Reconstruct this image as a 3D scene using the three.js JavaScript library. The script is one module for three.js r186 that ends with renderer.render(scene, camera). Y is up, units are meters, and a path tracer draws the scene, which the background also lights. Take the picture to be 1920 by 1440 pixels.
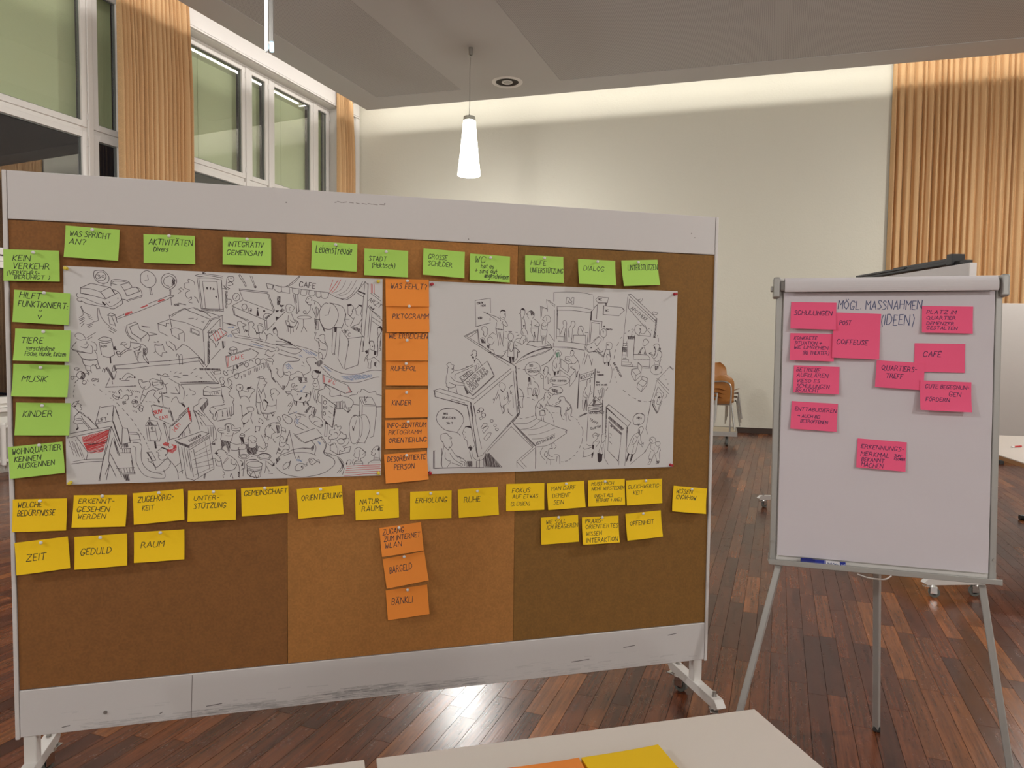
import * as THREE from 'three';
import { mergeGeometries } from 'three/addons/utils/BufferGeometryUtils.js';
import { RoundedBoxGeometry } from 'three/addons/geometries/RoundedBoxGeometry.js';
import { RectAreaLightUniformsLib } from 'three/addons/lights/RectAreaLightUniformsLib.js';

// ---------------------------------------------------------------- camera, sky, exposure
const R = (d) => d * Math.PI / 180;
const EYE = 1.49;
const scene = new THREE.Scene();
scene.background = new THREE.Color(0.004, 0.005, 0.007);          // night outside
const camera = new THREE.PerspectiveCamera(2 * Math.atan(720 / 1340) * 180 / Math.PI, 1920 / 1440, 0.05, 80);
camera.position.set(0, EYE, 0);
camera.rotation.order = 'XYZ';
camera.rotation.set(R(-2.975), 0, R(0.70));
const renderer = new THREE.WebGLRenderer({ antialias: true });
renderer.toneMapping = THREE.LinearToneMapping;
renderer.toneMappingExposure = 1.0;
renderer.shadowMap.enabled = true;
RectAreaLightUniformsLib.init();

// light levels of the lamps the hall has
const PENDANT_CD = 22.5, PENDANT_COL = new THREE.Color(1.0, 0.985, 0.955), SHADE_GLOW = 4.5;
const COVE_NITS = 34, COVE_BACK = new THREE.Color(1.0, 0.965, 0.91), COVE_LEFT = new THREE.Color(0.72, 0.69, 0.66);
const TUBE_COL = new THREE.Color(0.86, 0.94, 1.0);

// ---------------------------------------------------------------- helpers
let seed = 20240611;
const rnd = () => { seed = (seed * 1664525 + 1013904223) >>> 0; return seed / 4294967296; };
const rr = (a, b) => a + (b - a) * rnd();
const V = (x, y, z) => new THREE.Vector3(x, y, z);
const used = new Map();
function numbered(n) { const k = used.get(n) || 0; used.set(n, k + 1); return k ? n + '_' + String(k).padStart(3, '0') : n; }
function flat(g) { const q = g.index ? g.toNonIndexed() : g; for (const k of Object.keys(q.attributes)) if (!['position', 'normal', 'uv', 'color'].includes(k)) q.deleteAttribute(k); return q; }
function join(gs) { return Array.isArray(gs) ? (gs.length > 1 ? mergeGeometries(gs.map(flat)) : gs[0]) : gs; }
function obj(name, gs, mat, parent = scene) {
  const m = new THREE.Mesh(join(gs), mat); m.name = parent === scene ? numbered(name) : name;
  m.castShadow = m.receiveShadow = true; parent.add(m); return m;
}
function tag(o, label, category, group) { o.userData.label = label; o.userData.category = category; if (group) o.userData.group = group; return o; }
function thing(name, label, category, group) { const o = new THREE.Group(); o.name = numbered(name); scene.add(o); return tag(o, label, category, group); }
function struct(name, gs, mat, parent = scene) { const o = obj(name, gs, mat, parent); if (parent === scene) o.userData.kind = 'structure'; return o; }
function structGroup(name) { const o = new THREE.Group(); o.name = numbered(name); o.userData.kind = 'structure'; scene.add(o); return o; }
function box(w, h, d, x = 0, y = 0, z = 0) { const g = new THREE.BoxGeometry(w, h, d); g.translate(x, y, z); return g; }
function span(x0, x1, y0, y1, z0, z1) { return box(x1 - x0, y1 - y0, z1 - z0, (x0 + x1) / 2, (y0 + y1) / 2, (z0 + z1) / 2); }
function rbox(w, h, d, x = 0, y = 0, z = 0, r = 0.004, s = 2) { const g = new RoundedBoxGeometry(w, h, d, s, Math.min(r, w / 2.01, h / 2.01, d / 2.01)); g.translate(x, y, z); return g; }
function rspan(x0, x1, y0, y1, z0, z1, r = 0.004) { return rbox(x1 - x0, y1 - y0, z1 - z0, (x0 + x1) / 2, (y0 + y1) / 2, (z0 + z1) / 2, r); }
function cyl(r0, r1, h, x = 0, y = 0, z = 0, n = 20) { const g = new THREE.CylinderGeometry(r0, r1, h, n); g.translate(x, y, z); return g; }
function rod(a, b, r, n = 10) { const d = b.clone().sub(a), g = new THREE.CylinderGeometry(r, r, d.length(), n); g.applyQuaternion(new THREE.Quaternion().setFromUnitVectors(V(0, 1, 0), d.clone().normalize())); g.translate((a.x + b.x) / 2, (a.y + b.y) / 2, (a.z + b.z) / 2); return g; }
function bar(a, b, w, d, r = 0.003) { const v = b.clone().sub(a), g = new RoundedBoxGeometry(w, v.length(), d, 2, r); g.applyQuaternion(new THREE.Quaternion().setFromUnitVectors(V(0, 1, 0), v.clone().normalize())); g.translate((a.x + b.x) / 2, (a.y + b.y) / 2, (a.z + b.z) / 2); return g; }
function tube(pts, r, n = 24, m = 8, closed = false) { return new THREE.TubeGeometry(new THREE.CatmullRomCurve3(pts, closed), n, r, m, closed); }
function lathe(pts, n = 28) { return new THREE.LatheGeometry(pts.map((p) => new THREE.Vector2(p[0], p[1])), n); }
function std(rgb, rough = 0.6, extra = {}) { return new THREE.MeshStandardMaterial({ color: new THREE.Color().setRGB(...rgb), roughness: rough, ...extra }); }
function canvas(w, h) { const c = document.createElement('canvas'); c.width = w; c.height = h; return [c, c.getContext('2d')]; }
function ctex(c) { const t = new THREE.CanvasTexture(c); t.colorSpace = THREE.SRGBColorSpace; t.anisotropy = 8; return t; }
// tiling value noise, n x m lattice, as a function of u,v in 0..1
function noise2(n, m) { const a = Array.from({ length: n * m }, () => rnd()); const f = (t) => t * t * (3 - 2 * t);
  return (u, v) => { const x = (u - Math.floor(u)) * n, y = (v - Math.floor(v)) * m, i = Math.floor(x) % n, j = Math.floor(y) % m, i1 = (i + 1) % n, j1 = (j + 1) % m, s = f(x - Math.floor(x)), t = f(y - Math.floor(y));
    return (a[j * n + i] * (1 - s) + a[j * n + i1] * s) * (1 - t) + (a[j1 * n + i] * (1 - s) + a[j1 * n + i1] * s) * t; }; }
function dataTex(w, h, fn, srgb = true) { const d = new Uint8Array(w * h * 4); for (let j = 0; j < h; j++) for (let i = 0; i < w; i++) { const c = fn(i / w, j / h), k = (j * w + i) * 4, a = Array.isArray(c) ? c : [c, c, c]; for (let q = 0; q < 3; q++) d[k + q] = Math.max(0, Math.min(255, Math.round(a[q] * 255))); d[k + 3] = 255; }
  const t = new THREE.DataTexture(d, w, h); t.wrapS = t.wrapT = THREE.RepeatWrapping; t.magFilter = THREE.LinearFilter; t.minFilter = THREE.LinearMipmapLinearFilter; t.generateMipmaps = true; if (srgb) t.colorSpace = THREE.SRGBColorSpace; t.needsUpdate = true; return t; }
function uvPlanar(g, ax, ay, s = 1) { const p = g.attributes.position, u = new Float32Array(p.count * 2); for (let i = 0; i < p.count; i++) { u[2 * i] = p.getComponent(i, ax) * s; u[2 * i + 1] = p.getComponent(i, ay) * s; } g.setAttribute('uv', new THREE.BufferAttribute(u, 2)); return g; }
function paint(g, rgb) { const n = g.attributes.position.count, c = new Float32Array(n * 3); for (let i = 0; i < n; i++) c.set(rgb, i * 3); g.setAttribute('color', new THREE.BufferAttribute(c, 3)); return g; }

// frames of the hall: left (window) wall and back wall, both measured from their common corner
const CORNER = V(-3.188, 0, -14.854);
const LEFT_TURN = R(69.5), BACK_TURN = R(-16);
const LU = V(Math.sin(R(20.5)), 0, -Math.cos(R(20.5))), LN = V(Math.cos(R(20.5)), 0, Math.sin(R(20.5)));
const BU = V(Math.cos(R(16)), 0, Math.sin(R(16))), BN = V(-Math.sin(R(16)), 0, Math.cos(R(16)));
const hall = (b, s, y) => CORNER.clone().addScaledVector(LN, b).addScaledVector(LU, -s).setY(y);     // b from the window wall, s from the back corner
const onBack = (t, d, y) => CORNER.clone().addScaledVector(BU, t).addScaledVector(BN, d).setY(y);
const CEIL = 6.1, ROOF = 6.75, GAP = 0.45, WIDTH = 15.5, DEPTH = 25;

// ---------------------------------------------------------------- materials
const mottle = noise2(24, 24), fine = noise2(128, 128), coarse = noise2(6, 6);
const plasterBump = dataTex(512, 512, (u, v) => 0.5 * fine(u, v) + 0.35 * noiseMid(u, v) + 0.15 * mottle(u, v), false);
function noiseMid(u, v) { return (noiseMid.f ||= noise2(56, 56))(u, v); }
const M = {
  wall: std([0.69, 0.665, 0.565], 0.9, { bumpMap: plasterBump, bumpScale: 0.002 }),
  wallWhite: std([0.80, 0.78, 0.72], 0.9),
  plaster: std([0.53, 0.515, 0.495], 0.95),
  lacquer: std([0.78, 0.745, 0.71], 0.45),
  frameWhite: std([0.80, 0.765, 0.72], 0.35),
  boardWhite: std([0.70, 0.665, 0.65], 0.5),
  metalWhite: std([0.72, 0.69, 0.66], 0.35),
  metalGrey: std([0.42, 0.41, 0.39], 0.4, { metalness: 0.25 }),
  chrome: std([0.62, 0.62, 0.61], 0.22, { metalness: 1 }),
  steel: std([0.46, 0.45, 0.43], 0.35, { metalness: 0.9 }),
  black: std([0.012, 0.012, 0.013], 0.45),
  rubber: std([0.035, 0.035, 0.034], 0.7),
  rubberGrey: std([0.16, 0.17, 0.155], 0.7),
  darkWood: std([0.045, 0.024, 0.015], 0.5),
  laminate: std([0.80, 0.73, 0.66], 0.4),
  beech: std([0.46, 0.24, 0.09], 0.45),
  glass: new THREE.MeshPhysicalMaterial({ color: 0xffffff, roughness: 0.0, transmission: 1, thickness: 0, ior: 1.95 }),
  blind: std([0.58, 0.66, 0.40], 0.85),
  paper: std([0.72, 0.68, 0.70], 0.85),
  frosted: std([0.72, 0.74, 0.66], 0.4),
  opal: new THREE.MeshPhysicalMaterial({ color: new THREE.Color().setRGB(0.86, 0.87, 0.82), roughness: 0.35, emissive: new THREE.Color(1.0, 0.97, 0.88), emissiveIntensity: SHADE_GLOW, side: THREE.DoubleSide }),
};
{ const w = M.wall.bumpMap; w.repeat.set(1, 1); }

// ---------------------------------------------------------------- the hall: walls, ceiling, windows
function wallUV(g) { return uvPlanar(g, 0, 1, 0.5); }
{
  const back = struct('wall_back', wallUV(flat(span(-0.4, 17.2, 0, ROOF, -0.3, 0))), M.wall); back.position.copy(CORNER); back.rotation.y = BACK_TURN;
  const bb = struct('baseboard_back', rspan(0.02, 16.9, 0, 0.10, 0, 0.018, 0.003), M.darkWood); bb.position.copy(CORNER); bb.rotation.y = BACK_TURN;
}
const BAY1 = [5.47, 9.6], BAY2 = [0.78, 4.62], SILL = 0.72, HEAD = 6.06;
{
  const s = new THREE.Shape([[0.3, 0], [0.3, ROOF], [-DEPTH - 0.3, ROOF], [-DEPTH - 0.3, 0]].map((p) => new THREE.Vector2(...p)));
  for (const [a, b] of [BAY1, BAY2, [10.6, 14.6], [15.6, 19.6]]) s.holes.push(new THREE.Path([[-b, SILL], [-a, SILL], [-a, HEAD], [-b, HEAD]].map((p) => new THREE.Vector2(...p))));
  const g = new THREE.ExtrudeGeometry(s, { depth: 0.34, bevelEnabled: false }); g.translate(0, 0, -0.34);
  const w = struct('wall_left', g, M.wallWhite); w.position.copy(CORNER); w.rotation.y = LEFT_TURN;
  // blind box above the windows: a boxed lintel with two fine grooves along its face
  const t = structGroup('trim_1'); t.position.copy(CORNER); t.rotation.y = LEFT_TURN;
  obj('lintel_board', rspan(-DEPTH + 0.2, -0.06, 6.105, 6.36, 0.002, 0.05, 0.004), M.lacquer, t);
  obj('lintel_bead', rspan(-DEPTH + 0.2, -0.06, 6.070, 6.098, 0.002, 0.056, 0.004), M.lacquer, t);
  obj('lintel_cap', rspan(-DEPTH + 0.2, -0.06, 6.368, 6.40, 0.002, 0.066, 0.004), M.lacquer, t);
  const p = struct('trim_2', rspan(-0.17, -0.03, 0, ROOF - 0.01, 0.002, 0.035, 0.004), M.lacquer); p.position.copy(CORNER); p.rotation.y = LEFT_TURN;
}
{
  const right = struct('wall_right', box(0.3, ROOF, DEPTH + 3), M.wallWhite); right.position.copy(hall(WIDTH + 0.15, DEPTH / 2 - 0.8, ROOF / 2)); right.rotation.y = R(-20.5);
  const rear = struct('wall_rear', box(WIDTH + 1, ROOF, 0.3), M.wallWhite); rear.position.copy(hall(WIDTH / 2, DEPTH + 0.15, ROOF / 2)); rear.rotation.y = R(-20.5);
}
// windows: each bay has three rows of casements on mullions, panes of night-dark glass, green blinds outside the top row
const ROWS = [[0.76, 2.40], [2.46, 4.16], [4.20, 6.02]];
function casement(parent, s0, s1, y0, y1, z, fw = 0.075) {
  const g = [rspan(-s1, -s1 + fw, y0, y1, z, z + 0.06, 0.006), rspan(-s0 - fw, -s0, y0, y1, z, z + 0.06, 0.006), rspan(-s1 + fw, -s0 - fw, y0, y0 + fw, z, z + 0.06, 0.006), rspan(-s1 + fw, -s0 - fw, y1 - fw, y1, z, z + 0.06, 0.006)];
  const c = obj('casement', g, M.frameWhite, parent);
  obj('glazing_bead', [span(-s1 + fw, -s1 + fw + 0.012, y0 + fw, y1 - fw, z + 0.005, z + 0.03), span(-s0 - fw - 0.012, -s0 - fw, y0 + fw, y1 - fw, z + 0.005, z + 0.03), span(-s1 + fw, -s0 - fw, y0 + fw, y0 + fw + 0.012, z + 0.005, z + 0.03), span(-s1 + fw, -s0 - fw, y1 - fw - 0.012, y1 - fw, z + 0.005, z + 0.03)], M.rubberGrey, c);
  obj('pane', span(-s1 + fw, -s0 - fw, y0 + fw, y1 - fw, z + 0.014, z + 0.018), M.glass, c);
  return c;
}
function windowBay(name, bay, posts, dark) {
  const w = structGroup(name); w.position.copy(CORNER); w.rotation.y = LEFT_TURN;
  const [a, b] = bay, zf = -0.20;
  obj('window_frame', [span(-b + 0.004, -a - 0.004, HEAD - 0.045, HEAD - 0.004, zf - 0.04, zf + 0.03), span(-b + 0.004, -a - 0.004, SILL + 0.004, SILL + 0.045, zf - 0.04, zf + 0.03), span(-b + 0.004, -b + 0.05, SILL + 0.045, HEAD - 0.045, zf - 0.04, zf + 0.03), span(-a - 0.05, -a - 0.004, SILL + 0.045, HEAD - 0.045, zf - 0.04, zf + 0.03)], M.frameWhite, w);
  const edges = [a + 0.05, ...posts, b - 0.05];
  for (const p of posts) obj('mullion', rspan(-p - 0.04, -p + 0.04, SILL + 0.045, HEAD - 0.045, zf - 0.04, zf + 0.075, 0.012), M.frameWhite, w);
  for (const y of [2.43, 4.18]) obj('transom', rspan(-b + 0.05, -a - 0.05, y - 0.03, y + 0.03, zf - 0.05, zf + 0.022, 0.004), M.frameWhite, w);
  for (let i = 0; i + 1 < edges.length; i++) ROWS.forEach(([y0, y1], r) => {
    const e0 = edges[i] + (i ? 0.043 : 0.002), e1 = edges[i + 1] - (i + 2 < edges.length ? 0.043 : 0.002);
    const c = casement(w, e0, e1, y0 + 0.008, y1 - 0.008, zf);
    obj('hinge', [rspan(-e0 - 0.012, -e0 + 0.012, y0 + 0.10, y0 + 0.19, zf + 0.055, zf + 0.072, 0.004), rspan(-e0 - 0.012, -e0 + 0.012, y1 - 0.19, y1 - 0.10, zf + 0.055, zf + 0.072, 0.004)], M.metalWhite, c);
    if (r === 2 && !dark.includes(i)) obj('blind', [span(-e1 + 0.01, -e0 - 0.01, y0 + 0.01, y1 - 0.01, zf - 0.125, zf - 0.12), span(-e1 * 0.6 - e0 * 0.4 - 0.006, -e1 * 0.6 - e0 * 0.4 + 0.006, y0 + 0.01, y1 - 0.01, zf - 0.12, zf - 0.114)], M.blind, w);
  });
  obj('window_sill', rspan(-b + 0.01, -a - 0.01, SILL - 0.03, SILL + 0.002, -0.16, 0.06, 0.006), M.frameWhite, w);
}
windowBay('window_1', BAY1, [6.0, 7.95, 8.5], []);
windowBay('window_2', BAY2, [1.30, 2.56, 3.12], []);

// ceiling: plasterboard field with sunk perforated panels, stopping short of the walls so the cove lamps above it wash them
const back_s = (b) => -0.0787 * b;                                  // where the back wall runs, seen along the hall
const PANELS = [[1.0, 2.67], [4.49, 14.5]];
const perf = dataTex(128, 128, (u, v) => { const f = (t) => t * 8 - Math.floor(t * 8) - 0.5; return Math.hypot(f(u), f(v)) < 0.22 ? 0.66 : 0.95; });
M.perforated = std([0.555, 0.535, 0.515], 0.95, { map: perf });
{
  const c = structGroup('ceiling');
  const poly = (pts) => new THREE.Shape(pts.map(([b, s]) => { const p = hall(b, s, 0); return new THREE.Vector2(p.x, -p.z); }));
  const edge = GAP / Math.cos(R(4.5));
  const field = poly([[GAP, back_s(GAP) + edge], [WIDTH - GAP, back_s(WIDTH - GAP) + edge], [WIDTH - GAP, DEPTH - 0.02], [GAP, DEPTH - 0.02]]);
  for (const [b0, b1] of PANELS) field.holes.push(new THREE.Path([[b0, back_s(b0) + 1.05], [b1, back_s(b1) + 1.05], [b1, DEPTH - 1.2], [b0, DEPTH - 1.2]].map(([b, s]) => { const p = hall(b, s, 0); return new THREE.Vector2(p.x, -p.z); })));
  { const h = new THREE.Path(); h.absarc(-0.148, 12.722, 0.206, 0, Math.PI * 2, true); field.holes.push(h); }   // opening of the air outlet
  const g = new THREE.ExtrudeGeometry(field, { depth: 0.06, bevelEnabled: false }); g.rotateX(-Math.PI / 2); g.translate(0, CEIL, 0);
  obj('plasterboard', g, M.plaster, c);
  for (const [b0, b1] of PANELS) {
    const s = poly([[b0 - 0.02, back_s(b0) + 1.03], [b1 + 0.02, back_s(b1) + 1.03], [b1 + 0.02, DEPTH - 1.18], [b0 - 0.02, DEPTH - 1.18]]);
    const q = new THREE.ExtrudeGeometry(s, { depth: 0.012, bevelEnabled: false }); q.rotateX(-Math.PI / 2); q.rotateY(R(20.5)); uvPlanar(q, 0, 2, 1 / 0.2); q.rotateY(R(-20.5)); q.translate(0, CEIL + 0.008, 0);
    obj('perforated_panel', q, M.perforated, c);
  }
  const r = new THREE.ExtrudeGeometry(poly([[-0.4, -2], [WIDTH + 0.4, -2.4], [WIDTH + 0.4, DEPTH + 0.4], [-0.4, DEPTH + 0.4]]), { depth: 0.2, bevelEnabled: false }); r.rotateX(-Math.PI / 2); r.translate(0, ROOF, 0);
  struct('ceiling_upper', r, M.wallWhite);
}

// parquet: hardwood strips laid along the hall, each strip a piece; the largest in view are parts, the rest one stuff part
{
  const grainA = noise2(40, 5), grainB = noise2(90, 9), grainC = noise2(9, 3), pore = noise2(200, 24);
  const grain = dataTex(512, 1024, (u, v) => { const w = u + 0.035 * grainC(u, v); const k = 0.62 + 0.20 * grainA(w, v) + 0.14 * grainB(w, v) + 0.22 * grainC(u, v) - 0.06 - 0.10 * (pore(u, v) > 0.74 ? 1 : 0); return [k, k * 0.97, k * 0.95]; });
  const rough = dataTex(256, 256, (u, v) => 0.80 + 0.20 * mottle(u, v) * fine(u, v) + 0.1 * coarse(u, v), false);
  const relief = dataTex(256, 512, (u, v) => 0.45 * grainB(u, v) + 0.55 * grainC(u, v), false);
  M.parquet = new THREE.MeshStandardMaterial({ color: 0xffffff, vertexColors: true, map: grain, roughness: 0.28, roughnessMap: rough, bumpMap: relief, bumpScale: 0.0002 });
  const W = 0.078, L = 0.68, TONES = [[0.205, 0.082, 0.040], [0.165, 0.064, 0.032], [0.245, 0.105, 0.048], [0.130, 0.049, 0.027], [0.30, 0.135, 0.058], [0.190, 0.074, 0.034], [0.40, 0.19, 0.078], [0.150, 0.060, 0.034], [0.225, 0.090, 0.040], [0.115, 0.045, 0.027]];
  const strip = (tone, k) => { const w = W - 0.0007, l = L - 0.0007, c = 0.0005, g = new THREE.BufferGeometry(); const p = [], n = []; const q = (a, b, d, e) => { for (const t of [a, b, d, a, d, e]) p.push(...t); };
    const A = [-w / 2 + c, 0, -l / 2 + c], B = [w / 2 - c, 0, -l / 2 + c], C = [w / 2 - c, 0, l / 2 - c], D = [-w / 2 + c, 0, l / 2 - c], a = [-w / 2, -0.004, -l / 2], b = [w / 2, -0.004, -l / 2], d = [w / 2, -0.004, l / 2], e = [-w / 2, -0.004, l / 2];
    q(D, C, B, A); q(B, b, a, A); q(C, d, b, B); q(D, e, d, C); q(A, a, e, D);
    g.setAttribute('position', new THREE.Float32BufferAttribute(p, 3)); g.computeVertexNormals(); const u = []; for (let i = 0; i < p.length; i += 3) u.push((p[i] + W / 2) * 1.9 + k * 0.173, (p[i + 2] + L / 2) * 0.9 + k * 0.291);
    g.setAttribute('uv', new THREE.Float32BufferAttribute(u, 2)); return paint(g, tone); };
  const kinds = []; for (let k = 0; k < 40; k++) { const t = TONES[k % TONES.length], f = 0.78 + 0.36 * rnd(); kinds.push(strip(t.map((c, q) => c * f * [0.95, 0.70, 0.50][q]), k)); }
  const floor = structGroup('floor');
  const base = new THREE.ExtrudeGeometry(new THREE.Shape([[-0.3, -1.6], [WIDTH + 0.3, -1.9], [WIDTH + 0.3, DEPTH + 0.3], [-0.3, DEPTH + 0.3]].map(([b, s]) => { const p = hall(b, s, 0); return new THREE.Vector2(p.x, -p.z); })), { depth: 0.1, bevelEnabled: false });
  base.rotateX(-Math.PI / 2); base.translate(0, -0.1031, 0); obj('underfloor', base, std([0.03, 0.014, 0.009], 0.8), floor);
  // the wide view of the floor: a strip counts by the size it shows from where the picture was taken, if no board hides it
  camera.updateMatrixWorld(); camera.updateProjectionMatrix();
  const hidden = (x, y) => (x > 5 && x < 1330 && y < 1384 - 0.1137 * (x - 30) && y > 300) || (x > 1440 && x < 1850 && y < 1046 + 0.1 * (x - 1440)) || y > 1420 - 0.129 * (x - 703) && x < 1420;
  const all = []; const rows = Math.ceil(WIDTH / W);
  for (let i = 0; i < rows; i++) { const off = rnd() * L; for (let s = -1.4 + off - L; s < DEPTH + L; s += L) { const b = (i + 0.5) * W; if (s - L / 2 < back_s(b) - 0.02 || s + L / 2 > DEPTH + 0.1) { if (s + L / 2 < back_s(b)) continue; }
    const p = hall(b, s, 0), v = p.clone().project(camera), x = (v.x + 1) * 960, y = (1 - v.y) * 720, d = -p.z;
    const ok = d > 1.2 && x > 0 && x < 1920 && y < 1440 && !hidden(x, y);
    all.push({ p, k: Math.floor(rnd() * kinds.length), size: ok ? 1 / (d * d * d) : 0 }); } }
  all.sort((a, b) => b.size - a.size);
  const rest = [], T = R(-20.5);
  all.forEach((a, i) => {
    if (i < 300 && a.size > 0) { const m = obj('plank', kinds[a.k], M.parquet, floor); m.position.copy(a.p); m.rotation.y = T; }
    else { const g = kinds[a.k].clone(); g.rotateY(T); g.translate(a.p.x, 0, a.p.z); rest.push(g); }
  });
  const m = obj('planking', rest, M.parquet, floor); m.userData.kind = 'stuff';
}

// ---------------------------------------------------------------- lamps
// opal glass cone pendants in two rows; one hangs in view, the others are over and behind the camera
function pendant(x, z, label) {
  const t = thing('pendant_lamp', label, 'pendant lamp', 'opal cone pendants of the hall'); t.position.set(x, CEIL, z);
  obj('ceiling_canopy', rodless(), M.steel, t);
  obj('cord', tube([V(0, -0.11, 0), V(-0.012, -0.35, 0), V(-0.010, -0.7, 0), V(-0.016, -1.05, 0)], 0.0045, 20, 6), M.steel, t);
  const sh = obj('lamp_shade', lathe([[0.0955, -0.065], [0.098, -0.09], [0.118, -0.30], [0.145, -0.58], [0.170, -0.80], [0.180, -0.895], [0.176, -0.899], [0.165, -0.80], [0.140, -0.58], [0.113, -0.30], [0.092, -0.09], [0.0895, -0.065], [0.0955, -0.065]], 40), M.opal, t); sh.position.set(-0.012, -1.045, 0);
  obj('shade_collar', lathe([[0.0955, -0.064], [0.0915, -0.012], [0.087, -0.002], [0.02, 0.002], [0.02, -0.006], [0.084, -0.010], [0.0895, -0.064], [0.0955, -0.064]], 40), M.frosted, t).position.set(-0.012, -1.045, 0);
  obj('bulb_holder', [cyl(0.03, 0.03, 0.09, -0.012, -1.09, 0), cyl(0.012, 0.018, 0.04, -0.012, -1.035, 0)], M.steel, t);
  const o = new THREE.PointLight(PENDANT_COL, PENDANT_CD, 0, 2); o.position.set(-0.012, -1.975, 0); o.castShadow = true; o.shadow.radius = 6; o.name = 'shade_light'; t.add(o);   // the glow of the opal glass to all sides
  return t;
}
function rodless() { return [cyl(0.036, 0.036, 0.112, 0, -0.056, 0, 24), cyl(0.012, 0.03, 0.02, 0, -0.122, 0, 16)]; }
pendant(-0.70, -11.31, 'white cone-shaped glass pendant lamp hanging before the plain back wall');
pendant(-2.98, -5.22, 'white cone-shaped pendant lamp behind the large pinboard');
pendant(-5.25, 0.87, 'white cone-shaped pendant lamp near the windows left of the pinboard');
pendant(7.13, -8.38, 'white cone-shaped pendant lamp in front of the long back curtain');
pendant(4.85, -2.29, 'white cone-shaped pendant lamp right of the flipchart');
pendant(2.57, 3.80, 'white cone-shaped pendant lamp facing the pinboard and flipchart');

pendant(-7.53, 6.96, 'white cone-shaped pendant lamp over the rear of the hall by the windows');
pendant(0.29, 9.89, 'white cone-shaped pendant lamp over the rear right of the hall');

// strip lamps lying on the ceiling's rim, shining through the gap onto walls and curtains
function strips(n, at, dir, inward, turnLight, len, colour, where) {
  for (let i = 0; i < n; i++) {
    const t = thing('strip_lamp', 'white fluorescent strip lamp hidden above the ceiling rim ' + where, 'strip lamp', 'strip lamps ' + where);
    const c = at(i); t.position.copy(c); t.rotation.y = turnLight;
    obj('batten', rspan(-len / 2 + 0.02, len / 2 - 0.02, -0.085, -0.03, -0.025, 0.025, 0.004), M.metalWhite, t);
    const g = cyl(0.013, 0.013, len - 0.08, 0, 0, 0, 12); g.rotateZ(Math.PI / 2);
    obj('lamp_tube', g, new THREE.MeshStandardMaterial({ color: 0xffffff, emissive: colour, emissiveIntensity: 5 }), t);
    for (const q of [-1, 1]) obj('lamp_holder', box(0.025, 0.06, 0.035, q * (len / 2 - 0.03), -0.01, 0), M.metalWhite, t);
    const l = new THREE.RectAreaLight(colour, COVE_NITS, len, 0.03); l.position.copy(c).addScaledVector(inward, 0.02); l.lookAt(l.position.clone().addScaledVector(inward, 1).add(V(0, -0.25, 0))); l.name = 'strip_light'; scene.add(l);
  }
}
const RIM = GAP + 0.16, TUBE_Y = CEIL + 0.06 + 0.125;
strips(10, (i) => onBack(0.9 + 1.5 * i + 0.02, RIM, TUBE_Y), BU, BN.clone().negate(), BACK_TURN, 1.5, COVE_BACK, 'along the back wall');
strips(12, (i) => hall(RIM, 1.45 + 1.5 * i, TUBE_Y), LU, LN.clone().negate(), LEFT_TURN, 1.5, COVE_LEFT, 'along the window wall');

// upright fluorescent fitting hanging from the ceiling by the windows
{
  const t = thing('tube_lamp', 'upright bare fluorescent tube lamp with clear end cap hanging by the windows', 'tube lamp'); t.position.set(-2.355, 4.28, -7.0);
  obj('lamp_tube', cyl(0.013, 0.013, 1.46, -0.038, 0.75, 0, 16), new THREE.MeshStandardMaterial({ color: 0xffffff, emissive: TUBE_COL, emissiveIntensity: 7 }), t);
  obj('reflector', [rspan(-0.02, -0.014, 0.03, 1.5, -0.02, 0.02, 0.002)], M.lacquer, t);
  obj('housing', [rspan(-0.008, 0.034, 0.10, 1.75, -0.018, 0.018, 0.004), rspan(0.0, 0.006, 0.10, 1.75, 0.018, 0.021, 0.001), rspan(0.016, 0.022, 0.10, 1.75, 0.018, 0.021, 0.001)], M.metalGrey, t);
  obj('end_cap', [rspan(-0.046, -0.03, -0.002, 0.022, -0.014, 0.014, 0.004), rspan(-0.03, 0.0, 0.075, 0.10, -0.012, 0.012, 0.004)], M.metalWhite, t);
  obj('clear_end', rspan(-0.004, 0.036, 0.0, 0.098, -0.016, 0.016, 0.012), new THREE.MeshPhysicalMaterial({ color: new THREE.Color().setRGB(0.6, 0.85, 1), roughness: 0.15, emissive: new THREE.Color(0.55, 0.85, 1.0), emissiveIntensity: 1.0 }), t);
  obj('suspension', rod(V(0.012, 1.75, 0), V(0.012, CEIL - 4.28, 0), 0.003), M.steel, t);
  const l = new THREE.RectAreaLight(TUBE_COL, 7, 0.026, 1.46); l.position.set(-2.393, 5.03, -6.984); l.lookAt(-2.393, 5.03, 0); l.name = 'tube_light'; scene.add(l);
}

// round supply-air outlet
{
  const t = thing('ceiling_vent', 'round white air outlet with dark ring in the ceiling', 'vent'); t.position.set(-0.148, CEIL, -12.722);
  obj('flange', lathe([[0.20, -0.002], [0.215, -0.018], [0.262, -0.012], [0.272, 0.0]], 40), M.lacquer, t);
  obj('throat', lathe([[0.21, -0.003], [0.17, 0.055], [0.0, 0.057]], 36), std([0.10, 0.09, 0.08], 0.7), t);
  obj('ring', lathe([[0.06, -0.006], [0.088, -0.014], [0.098, -0.006], [0.092, 0.01], [0.062, 0.01], [0.06, -0.006]], 32), M.lacquer, t);
  obj('core', lathe([[0.0, -0.010], [0.05, -0.008], [0.056, 0.004], [0.0, 0.006]], 28), M.metalGrey, t);
}

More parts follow.
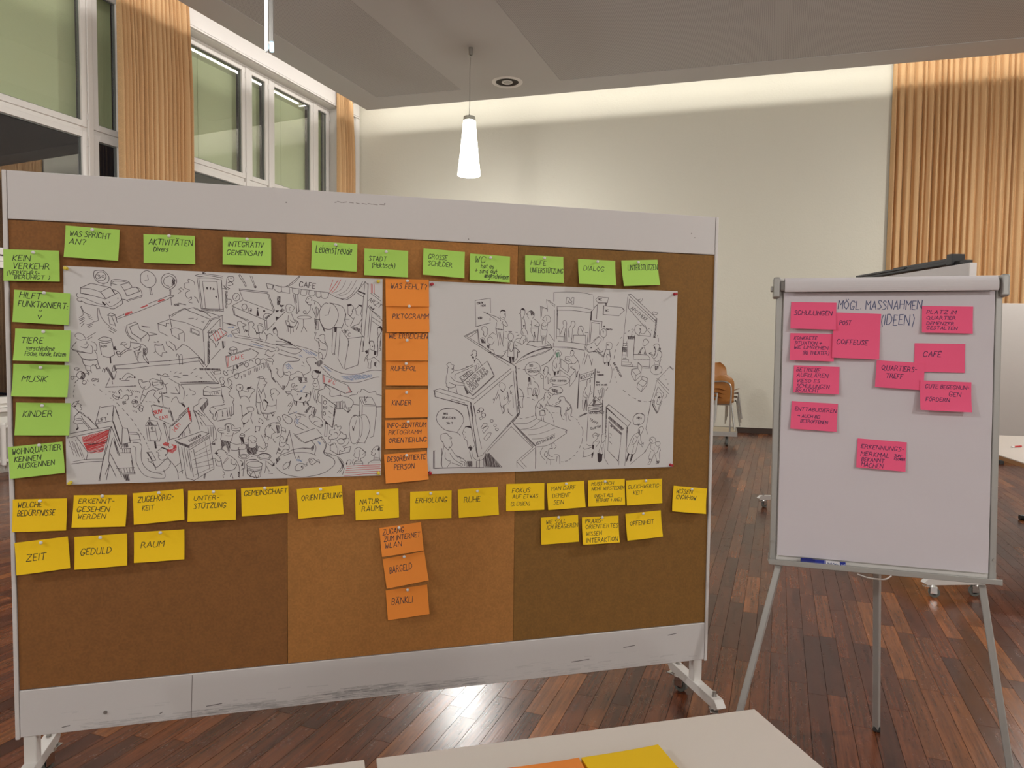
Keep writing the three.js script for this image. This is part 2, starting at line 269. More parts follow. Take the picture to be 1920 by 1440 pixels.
// ---------------------------------------------------------------- curtains
function curtain(name, label, parentTurn, x0, x1, y0, y1, pleats, depth, lift) {
  const w = x1 - x0, nx = pleats * 10, ny = 18; const t = thing(name, label, 'curtain'); t.position.copy(CORNER); t.rotation.y = parentTurn;
  const ph = []; let acc = 0; for (let i = 0; i <= pleats; i++) { ph.push(acc); acc += rr(0.6, 1.4); } const tot = ph[pleats]; const amp = ph.map(() => rr(0.6, 1.15)), lean = ph.map(() => rr(-0.25, 0.25)), wander = ph.map(() => rr(-1, 1));
  const pos = [], idx = [], uv = [];
  const side = (off) => { const b0 = pos.length / 3; for (let j = 0; j <= ny; j++) { const v = j / ny, y = y1 + (y0 - y1) * v, a = depth * (0.42 + 0.58 * Math.min(1, v * 5));
    for (let i = 0; i <= nx; i++) { const q = i / 10, k = Math.min(pleats - 1, Math.floor(q)), f = q - k; let x = x0 + w * (ph[k] + (ph[k + 1] - ph[k]) * f) / tot;
      const am = amp[k] * (1 - f) + amp[k + 1] * f, s = Math.sin(f * Math.PI * 2), z = lift + a * am * Math.pow(Math.sin(f * Math.PI), 0.75) + 0.10 * a * Math.sin(f * Math.PI * 3 + wander[k] * 2) * Math.sin(f * Math.PI);
      x += (lean[k] * 0.5 * (w / pleats) * s) * Math.min(1, 0.2 + v) + 0.012 * wander[k] * v * Math.sin(f * Math.PI) ;
      pos.push(x, y, z + off); uv.push(x * 2, y * 2); } }
    for (let j = 0; j < ny; j++) for (let i = 0; i < nx; i++) { const c = b0 + j * (nx + 1) + i; off ? idx.push(c, c + nx + 1, c + 1, c + 1, c + nx + 1, c + nx + 2) : idx.push(c, c + 1, c + nx + 1, c + 1, c + nx + 2, c + nx + 1); } };
  side(0.004); side(0);
  const g = new THREE.BufferGeometry(); g.setAttribute('position', new THREE.Float32BufferAttribute(pos, 3)); g.setAttribute('uv', new THREE.Float32BufferAttribute(uv, 2)); g.setIndex(idx); g.computeVertexNormals();
  obj('cloth', g, M.curtain, t);
  obj('header_tape', [span(x0 + 0.01, x1 - 0.01, y1 - 0.005, y1 + 0.02, lift + depth * 0.2, lift + depth * 0.2 + 0.01)], M.curtain, t);
  obj('curtain_rail', [span(x0 - 0.02, x1 + 0.02, y1 + 0.02, y1 + 0.045, lift + depth * 0.15, lift + depth * 0.15 + 0.03)], M.metalWhite, t);
  return t;
}
{ const weave = dataTex(256, 256, (u, v) => 0.86 + 0.14 * fine(u * 1, v * 1)); weave.repeat.set(3, 3); M.curtain = std([0.76, 0.475, 0.235], 0.85, { map: weave }); }
curtain('window_curtain', 'long ochre pleated curtain hanging between the two tall windows', LEFT_TURN, -5.78, -4.58, 0.06, 6.36, 17, 0.11, 0.075);
curtain('window_curtain', 'narrow ochre pleated curtain beside the corner with the back wall', LEFT_TURN, -0.90, -0.40, 0.06, 6.36, 9, 0.12, 0.075);
curtain('stage_curtain', 'wide ochre floor-length pleated curtain drawn across the back wall', BACK_TURN, 9.84, 15.1, 0.05, 6.40, 56, 0.15, 0.03);

// ---------------------------------------------------------------- pen strokes: a hand-lettering alphabet (4 x 6 grid on baseline 2) and the two drawings
const GLYPH = { A: '02 28 42,14 34', B: '02 08 28 37 36 25 05,25 34 33 22 02', C: '47 38 18 06 04 12 32 43', D: '02 08 28 46 44 22 02', E: '38 08 02 32,05 25', F: '38 08 02,05 25', G: '47 38 18 06 04 12 32 44 24', H: '08 02,48 42,05 45', I: '08 02', J: '38 33 22 12 03', K: '08 02,38 05 32', L: '08 02 32', M: '02 08 25 48 42', N: '02 08 42 48', O: '28 06 04 22 44 46 28', P: '02 08 28 37 36 25 05', Q: '28 06 04 22 44 46 28,33 51', R: '02 08 28 37 36 25 05,25 42', S: '37 28 18 07 16 25 34 33 22 02', T: '08 48,28 22', U: '08 03 12 32 43 48', V: '08 22 48', W: '08 12 26 32 48', X: '08 42,48 02', Y: '08 25 48,25 22', Z: '08 48 02 42',
  a: '36 16 04 12 23 36,36 32', b: '08 02,05 26 35 33 22 02', c: '36 16 04 12 32', d: '38 32,35 16 04 12 33', e: '04 34 36 16 04 12 32', f: '38 28 17 11,06 26', g: '36 16 04 13 34,36 31 10', h: '08 02,05 26 35 32', i: '06 02,08 08', j: '26 21 10,28 28', k: '08 02,36 04 32', l: '08 02', m: '02 06,05 16 25 22,25 36 45 42', n: '02 06,05 26 35 32', o: '16 04 12 32 34 36 16', p: '00 06,05 26 35 33 22 03', q: '36 16 04 13 34,36 30', r: '02 06,05 26', s: '36 16 05 34 22 02', t: '18 13 22,06 26', u: '06 03 22 34,36 32', v: '06 22 36', w: '06 12 25 32 46', x: '06 32,36 02', y: '06 23,36 10', z: '06 36 02 32',
  '?': '07 18 37 36 24 23,22 22', '.': '02 02', ',': '12 01', ':': '02 02,05 05', '-': '05 25', '+': '05 45,27 23', '(': '28 16 14 21', ')': '18 26 24 11', '"': '08 06,28 26', '*': '08 08', "'": '18 17', '>': '05 45 36,45 34', 0: '28 06 04 22 44 46 28', 2: '07 28 36 02 32', 3: '08 28 15 34 12 02' };
const DOTTED = { 'Ä': ['A', '19 19,39 39'], 'Ö': ['O', '19 19,39 39'], 'Ü': ['U', '19 19,39 39'], 'É': ['E', '19 39'], 'ä': ['a', '18 18,38 38'], 'ö': ['o', '18 18,38 38'], 'ü': ['u', '08 08,38 38'] };
function glyphStrokes(ch) { const d = DOTTED[ch]; const s = d ? GLYPH[d[0]] + ',' + d[1] : GLYPH[ch]; return s ? s.split(',').map((q) => q.split(' ').map((p) => [+p[0], +p[1] - 2])) : []; }
function strokeText(c, text, x, y, cap, fit, jitter = 1, slant = 0.16) {
  const items = []; let pen = 0;
  for (const ch of text) { if (ch === ' ') { pen += 3; continue; } const s = glyphStrokes(ch); let w = 0; for (const q of s) for (const p of q) w = Math.max(w, p[0]); items.push([pen, s]); pen += w + 1.5; }
  const k = cap / 6, kx = fit ? fit / Math.max(1, pen - 1.5 + 6 * slant) : k * 0.95;
  const j = () => (rnd() - 0.5) * 0.5 * jitter;
  for (const [ox, strokes] of items) { const dy = j() * k * 1.2, tilt = 1 + j() * 0.25; for (const q of strokes) { c.beginPath(); q.forEach(([px, py], i) => { const gx = x + (ox + px + py * slant * tilt) * kx + j() * kx * 0.5, gy = y - py * k + dy + j() * k * 0.5; i ? c.lineTo(gx, gy) : c.moveTo(gx, gy); }); if (q.length === 2 && q[0][0] === q[1][0] && q[0][1] === q[1][1]) c.lineTo(x + (ox + q[0][0] + q[0][1] * slant) * kx + 1, y - q[0][1] * k + dy + 0.5); c.stroke(); } }
}
const INK = 'rgb(62,50,54)', REDPEN = 'rgb(196,58,60)', BLUEPEN = 'rgb(120,138,176)', GREENPEN = 'rgb(96,140,116)', FAINT = 'rgb(104,90,92)';
function pen(c, col, w) { c.strokeStyle = col; c.fillStyle = col; c.lineWidth = w; c.lineCap = 'round'; c.lineJoin = 'round'; }
function smooth(c, a) { const n = a.length / 2; c.moveTo(a[0], a[1]); if (n < 3) { c.lineTo(a[2], a[3]); return; } const at = (i) => { i = Math.max(0, Math.min(n - 1, i)); return [a[2 * i], a[2 * i + 1]]; };
  for (let i = 0; i < n - 1; i++) { const p0 = at(i - 1), p1 = at(i), p2 = at(i + 1), p3 = at(i + 2); c.bezierCurveTo(p1[0] + (p2[0] - p0[0]) / 6, p1[1] + (p2[1] - p0[1]) / 6, p2[0] - (p3[0] - p1[0]) / 6, p2[1] - (p3[1] - p1[1]) / 6, p2[0], p2[1]); } }
function hatch(c, a, col, w, step, ang) { let x0 = 1e9, x1 = -1e9, y0 = 1e9, y1 = -1e9; for (let i = 0; i < a.length; i += 2) { x0 = Math.min(x0, a[i]); x1 = Math.max(x1, a[i]); y0 = Math.min(y0, a[i + 1]); y1 = Math.max(y1, a[i + 1]); }
  c.save(); c.beginPath(); for (let i = 0; i < a.length; i += 2) i ? c.lineTo(a[i], a[i + 1]) : c.moveTo(a[i], a[i + 1]); c.closePath(); c.clip(); pen(c, col, w);
  const cx = (x0 + x1) / 2, cy = (y0 + y1) / 2, r = Math.hypot(x1 - x0, y1 - y0) / 2 + 4, dx = Math.cos(ang), dy = Math.sin(ang);
  for (let t = -r; t < r; t += step * rr(0.7, 1.3)) { c.beginPath(); c.moveTo(cx - dy * t - dx * r, cy + dx * t - dy * r); c.lineTo(cx - dy * t + dx * r, cy + dx * t + dy * r + rr(-3, 3)); c.stroke(); } c.restore(); }
function drawing(list) {
  const [cv, c] = canvas(2000, 1414); c.fillStyle = 'rgb(216,213,212)'; c.fillRect(0, 0, 2000, 1414);
  for (const it of list) { const k = it[0], a = it.slice(1); const w = rr(2.5, 3.4);
    if (k === 't') { c.save(); c.translate(a[0], a[1]); c.rotate(a[3] * Math.PI / 180); pen(c, a[4] ? REDPEN : INK, a[2] > 30 ? 4 : 3); strokeText(c, a[5], 0, 0, a[2], 0, 1, 0.05); c.restore(); continue; }
    if (k === 'd') { pen(c, INK, 2); c.beginPath(); c.arc(a[0], a[1], Math.max(2.5, a[2] * 0.8), 0, 7); c.fill(); continue; }
    if (k === 'K') { pen(c, INK, 3); c.beginPath(); for (let i = 0; i < a.length; i += 2) i ? c.lineTo(a[i], a[i + 1]) : c.moveTo(a[i], a[i + 1]); c.closePath(); c.fill(); c.stroke(); continue; }
    if (k === 'H') { hatch(c, a, INK, 3.6, 5.2, rr(0.9, 1.5)); continue; }
    if (k === 'R') { hatch(c, a, REDPEN, 5, 6, rr(-0.5, -0.2)); continue; }
    if (k === 'B') { hatch(c, a, BLUEPEN, 4, 7.5, rr(0.3, 0.8)); continue; }
    if (k === 'G') { hatch(c, a, GREENPEN, 5, 7, 1.4); continue; }
    pen(c, { s: INK, l: INK, r: REDPEN, b: BLUEPEN, g: FAINT }[k], k === 'g' ? 2.4 : w); c.beginPath();
    if (k === 'l') { for (let i = 0; i < a.length; i += 2) i ? c.lineTo(a[i], a[i + 1]) : c.moveTo(a[i], a[i + 1]); } else smooth(c, a); c.stroke(); }
  return ctex(cv);
}
const DRAW_CITY = [
['s',174,33,179,24,204,19,226,20,245,35,259,57,260,78,252,95,231,102,209,100,191,91,178,72,172,51,174,33],
['s',244,56,238,73,223,84,204,85,189,75,184,59,190,42,205,31,223,30,238,40,244,56],['s',194,50,207,51,201,60,214,63,203,72,195,69],
['s',233,58,232,62,228,65,224,65,221,62,219,58,221,54,224,51,229,51,232,54,233,58],['l',224,102,225,114],['l',233,102,232,115],['l',96,136,156,105,269,128],
['l',96,136,96,171,146,177],['s',96,138,146,139,215,160],['l',215,156,260,129,269,128,291,167],['l',212,160,241,202,310,162],['s',96,171,164,184,237,204],
['s',277,140,304,148,326,172,334,201],['s',77,174,72,183,77,193,83,198],['s',80,204,105,198,136,209,189,232,220,239],['s',77,204,78,218,98,226,101,221,139,239,245,256,268,265],
['s',334,201,337,230,311,249,290,264,268,265],['s',241,226,252,240,268,251,303,233,330,208],['d',311,196,4],['d',262,223,5],['K',221,220,241,240,233,244,220,227],
['s',272,117,273,89,282,77,318,74,365,82,381,91],['s',282,94,292,86,337,86,375,93],['l',274,101,306,109],['l',327,108,373,93,389,105,394,119],['l',330,113,350,144,394,123,423,121],
['l',350,144,364,180,441,146,423,123],['s',397,121,426,121,446,138,454,167,452,180],['l',364,207,452,173],['l',380,208,452,182],['s',335,201,355,204,375,217],['s',280,142,293,165],
['s',445,72,446,41,460,20,483,9,506,18,528,40,538,69,529,98,508,116,485,119,462,103,446,84,445,72],['l',487,39,492,69,471,72],['l',499,119,504,165,514,166,506,118],
['s',616,20,588,30,569,60,574,93,594,116,615,120],['s',616,40,591,52,582,78,594,99,615,106],['s',93,255,107,288,108,311,86,328],['s',99,254,110,284,128,301,153,312],
['l',134,315,159,325],['l',142,328,161,338],['l',86,340,116,325],['l',89,349,117,334],['l',90,368,117,346],['l',98,384,115,362],
['s',195,263,191,303,195,342,172,352,149,367,129,373],['s',201,265,207,302,225,341,257,376,301,408],['l',256,405,285,424],['l',252,387,295,413],['l',132,385,164,368],
['l',141,391,157,381],['l',248,308,267,293,296,304,277,313,248,308],['l',253,312,263,365,289,372],['l',273,313,297,379],['l',293,307,305,353],['s',300,323,310,317,345,300],
['s',303,332,396,294,510,241,615,188],['l',491,226,615,168],['l',300,319,302,334],['l',346,296,345,303],['R',352,292,391,275,396,287,353,309],['R',443,251,484,231,489,244,446,258],
['R',545,207,581,188,590,198,548,214],['l',362,370,411,347,426,357,437,395],['s',362,372,362,399,378,442,420,474],['s',351,377,356,413,375,449,391,460],['l',378,380,424,359],
['l',378,380,391,422,444,459,486,419,437,395],['l',444,459,444,473],['s',486,419,495,447,488,472],['l',450,373,496,379],['l',456,377,483,379],['l',495,414,541,425],
['l',495,434,541,427],['l',545,354,595,371,597,350,613,353],['s',547,354,553,405,575,419,608,437],['l',545,354,614,326],
['s',63,453,63,437,80,427,105,436,120,459,121,469,107,470,92,474,76,467,66,460],['l',128,458,180,421],['l',132,469,158,451],['s',194,468,218,451,249,452,272,464,271,477],
['s',195,469,217,476,249,476,272,468],['s',618,23,647,36,661,71,647,108,617,131],['s',617,36,641,49,650,71,637,101,617,116],['H',634,50,654,60,650,93,630,98],['l',620,131,621,164],
['l',627,131,625,160],['s',616,166,643,167,636,176,616,182],['l',626,182,629,230],['H',643,222,676,217,674,235,643,233],['H',666,212,720,225,716,228,676,221],
['l',670,153,689,135,672,123,687,113,702,127],
['s',771,89,765,69,734,54,731,69,736,78,711,83,707,109,724,121,739,128,717,145,717,167,732,182,749,172,751,185,737,196,737,209,755,212],['s',769,169,784,183,793,209],
['l',775,28,796,18,854,15,943,26],['s',775,30,806,34,854,26,943,37],['t',819,14,13,-1,0,"WC"],['l',785,39,810,245],['l',795,42,818,241],['s',795,44,860,41,933,50],
['l',933,34,949,256],['l',936,50,946,252],['l',819,65,837,243],['l',819,65,908,63,925,251],['K',843,105,851,104,850,117,846,118],['K',865,104,870,104,868,118,866,119],
['K',886,107,893,117,882,118],['K',898,166,906,160,906,171],['l',810,249,949,261],['l',808,244,852,248,942,248],['H',818,258,921,260,956,262,835,263],
['s',972,35,981,26,1009,26,1014,45,1005,60,988,59,978,41],['d',995,36,5],['s',969,41,967,71,964,86],['s',978,67,995,62,1009,77,991,85,978,86],['l',964,88,974,101,988,106,976,114],
['H',941,80,960,94,970,108,957,113],['l',943,106,970,116],['H',958,124,974,123,973,243,960,240],['s',977,179,998,182,995,205,979,215],
['s',1053,11,1046,19,1072,59,1086,88,1091,81,1076,47,1053,11],['l',1115,15,1146,93,1155,93,1143,67,1129,18],
['s',1156,89,1155,93,1152,96,1148,96,1145,94,1143,90,1145,86,1148,83,1152,83,1155,85,1156,89],['l',1047,107,1232,122],['l',1047,116,1225,132],['l',1046,105,1072,180],
['l',1227,132,1268,250],['l',1236,135,1275,248],['s',1051,162,1047,177,1036,187,1022,188,1011,179,1007,164,1011,149,1022,139,1036,138,1047,147,1051,162],['l',1023,174,1037,153],
['l',1003,222,1072,181,1272,254,1219,309],['l',1008,227,1218,317],['l',1003,225,1015,283,1100,324],['l',1012,227,1021,281],['l',1015,282,1107,318],['l',1210,319,1214,373],
['l',1223,311,1227,384,1275,329],['s',1097,228,1094,239,1086,247,1075,247,1067,240,1064,229,1067,217,1075,210,1086,209,1094,216,1097,228],
['s',1127,248,1125,255,1119,260,1112,261,1107,256,1105,248,1107,240,1112,235,1119,235,1125,240,1127,248],['H',1121,240,1128,248,1118,257,1114,254],['d',1165,234,6],
['K',1164,241,1173,286,1158,286],['d',1207,252,9],['s',1200,304,1207,277,1228,269,1254,276],['H',1210,300,1236,276,1246,280,1218,308],['l',1221,63,1283,74],
['l',1221,63,1229,97,1261,100,1263,75],['s',1266,75,1270,99,1281,108],['s',629,307,689,264,720,256,767,243,804,259],['s',622,300,699,253,723,256],
['l',723,260,866,318,876,314,932,294,945,289],['s',764,245,804,264,832,271,869,301],['l',798,257,921,292],['l',864,320,824,387],['l',866,326,925,305],['l',873,324,845,371,821,394],
['l',622,326,716,345,821,391],['l',733,317,763,314],['s',777,323,785,319,784,311],['s',813,335,825,338,828,327],['l',821,391,824,467],['l',855,401,858,466],['l',928,313,848,407],
['l',940,290,945,380],['l',928,316,928,365,935,367],['l',746,378,742,407,797,430,797,402,746,378],['l',753,381,751,403,797,425],['t',864,418,16,-25,0,"INFO"],
['l',862,436,928,376,971,402],['l',971,402,968,421,955,427,907,465],['r',883,417,900,465],['r',896,407,917,456],['r',910,394,931,440],['r',928,380,948,425],['r',966,406,907,460],
['l',852,408,862,446,886,465],['s',949,338,991,345,1029,359],['H',959,342,1008,348,1029,359,987,354],['B',977,366,1012,361,1015,374,976,375],['B',976,420,1001,416,1001,435,973,434],
['s',1040,362,1038,332,1057,328,1068,339,1093,349,1078,359,1071,361,1082,399],['s',1043,364,1050,407,1036,389],['s',1109,353,1107,334,1132,329,1142,348,1132,363,1149,382,1160,416],
['s',1110,356,1110,383,1103,406,1114,429],['s',1164,363,1171,347,1196,358,1200,373,1192,404],['s',1167,366,1174,397,1196,404],['s',1178,397,1174,427,1185,446],
['l',1171,336,1196,343],['l',997,401,1022,435,1196,459],['l',997,397,1047,373],['l',1004,408,1036,410],['l',1039,423,1203,450],['s',1203,392,1225,426,1217,458],
['s',1221,422,1243,406,1261,418],['H',1082,380,1103,387,1096,399,1085,391],['H',1153,397,1174,400,1171,412,1160,408],['K',1263,383,1268,367,1283,361,1283,371,1268,381],
['s',1264,383,1268,402,1283,409],['s',621,392,655,382,702,408,706,469],['l',625,392,631,429,675,457],['l',671,422,702,408],['l',671,422,675,457],['l',615,296,631,384],
['l',1218,376,1203,388],['l',1317,75,1319,103,1322,118,1372,126,1370,88],['s',1283,74,1348,79,1436,4],['s',1359,80,1403,50,1438,8],['l',1348,79,1388,87,1488,98,1630,111],
['s',1283,112,1304,121,1317,115],['s',1390,89,1392,116,1410,130,1432,125,1434,98],['s',1449,94,1445,129,1477,135,1486,104],['s',1501,99,1499,130,1521,139,1538,125,1536,102],
['s',1547,101,1549,140,1570,146,1577,135],['s',1577,110,1585,146,1607,153,1626,141,1632,113],['t',1434,77,36,4,0,"CAFE"],['r',1660,18,1637,90],['r',1694,23,1638,109],
['r',1713,16,1683,76,1649,113],['g',1747,24,1713,86,1660,114],['g',1786,28,1748,93,1683,127],['g',1820,15,1767,104,1702,130],['s',1630,111,1672,137,1729,151,1782,123,1821,66],
['s',1691,142,1739,158,1779,139,1832,83,1861,25],['l',1832,85,1875,32,1878,24,1868,139,1861,259,1854,386],['K',1829,90,1879,107,1879,114,1830,95],['l',1827,109,1868,133],
['l',1900,37,1895,186,1881,346,1870,483],['l',1878,24,1898,43],['r',1921,38,1922,101],['r',1929,41,1930,105],['r',1941,41,1942,105],['l',1918,105,1989,158],['l',1938,103,1979,135],
['t',1899,160,30,31,0,"ARZT"],['t',1903,201,14,34,0,"Lokal"],['l',1909,213,1990,274],['l',1919,221,2000,296],['l',1915,217,1901,417],['l',1929,232,1909,465],['l',1931,276,1986,309],
['l',1931,302,1975,333],['l',1397,131,1405,192],['l',1408,130,1421,261],['l',1425,133,1434,249],['l',1412,258,1421,265,1436,241],['l',1414,138,1418,188],
['s',1488,189,1477,174,1488,150,1499,142,1518,153,1514,169],['s',1482,162,1477,176,1488,183,1495,200,1518,200],['s',1492,162,1499,158],['s',1495,183,1505,181],
['s',1519,165,1548,177,1570,194,1576,213],['l',1510,200,1508,235,1488,265,1466,264],
['s',1482,251,1480,256,1475,259,1468,259,1463,256,1461,251,1463,246,1468,243,1475,243,1480,246,1482,251],['l',1536,183,1536,195],['l',1518,219,1537,261,1544,280],
['s',1540,230,1548,214,1563,233,1555,276,1544,284,1540,238],['l',1548,222,1552,280],['H',1535,292,1555,296,1548,370,1541,370],['l',1559,307,1563,370,1541,376],
['H',1570,307,1608,369,1608,388,1597,377,1586,346],['l',1548,300,1574,303],['s',1346,229,1352,206,1377,201,1396,216,1407,223,1396,235],['s',1348,229,1352,252,1374,261,1396,243],
['s',1377,220,1370,228,1374,243],['l',1363,278,1361,321],['s',1385,266,1399,304,1410,319,1392,324,1377,309],['s',1346,314,1355,348,1385,359,1407,351,1422,319,1410,308],
['s',1348,314,1366,321,1374,344],['H',1355,344,1407,353,1385,363,1370,359],['s',1422,319,1431,331,1418,374],['l',1359,360,1355,387],['l',1365,359,1363,390],['l',1379,361,1379,402],
['l',1394,359,1398,390],['s',1516,287,1507,294,1484,299,1455,300,1432,297,1423,290,1432,283,1455,278,1484,277,1507,281,1516,287],['l',1462,302,1464,349,1448,392],
['l',1464,347,1485,385],['d',1303,184,7],['H',1290,147,1312,150,1312,207,1290,208],['H',1308,207,1337,206,1323,222,1308,217],['H',1304,246,1323,230,1344,241,1319,259],
['K',1283,246,1301,246,1290,256,1283,256],['K',1283,289,1299,294,1283,310],['l',1344,252,1283,316],
['s',1630,188,1608,185,1578,221,1568,268,1578,326,1604,361,1646,366,1676,335,1695,284,1691,233,1664,194,1638,183],['l',1642,213,1629,266,1606,271],
['s',1642,183,1691,193,1725,208,1745,254,1734,318,1718,362],['l',1661,351,1718,354],['K',1671,351,1686,351,1680,384,1673,385],['l',1661,355,1654,487],['l',1686,355,1677,487],
['s',1758,195,1779,186,1798,205,1802,221,1791,225,1795,241,1783,265],['s',1760,199,1762,230,1764,258,1783,269],['K',1758,191,1779,186,1787,192,1764,201],['d',1791,235,3],
['s',1829,204,1845,192,1858,207,1855,227,1851,255],['s',1829,206,1812,221,1818,236,1820,256,1833,263],['K',1833,190,1856,191,1856,203],['l',1749,256,1743,294,1747,329,1764,345],
['s',1764,258,1787,281,1803,292],['l',1806,280,1780,340],['l',1853,257,1861,286,1853,346],['l',1857,291,1838,323,1784,348],['l',1745,294,1772,293],
['H',1780,352,1822,347,1850,362,1846,386,1819,375],['l',1719,372,1765,434,1769,485],['l',1719,372,1772,372],['l',1765,428,1858,416,1871,414],['l',1858,416,1850,483],
['l',1709,382,1704,486],['l',1850,386,1869,418],['t',1736,391,27,9,0,"W"],['t',1763,414,24,4,0,"C"],['s',1967,375,1971,347,1995,343,1999,366],
['s',1969,379,1975,415,1987,391,1999,366],['K',1971,347,1987,335,2003,362,1995,367,1987,351],['l',1971,415,1968,481],['l',1991,407,1988,481],
['s',1541,402,1537,390,1548,390,1544,409,1539,437,1569,464],['l',1550,433,1567,432],['s',1567,417,1586,404,1605,410,1605,431,1609,459,1597,467,1578,452,1563,432],
['l',1567,460,1571,489],['l',1609,467,1620,488],['s',1283,365,1293,400,1290,419,1308,438],['s',1911,465,1917,445,1940,448,1944,482],['l',1283,477,1389,483],['l',1304,438,1389,475],
['H',1308,438,1334,441,1392,479,1381,479],['s',70,483,49,511,44,533,72,547,128,555,153,558],['s',44,533,91,545,150,558,160,545,160,517,148,504],['s',94,516,122,524,132,513,138,501],
['l',128,481,129,496,116,498],['s',154,481,176,491,185,516,182,538,169,538],['l',72,548,100,593],['l',172,538,185,563,187,595],['s',98,589,131,598,187,595],
['s',101,596,143,605,184,599],['s',99,596,108,625,118,639],['s',118,637,143,641,155,639,162,628,171,635,193,624],['l',187,602,196,638,203,655,183,658,177,635],
['s',118,639,121,661,130,675,123,680],['s',130,671,149,671,153,684],['l',149,642,149,678],['l',198,480,213,566],['s',198,483,230,492,268,482],['l',275,478,288,565],
['s',219,573,254,582,288,565],['K',260,582,265,581,267,619,263,620],['t',211,517,14,-1,0,"H2O"],['K',281,522,290,514,300,532,290,532,282,529],['l',285,511,295,510],
['s',296,547,312,543,322,553,323,575,309,574,296,547],['l',298,547,309,561,322,559],['l',322,555,354,527,374,523],['l',323,566,367,533,387,531],['s',322,495,339,481,352,484],
['s',324,495,339,499,358,520,374,520,382,501,382,476],['s',345,499,355,498,360,489],['s',382,483,403,485,436,489,439,511,429,533,413,536],['l',436,508,406,523,400,518],
['s',439,500,455,496,475,511,483,536,474,562],['H',396,538,409,541,425,596,435,614,425,610],['H',455,518,478,522,471,571,455,559],['l',445,508,432,537],['l',426,544,425,585],
['s',425,577,432,548,445,544],['l',455,566,461,588,487,622],['l',471,573,487,610,489,621],['l',521,477,534,480],['d',525,477,3],['d',546,475,5],['l',526,495,531,539],
['l',521,547,531,539,547,557,567,573,572,546,600,545,584,531,574,490],['l',528,499,571,498],
['s',573,494,569,497,557,499,543,500,531,498,527,495,531,492,543,490,557,489,569,491,573,494],['l',594,472,597,490,612,508],['s',287,634,376,624,474,612,613,599],
['s',298,657,376,655,457,643,540,633,613,627],['l',487,622,477,613],['H',281,634,289,634,298,663,288,666],['l',281,634,272,674,288,670,298,659],
['l',290,666,298,675,283,728,275,710],['s',215,674,222,656,231,667,228,681],['s',228,667,238,652,241,667],['H',234,649,247,645,272,688,281,725,275,732,241,667],
['l',272,739,275,757],['l',259,717,233,779,413,770],['H',234,777,414,766,414,768,239,774],['s',330,721,349,695,366,684,388,695,408,709],['l',326,735,372,733],
['s',352,728,372,708,391,715],['d',318,724,7],['d',404,713,7],['l',372,715,382,709],['s',427,742,430,728,450,731,446,739,456,744,486,737],
['s',427,742,436,764,443,779,462,790,476,790,492,775,499,757,489,738],['l',453,775,462,786,466,772],['s',493,731,512,720,545,731,569,738,575,760,572,783,555,790,519,775,509,757],
['s',509,742,515,764,545,760],['H',549,738,572,745,575,768,562,764],['l',519,746,545,742],['l',456,794,447,827,434,875,442,886,469,836],['l',447,827,472,836],
['s',469,836,485,808,512,794,532,801],['s',532,801,518,831,538,857,551,883],['s',538,797,568,786],['K',541,864,553,872,549,883],['l',538,686,569,701,612,708],['l',536,690,552,699],
['s',569,701,586,686,606,697],['s',562,708,559,727,572,734,582,757,602,753],['l',551,810,565,809,565,820,553,820,551,810],['l',566,820,574,901],['s',570,823,595,809,588,760],
['l',571,816,598,816],['s',544,857,568,835,611,846],['s',67,697,76,683,92,675,111,686,115,707,104,725,82,722,68,708,67,697],['H',92,675,111,686,115,707,104,725,85,722,95,700],
['l',78,679,72,661],['s',82,659,79,664,73,667,65,667,58,664,56,659,58,655,65,652,73,652,80,655,82,659],['l',115,689,136,686],
['s',140,689,139,694,137,697,134,697,132,694,131,689,132,685,135,682,137,682,139,685,140,689],['l',65,709,51,711],
['s',52,717,50,723,46,728,40,728,36,724,35,717,36,710,41,706,46,706,50,710,52,717],['l',101,725,107,740],
['s',122,747,120,754,113,758,106,758,100,754,98,747,100,740,106,736,114,736,120,740,122,747],['l',127,731,135,740],['t',154,740,19,3,0,"GPS"],['l',76,729,65,740],
['l',62,742,57,751],['l',57,765,52,776],['l',52,794,47,812],['l',48,830,50,844],['l',162,758,173,768],['l',199,794,212,806],['d',235,825,3],['l',259,847,264,852],['d',277,862,3],
['l',297,881,315,902],['l',329,918,342,935],['l',355,951,364,963],['s',312,819,309,801,322,794,329,805],
['s',313,812,316,830,309,845,293,841,277,827,274,837,286,852,306,859,309,841],['s',355,801,364,794,371,808,387,816,387,830,374,834],
['s',309,845,328,852,341,834,361,830,367,845,360,863,348,860],['l',287,836,303,838],['H',328,871,351,867,354,889,334,893],['l',252,808,264,810],['l',271,805,277,816],
['l',280,806,285,817],['l',290,808,295,819],['l',377,796,387,805],['l',390,797,397,808],['l',403,799,410,810],['l',416,801,423,812],['l',429,805,434,816],['l',406,838,409,849],
['l',416,838,419,845],['s',385,878,393,863,409,862,422,875,419,889,386,882],['H',390,874,409,864,422,876,416,886],['l',393,889,394,906,409,910],
['s',415,908,425,895,445,897,455,912,438,923,419,915],['s',428,919,432,934,448,938,451,921],['d',433,908,6],['l',392,930,395,939],['l',402,932,405,943],['l',412,934,415,945],
['l',470,871,478,875],['l',491,873,501,875],['l',514,875,524,877],['s',38,898,52,876,71,869],['l',79,866,59,898,50,898],['K',50,896,62,902,55,907],['s',38,898,58,916,76,938],
['s',74,880,86,891,92,895,86,902,94,916,89,927],['l',78,938,57,964],['s',82,938,101,949,112,965],['l',199,903,183,966],['l',206,910,276,899],['l',279,899,272,967],
['l',286,903,308,967],['l',501,899,518,894,611,917],['l',501,899,520,969],['l',518,897,604,922,610,950],['t',520,957,23,-13,1,"SUV"],['l',614,471,647,496,654,530,691,495],
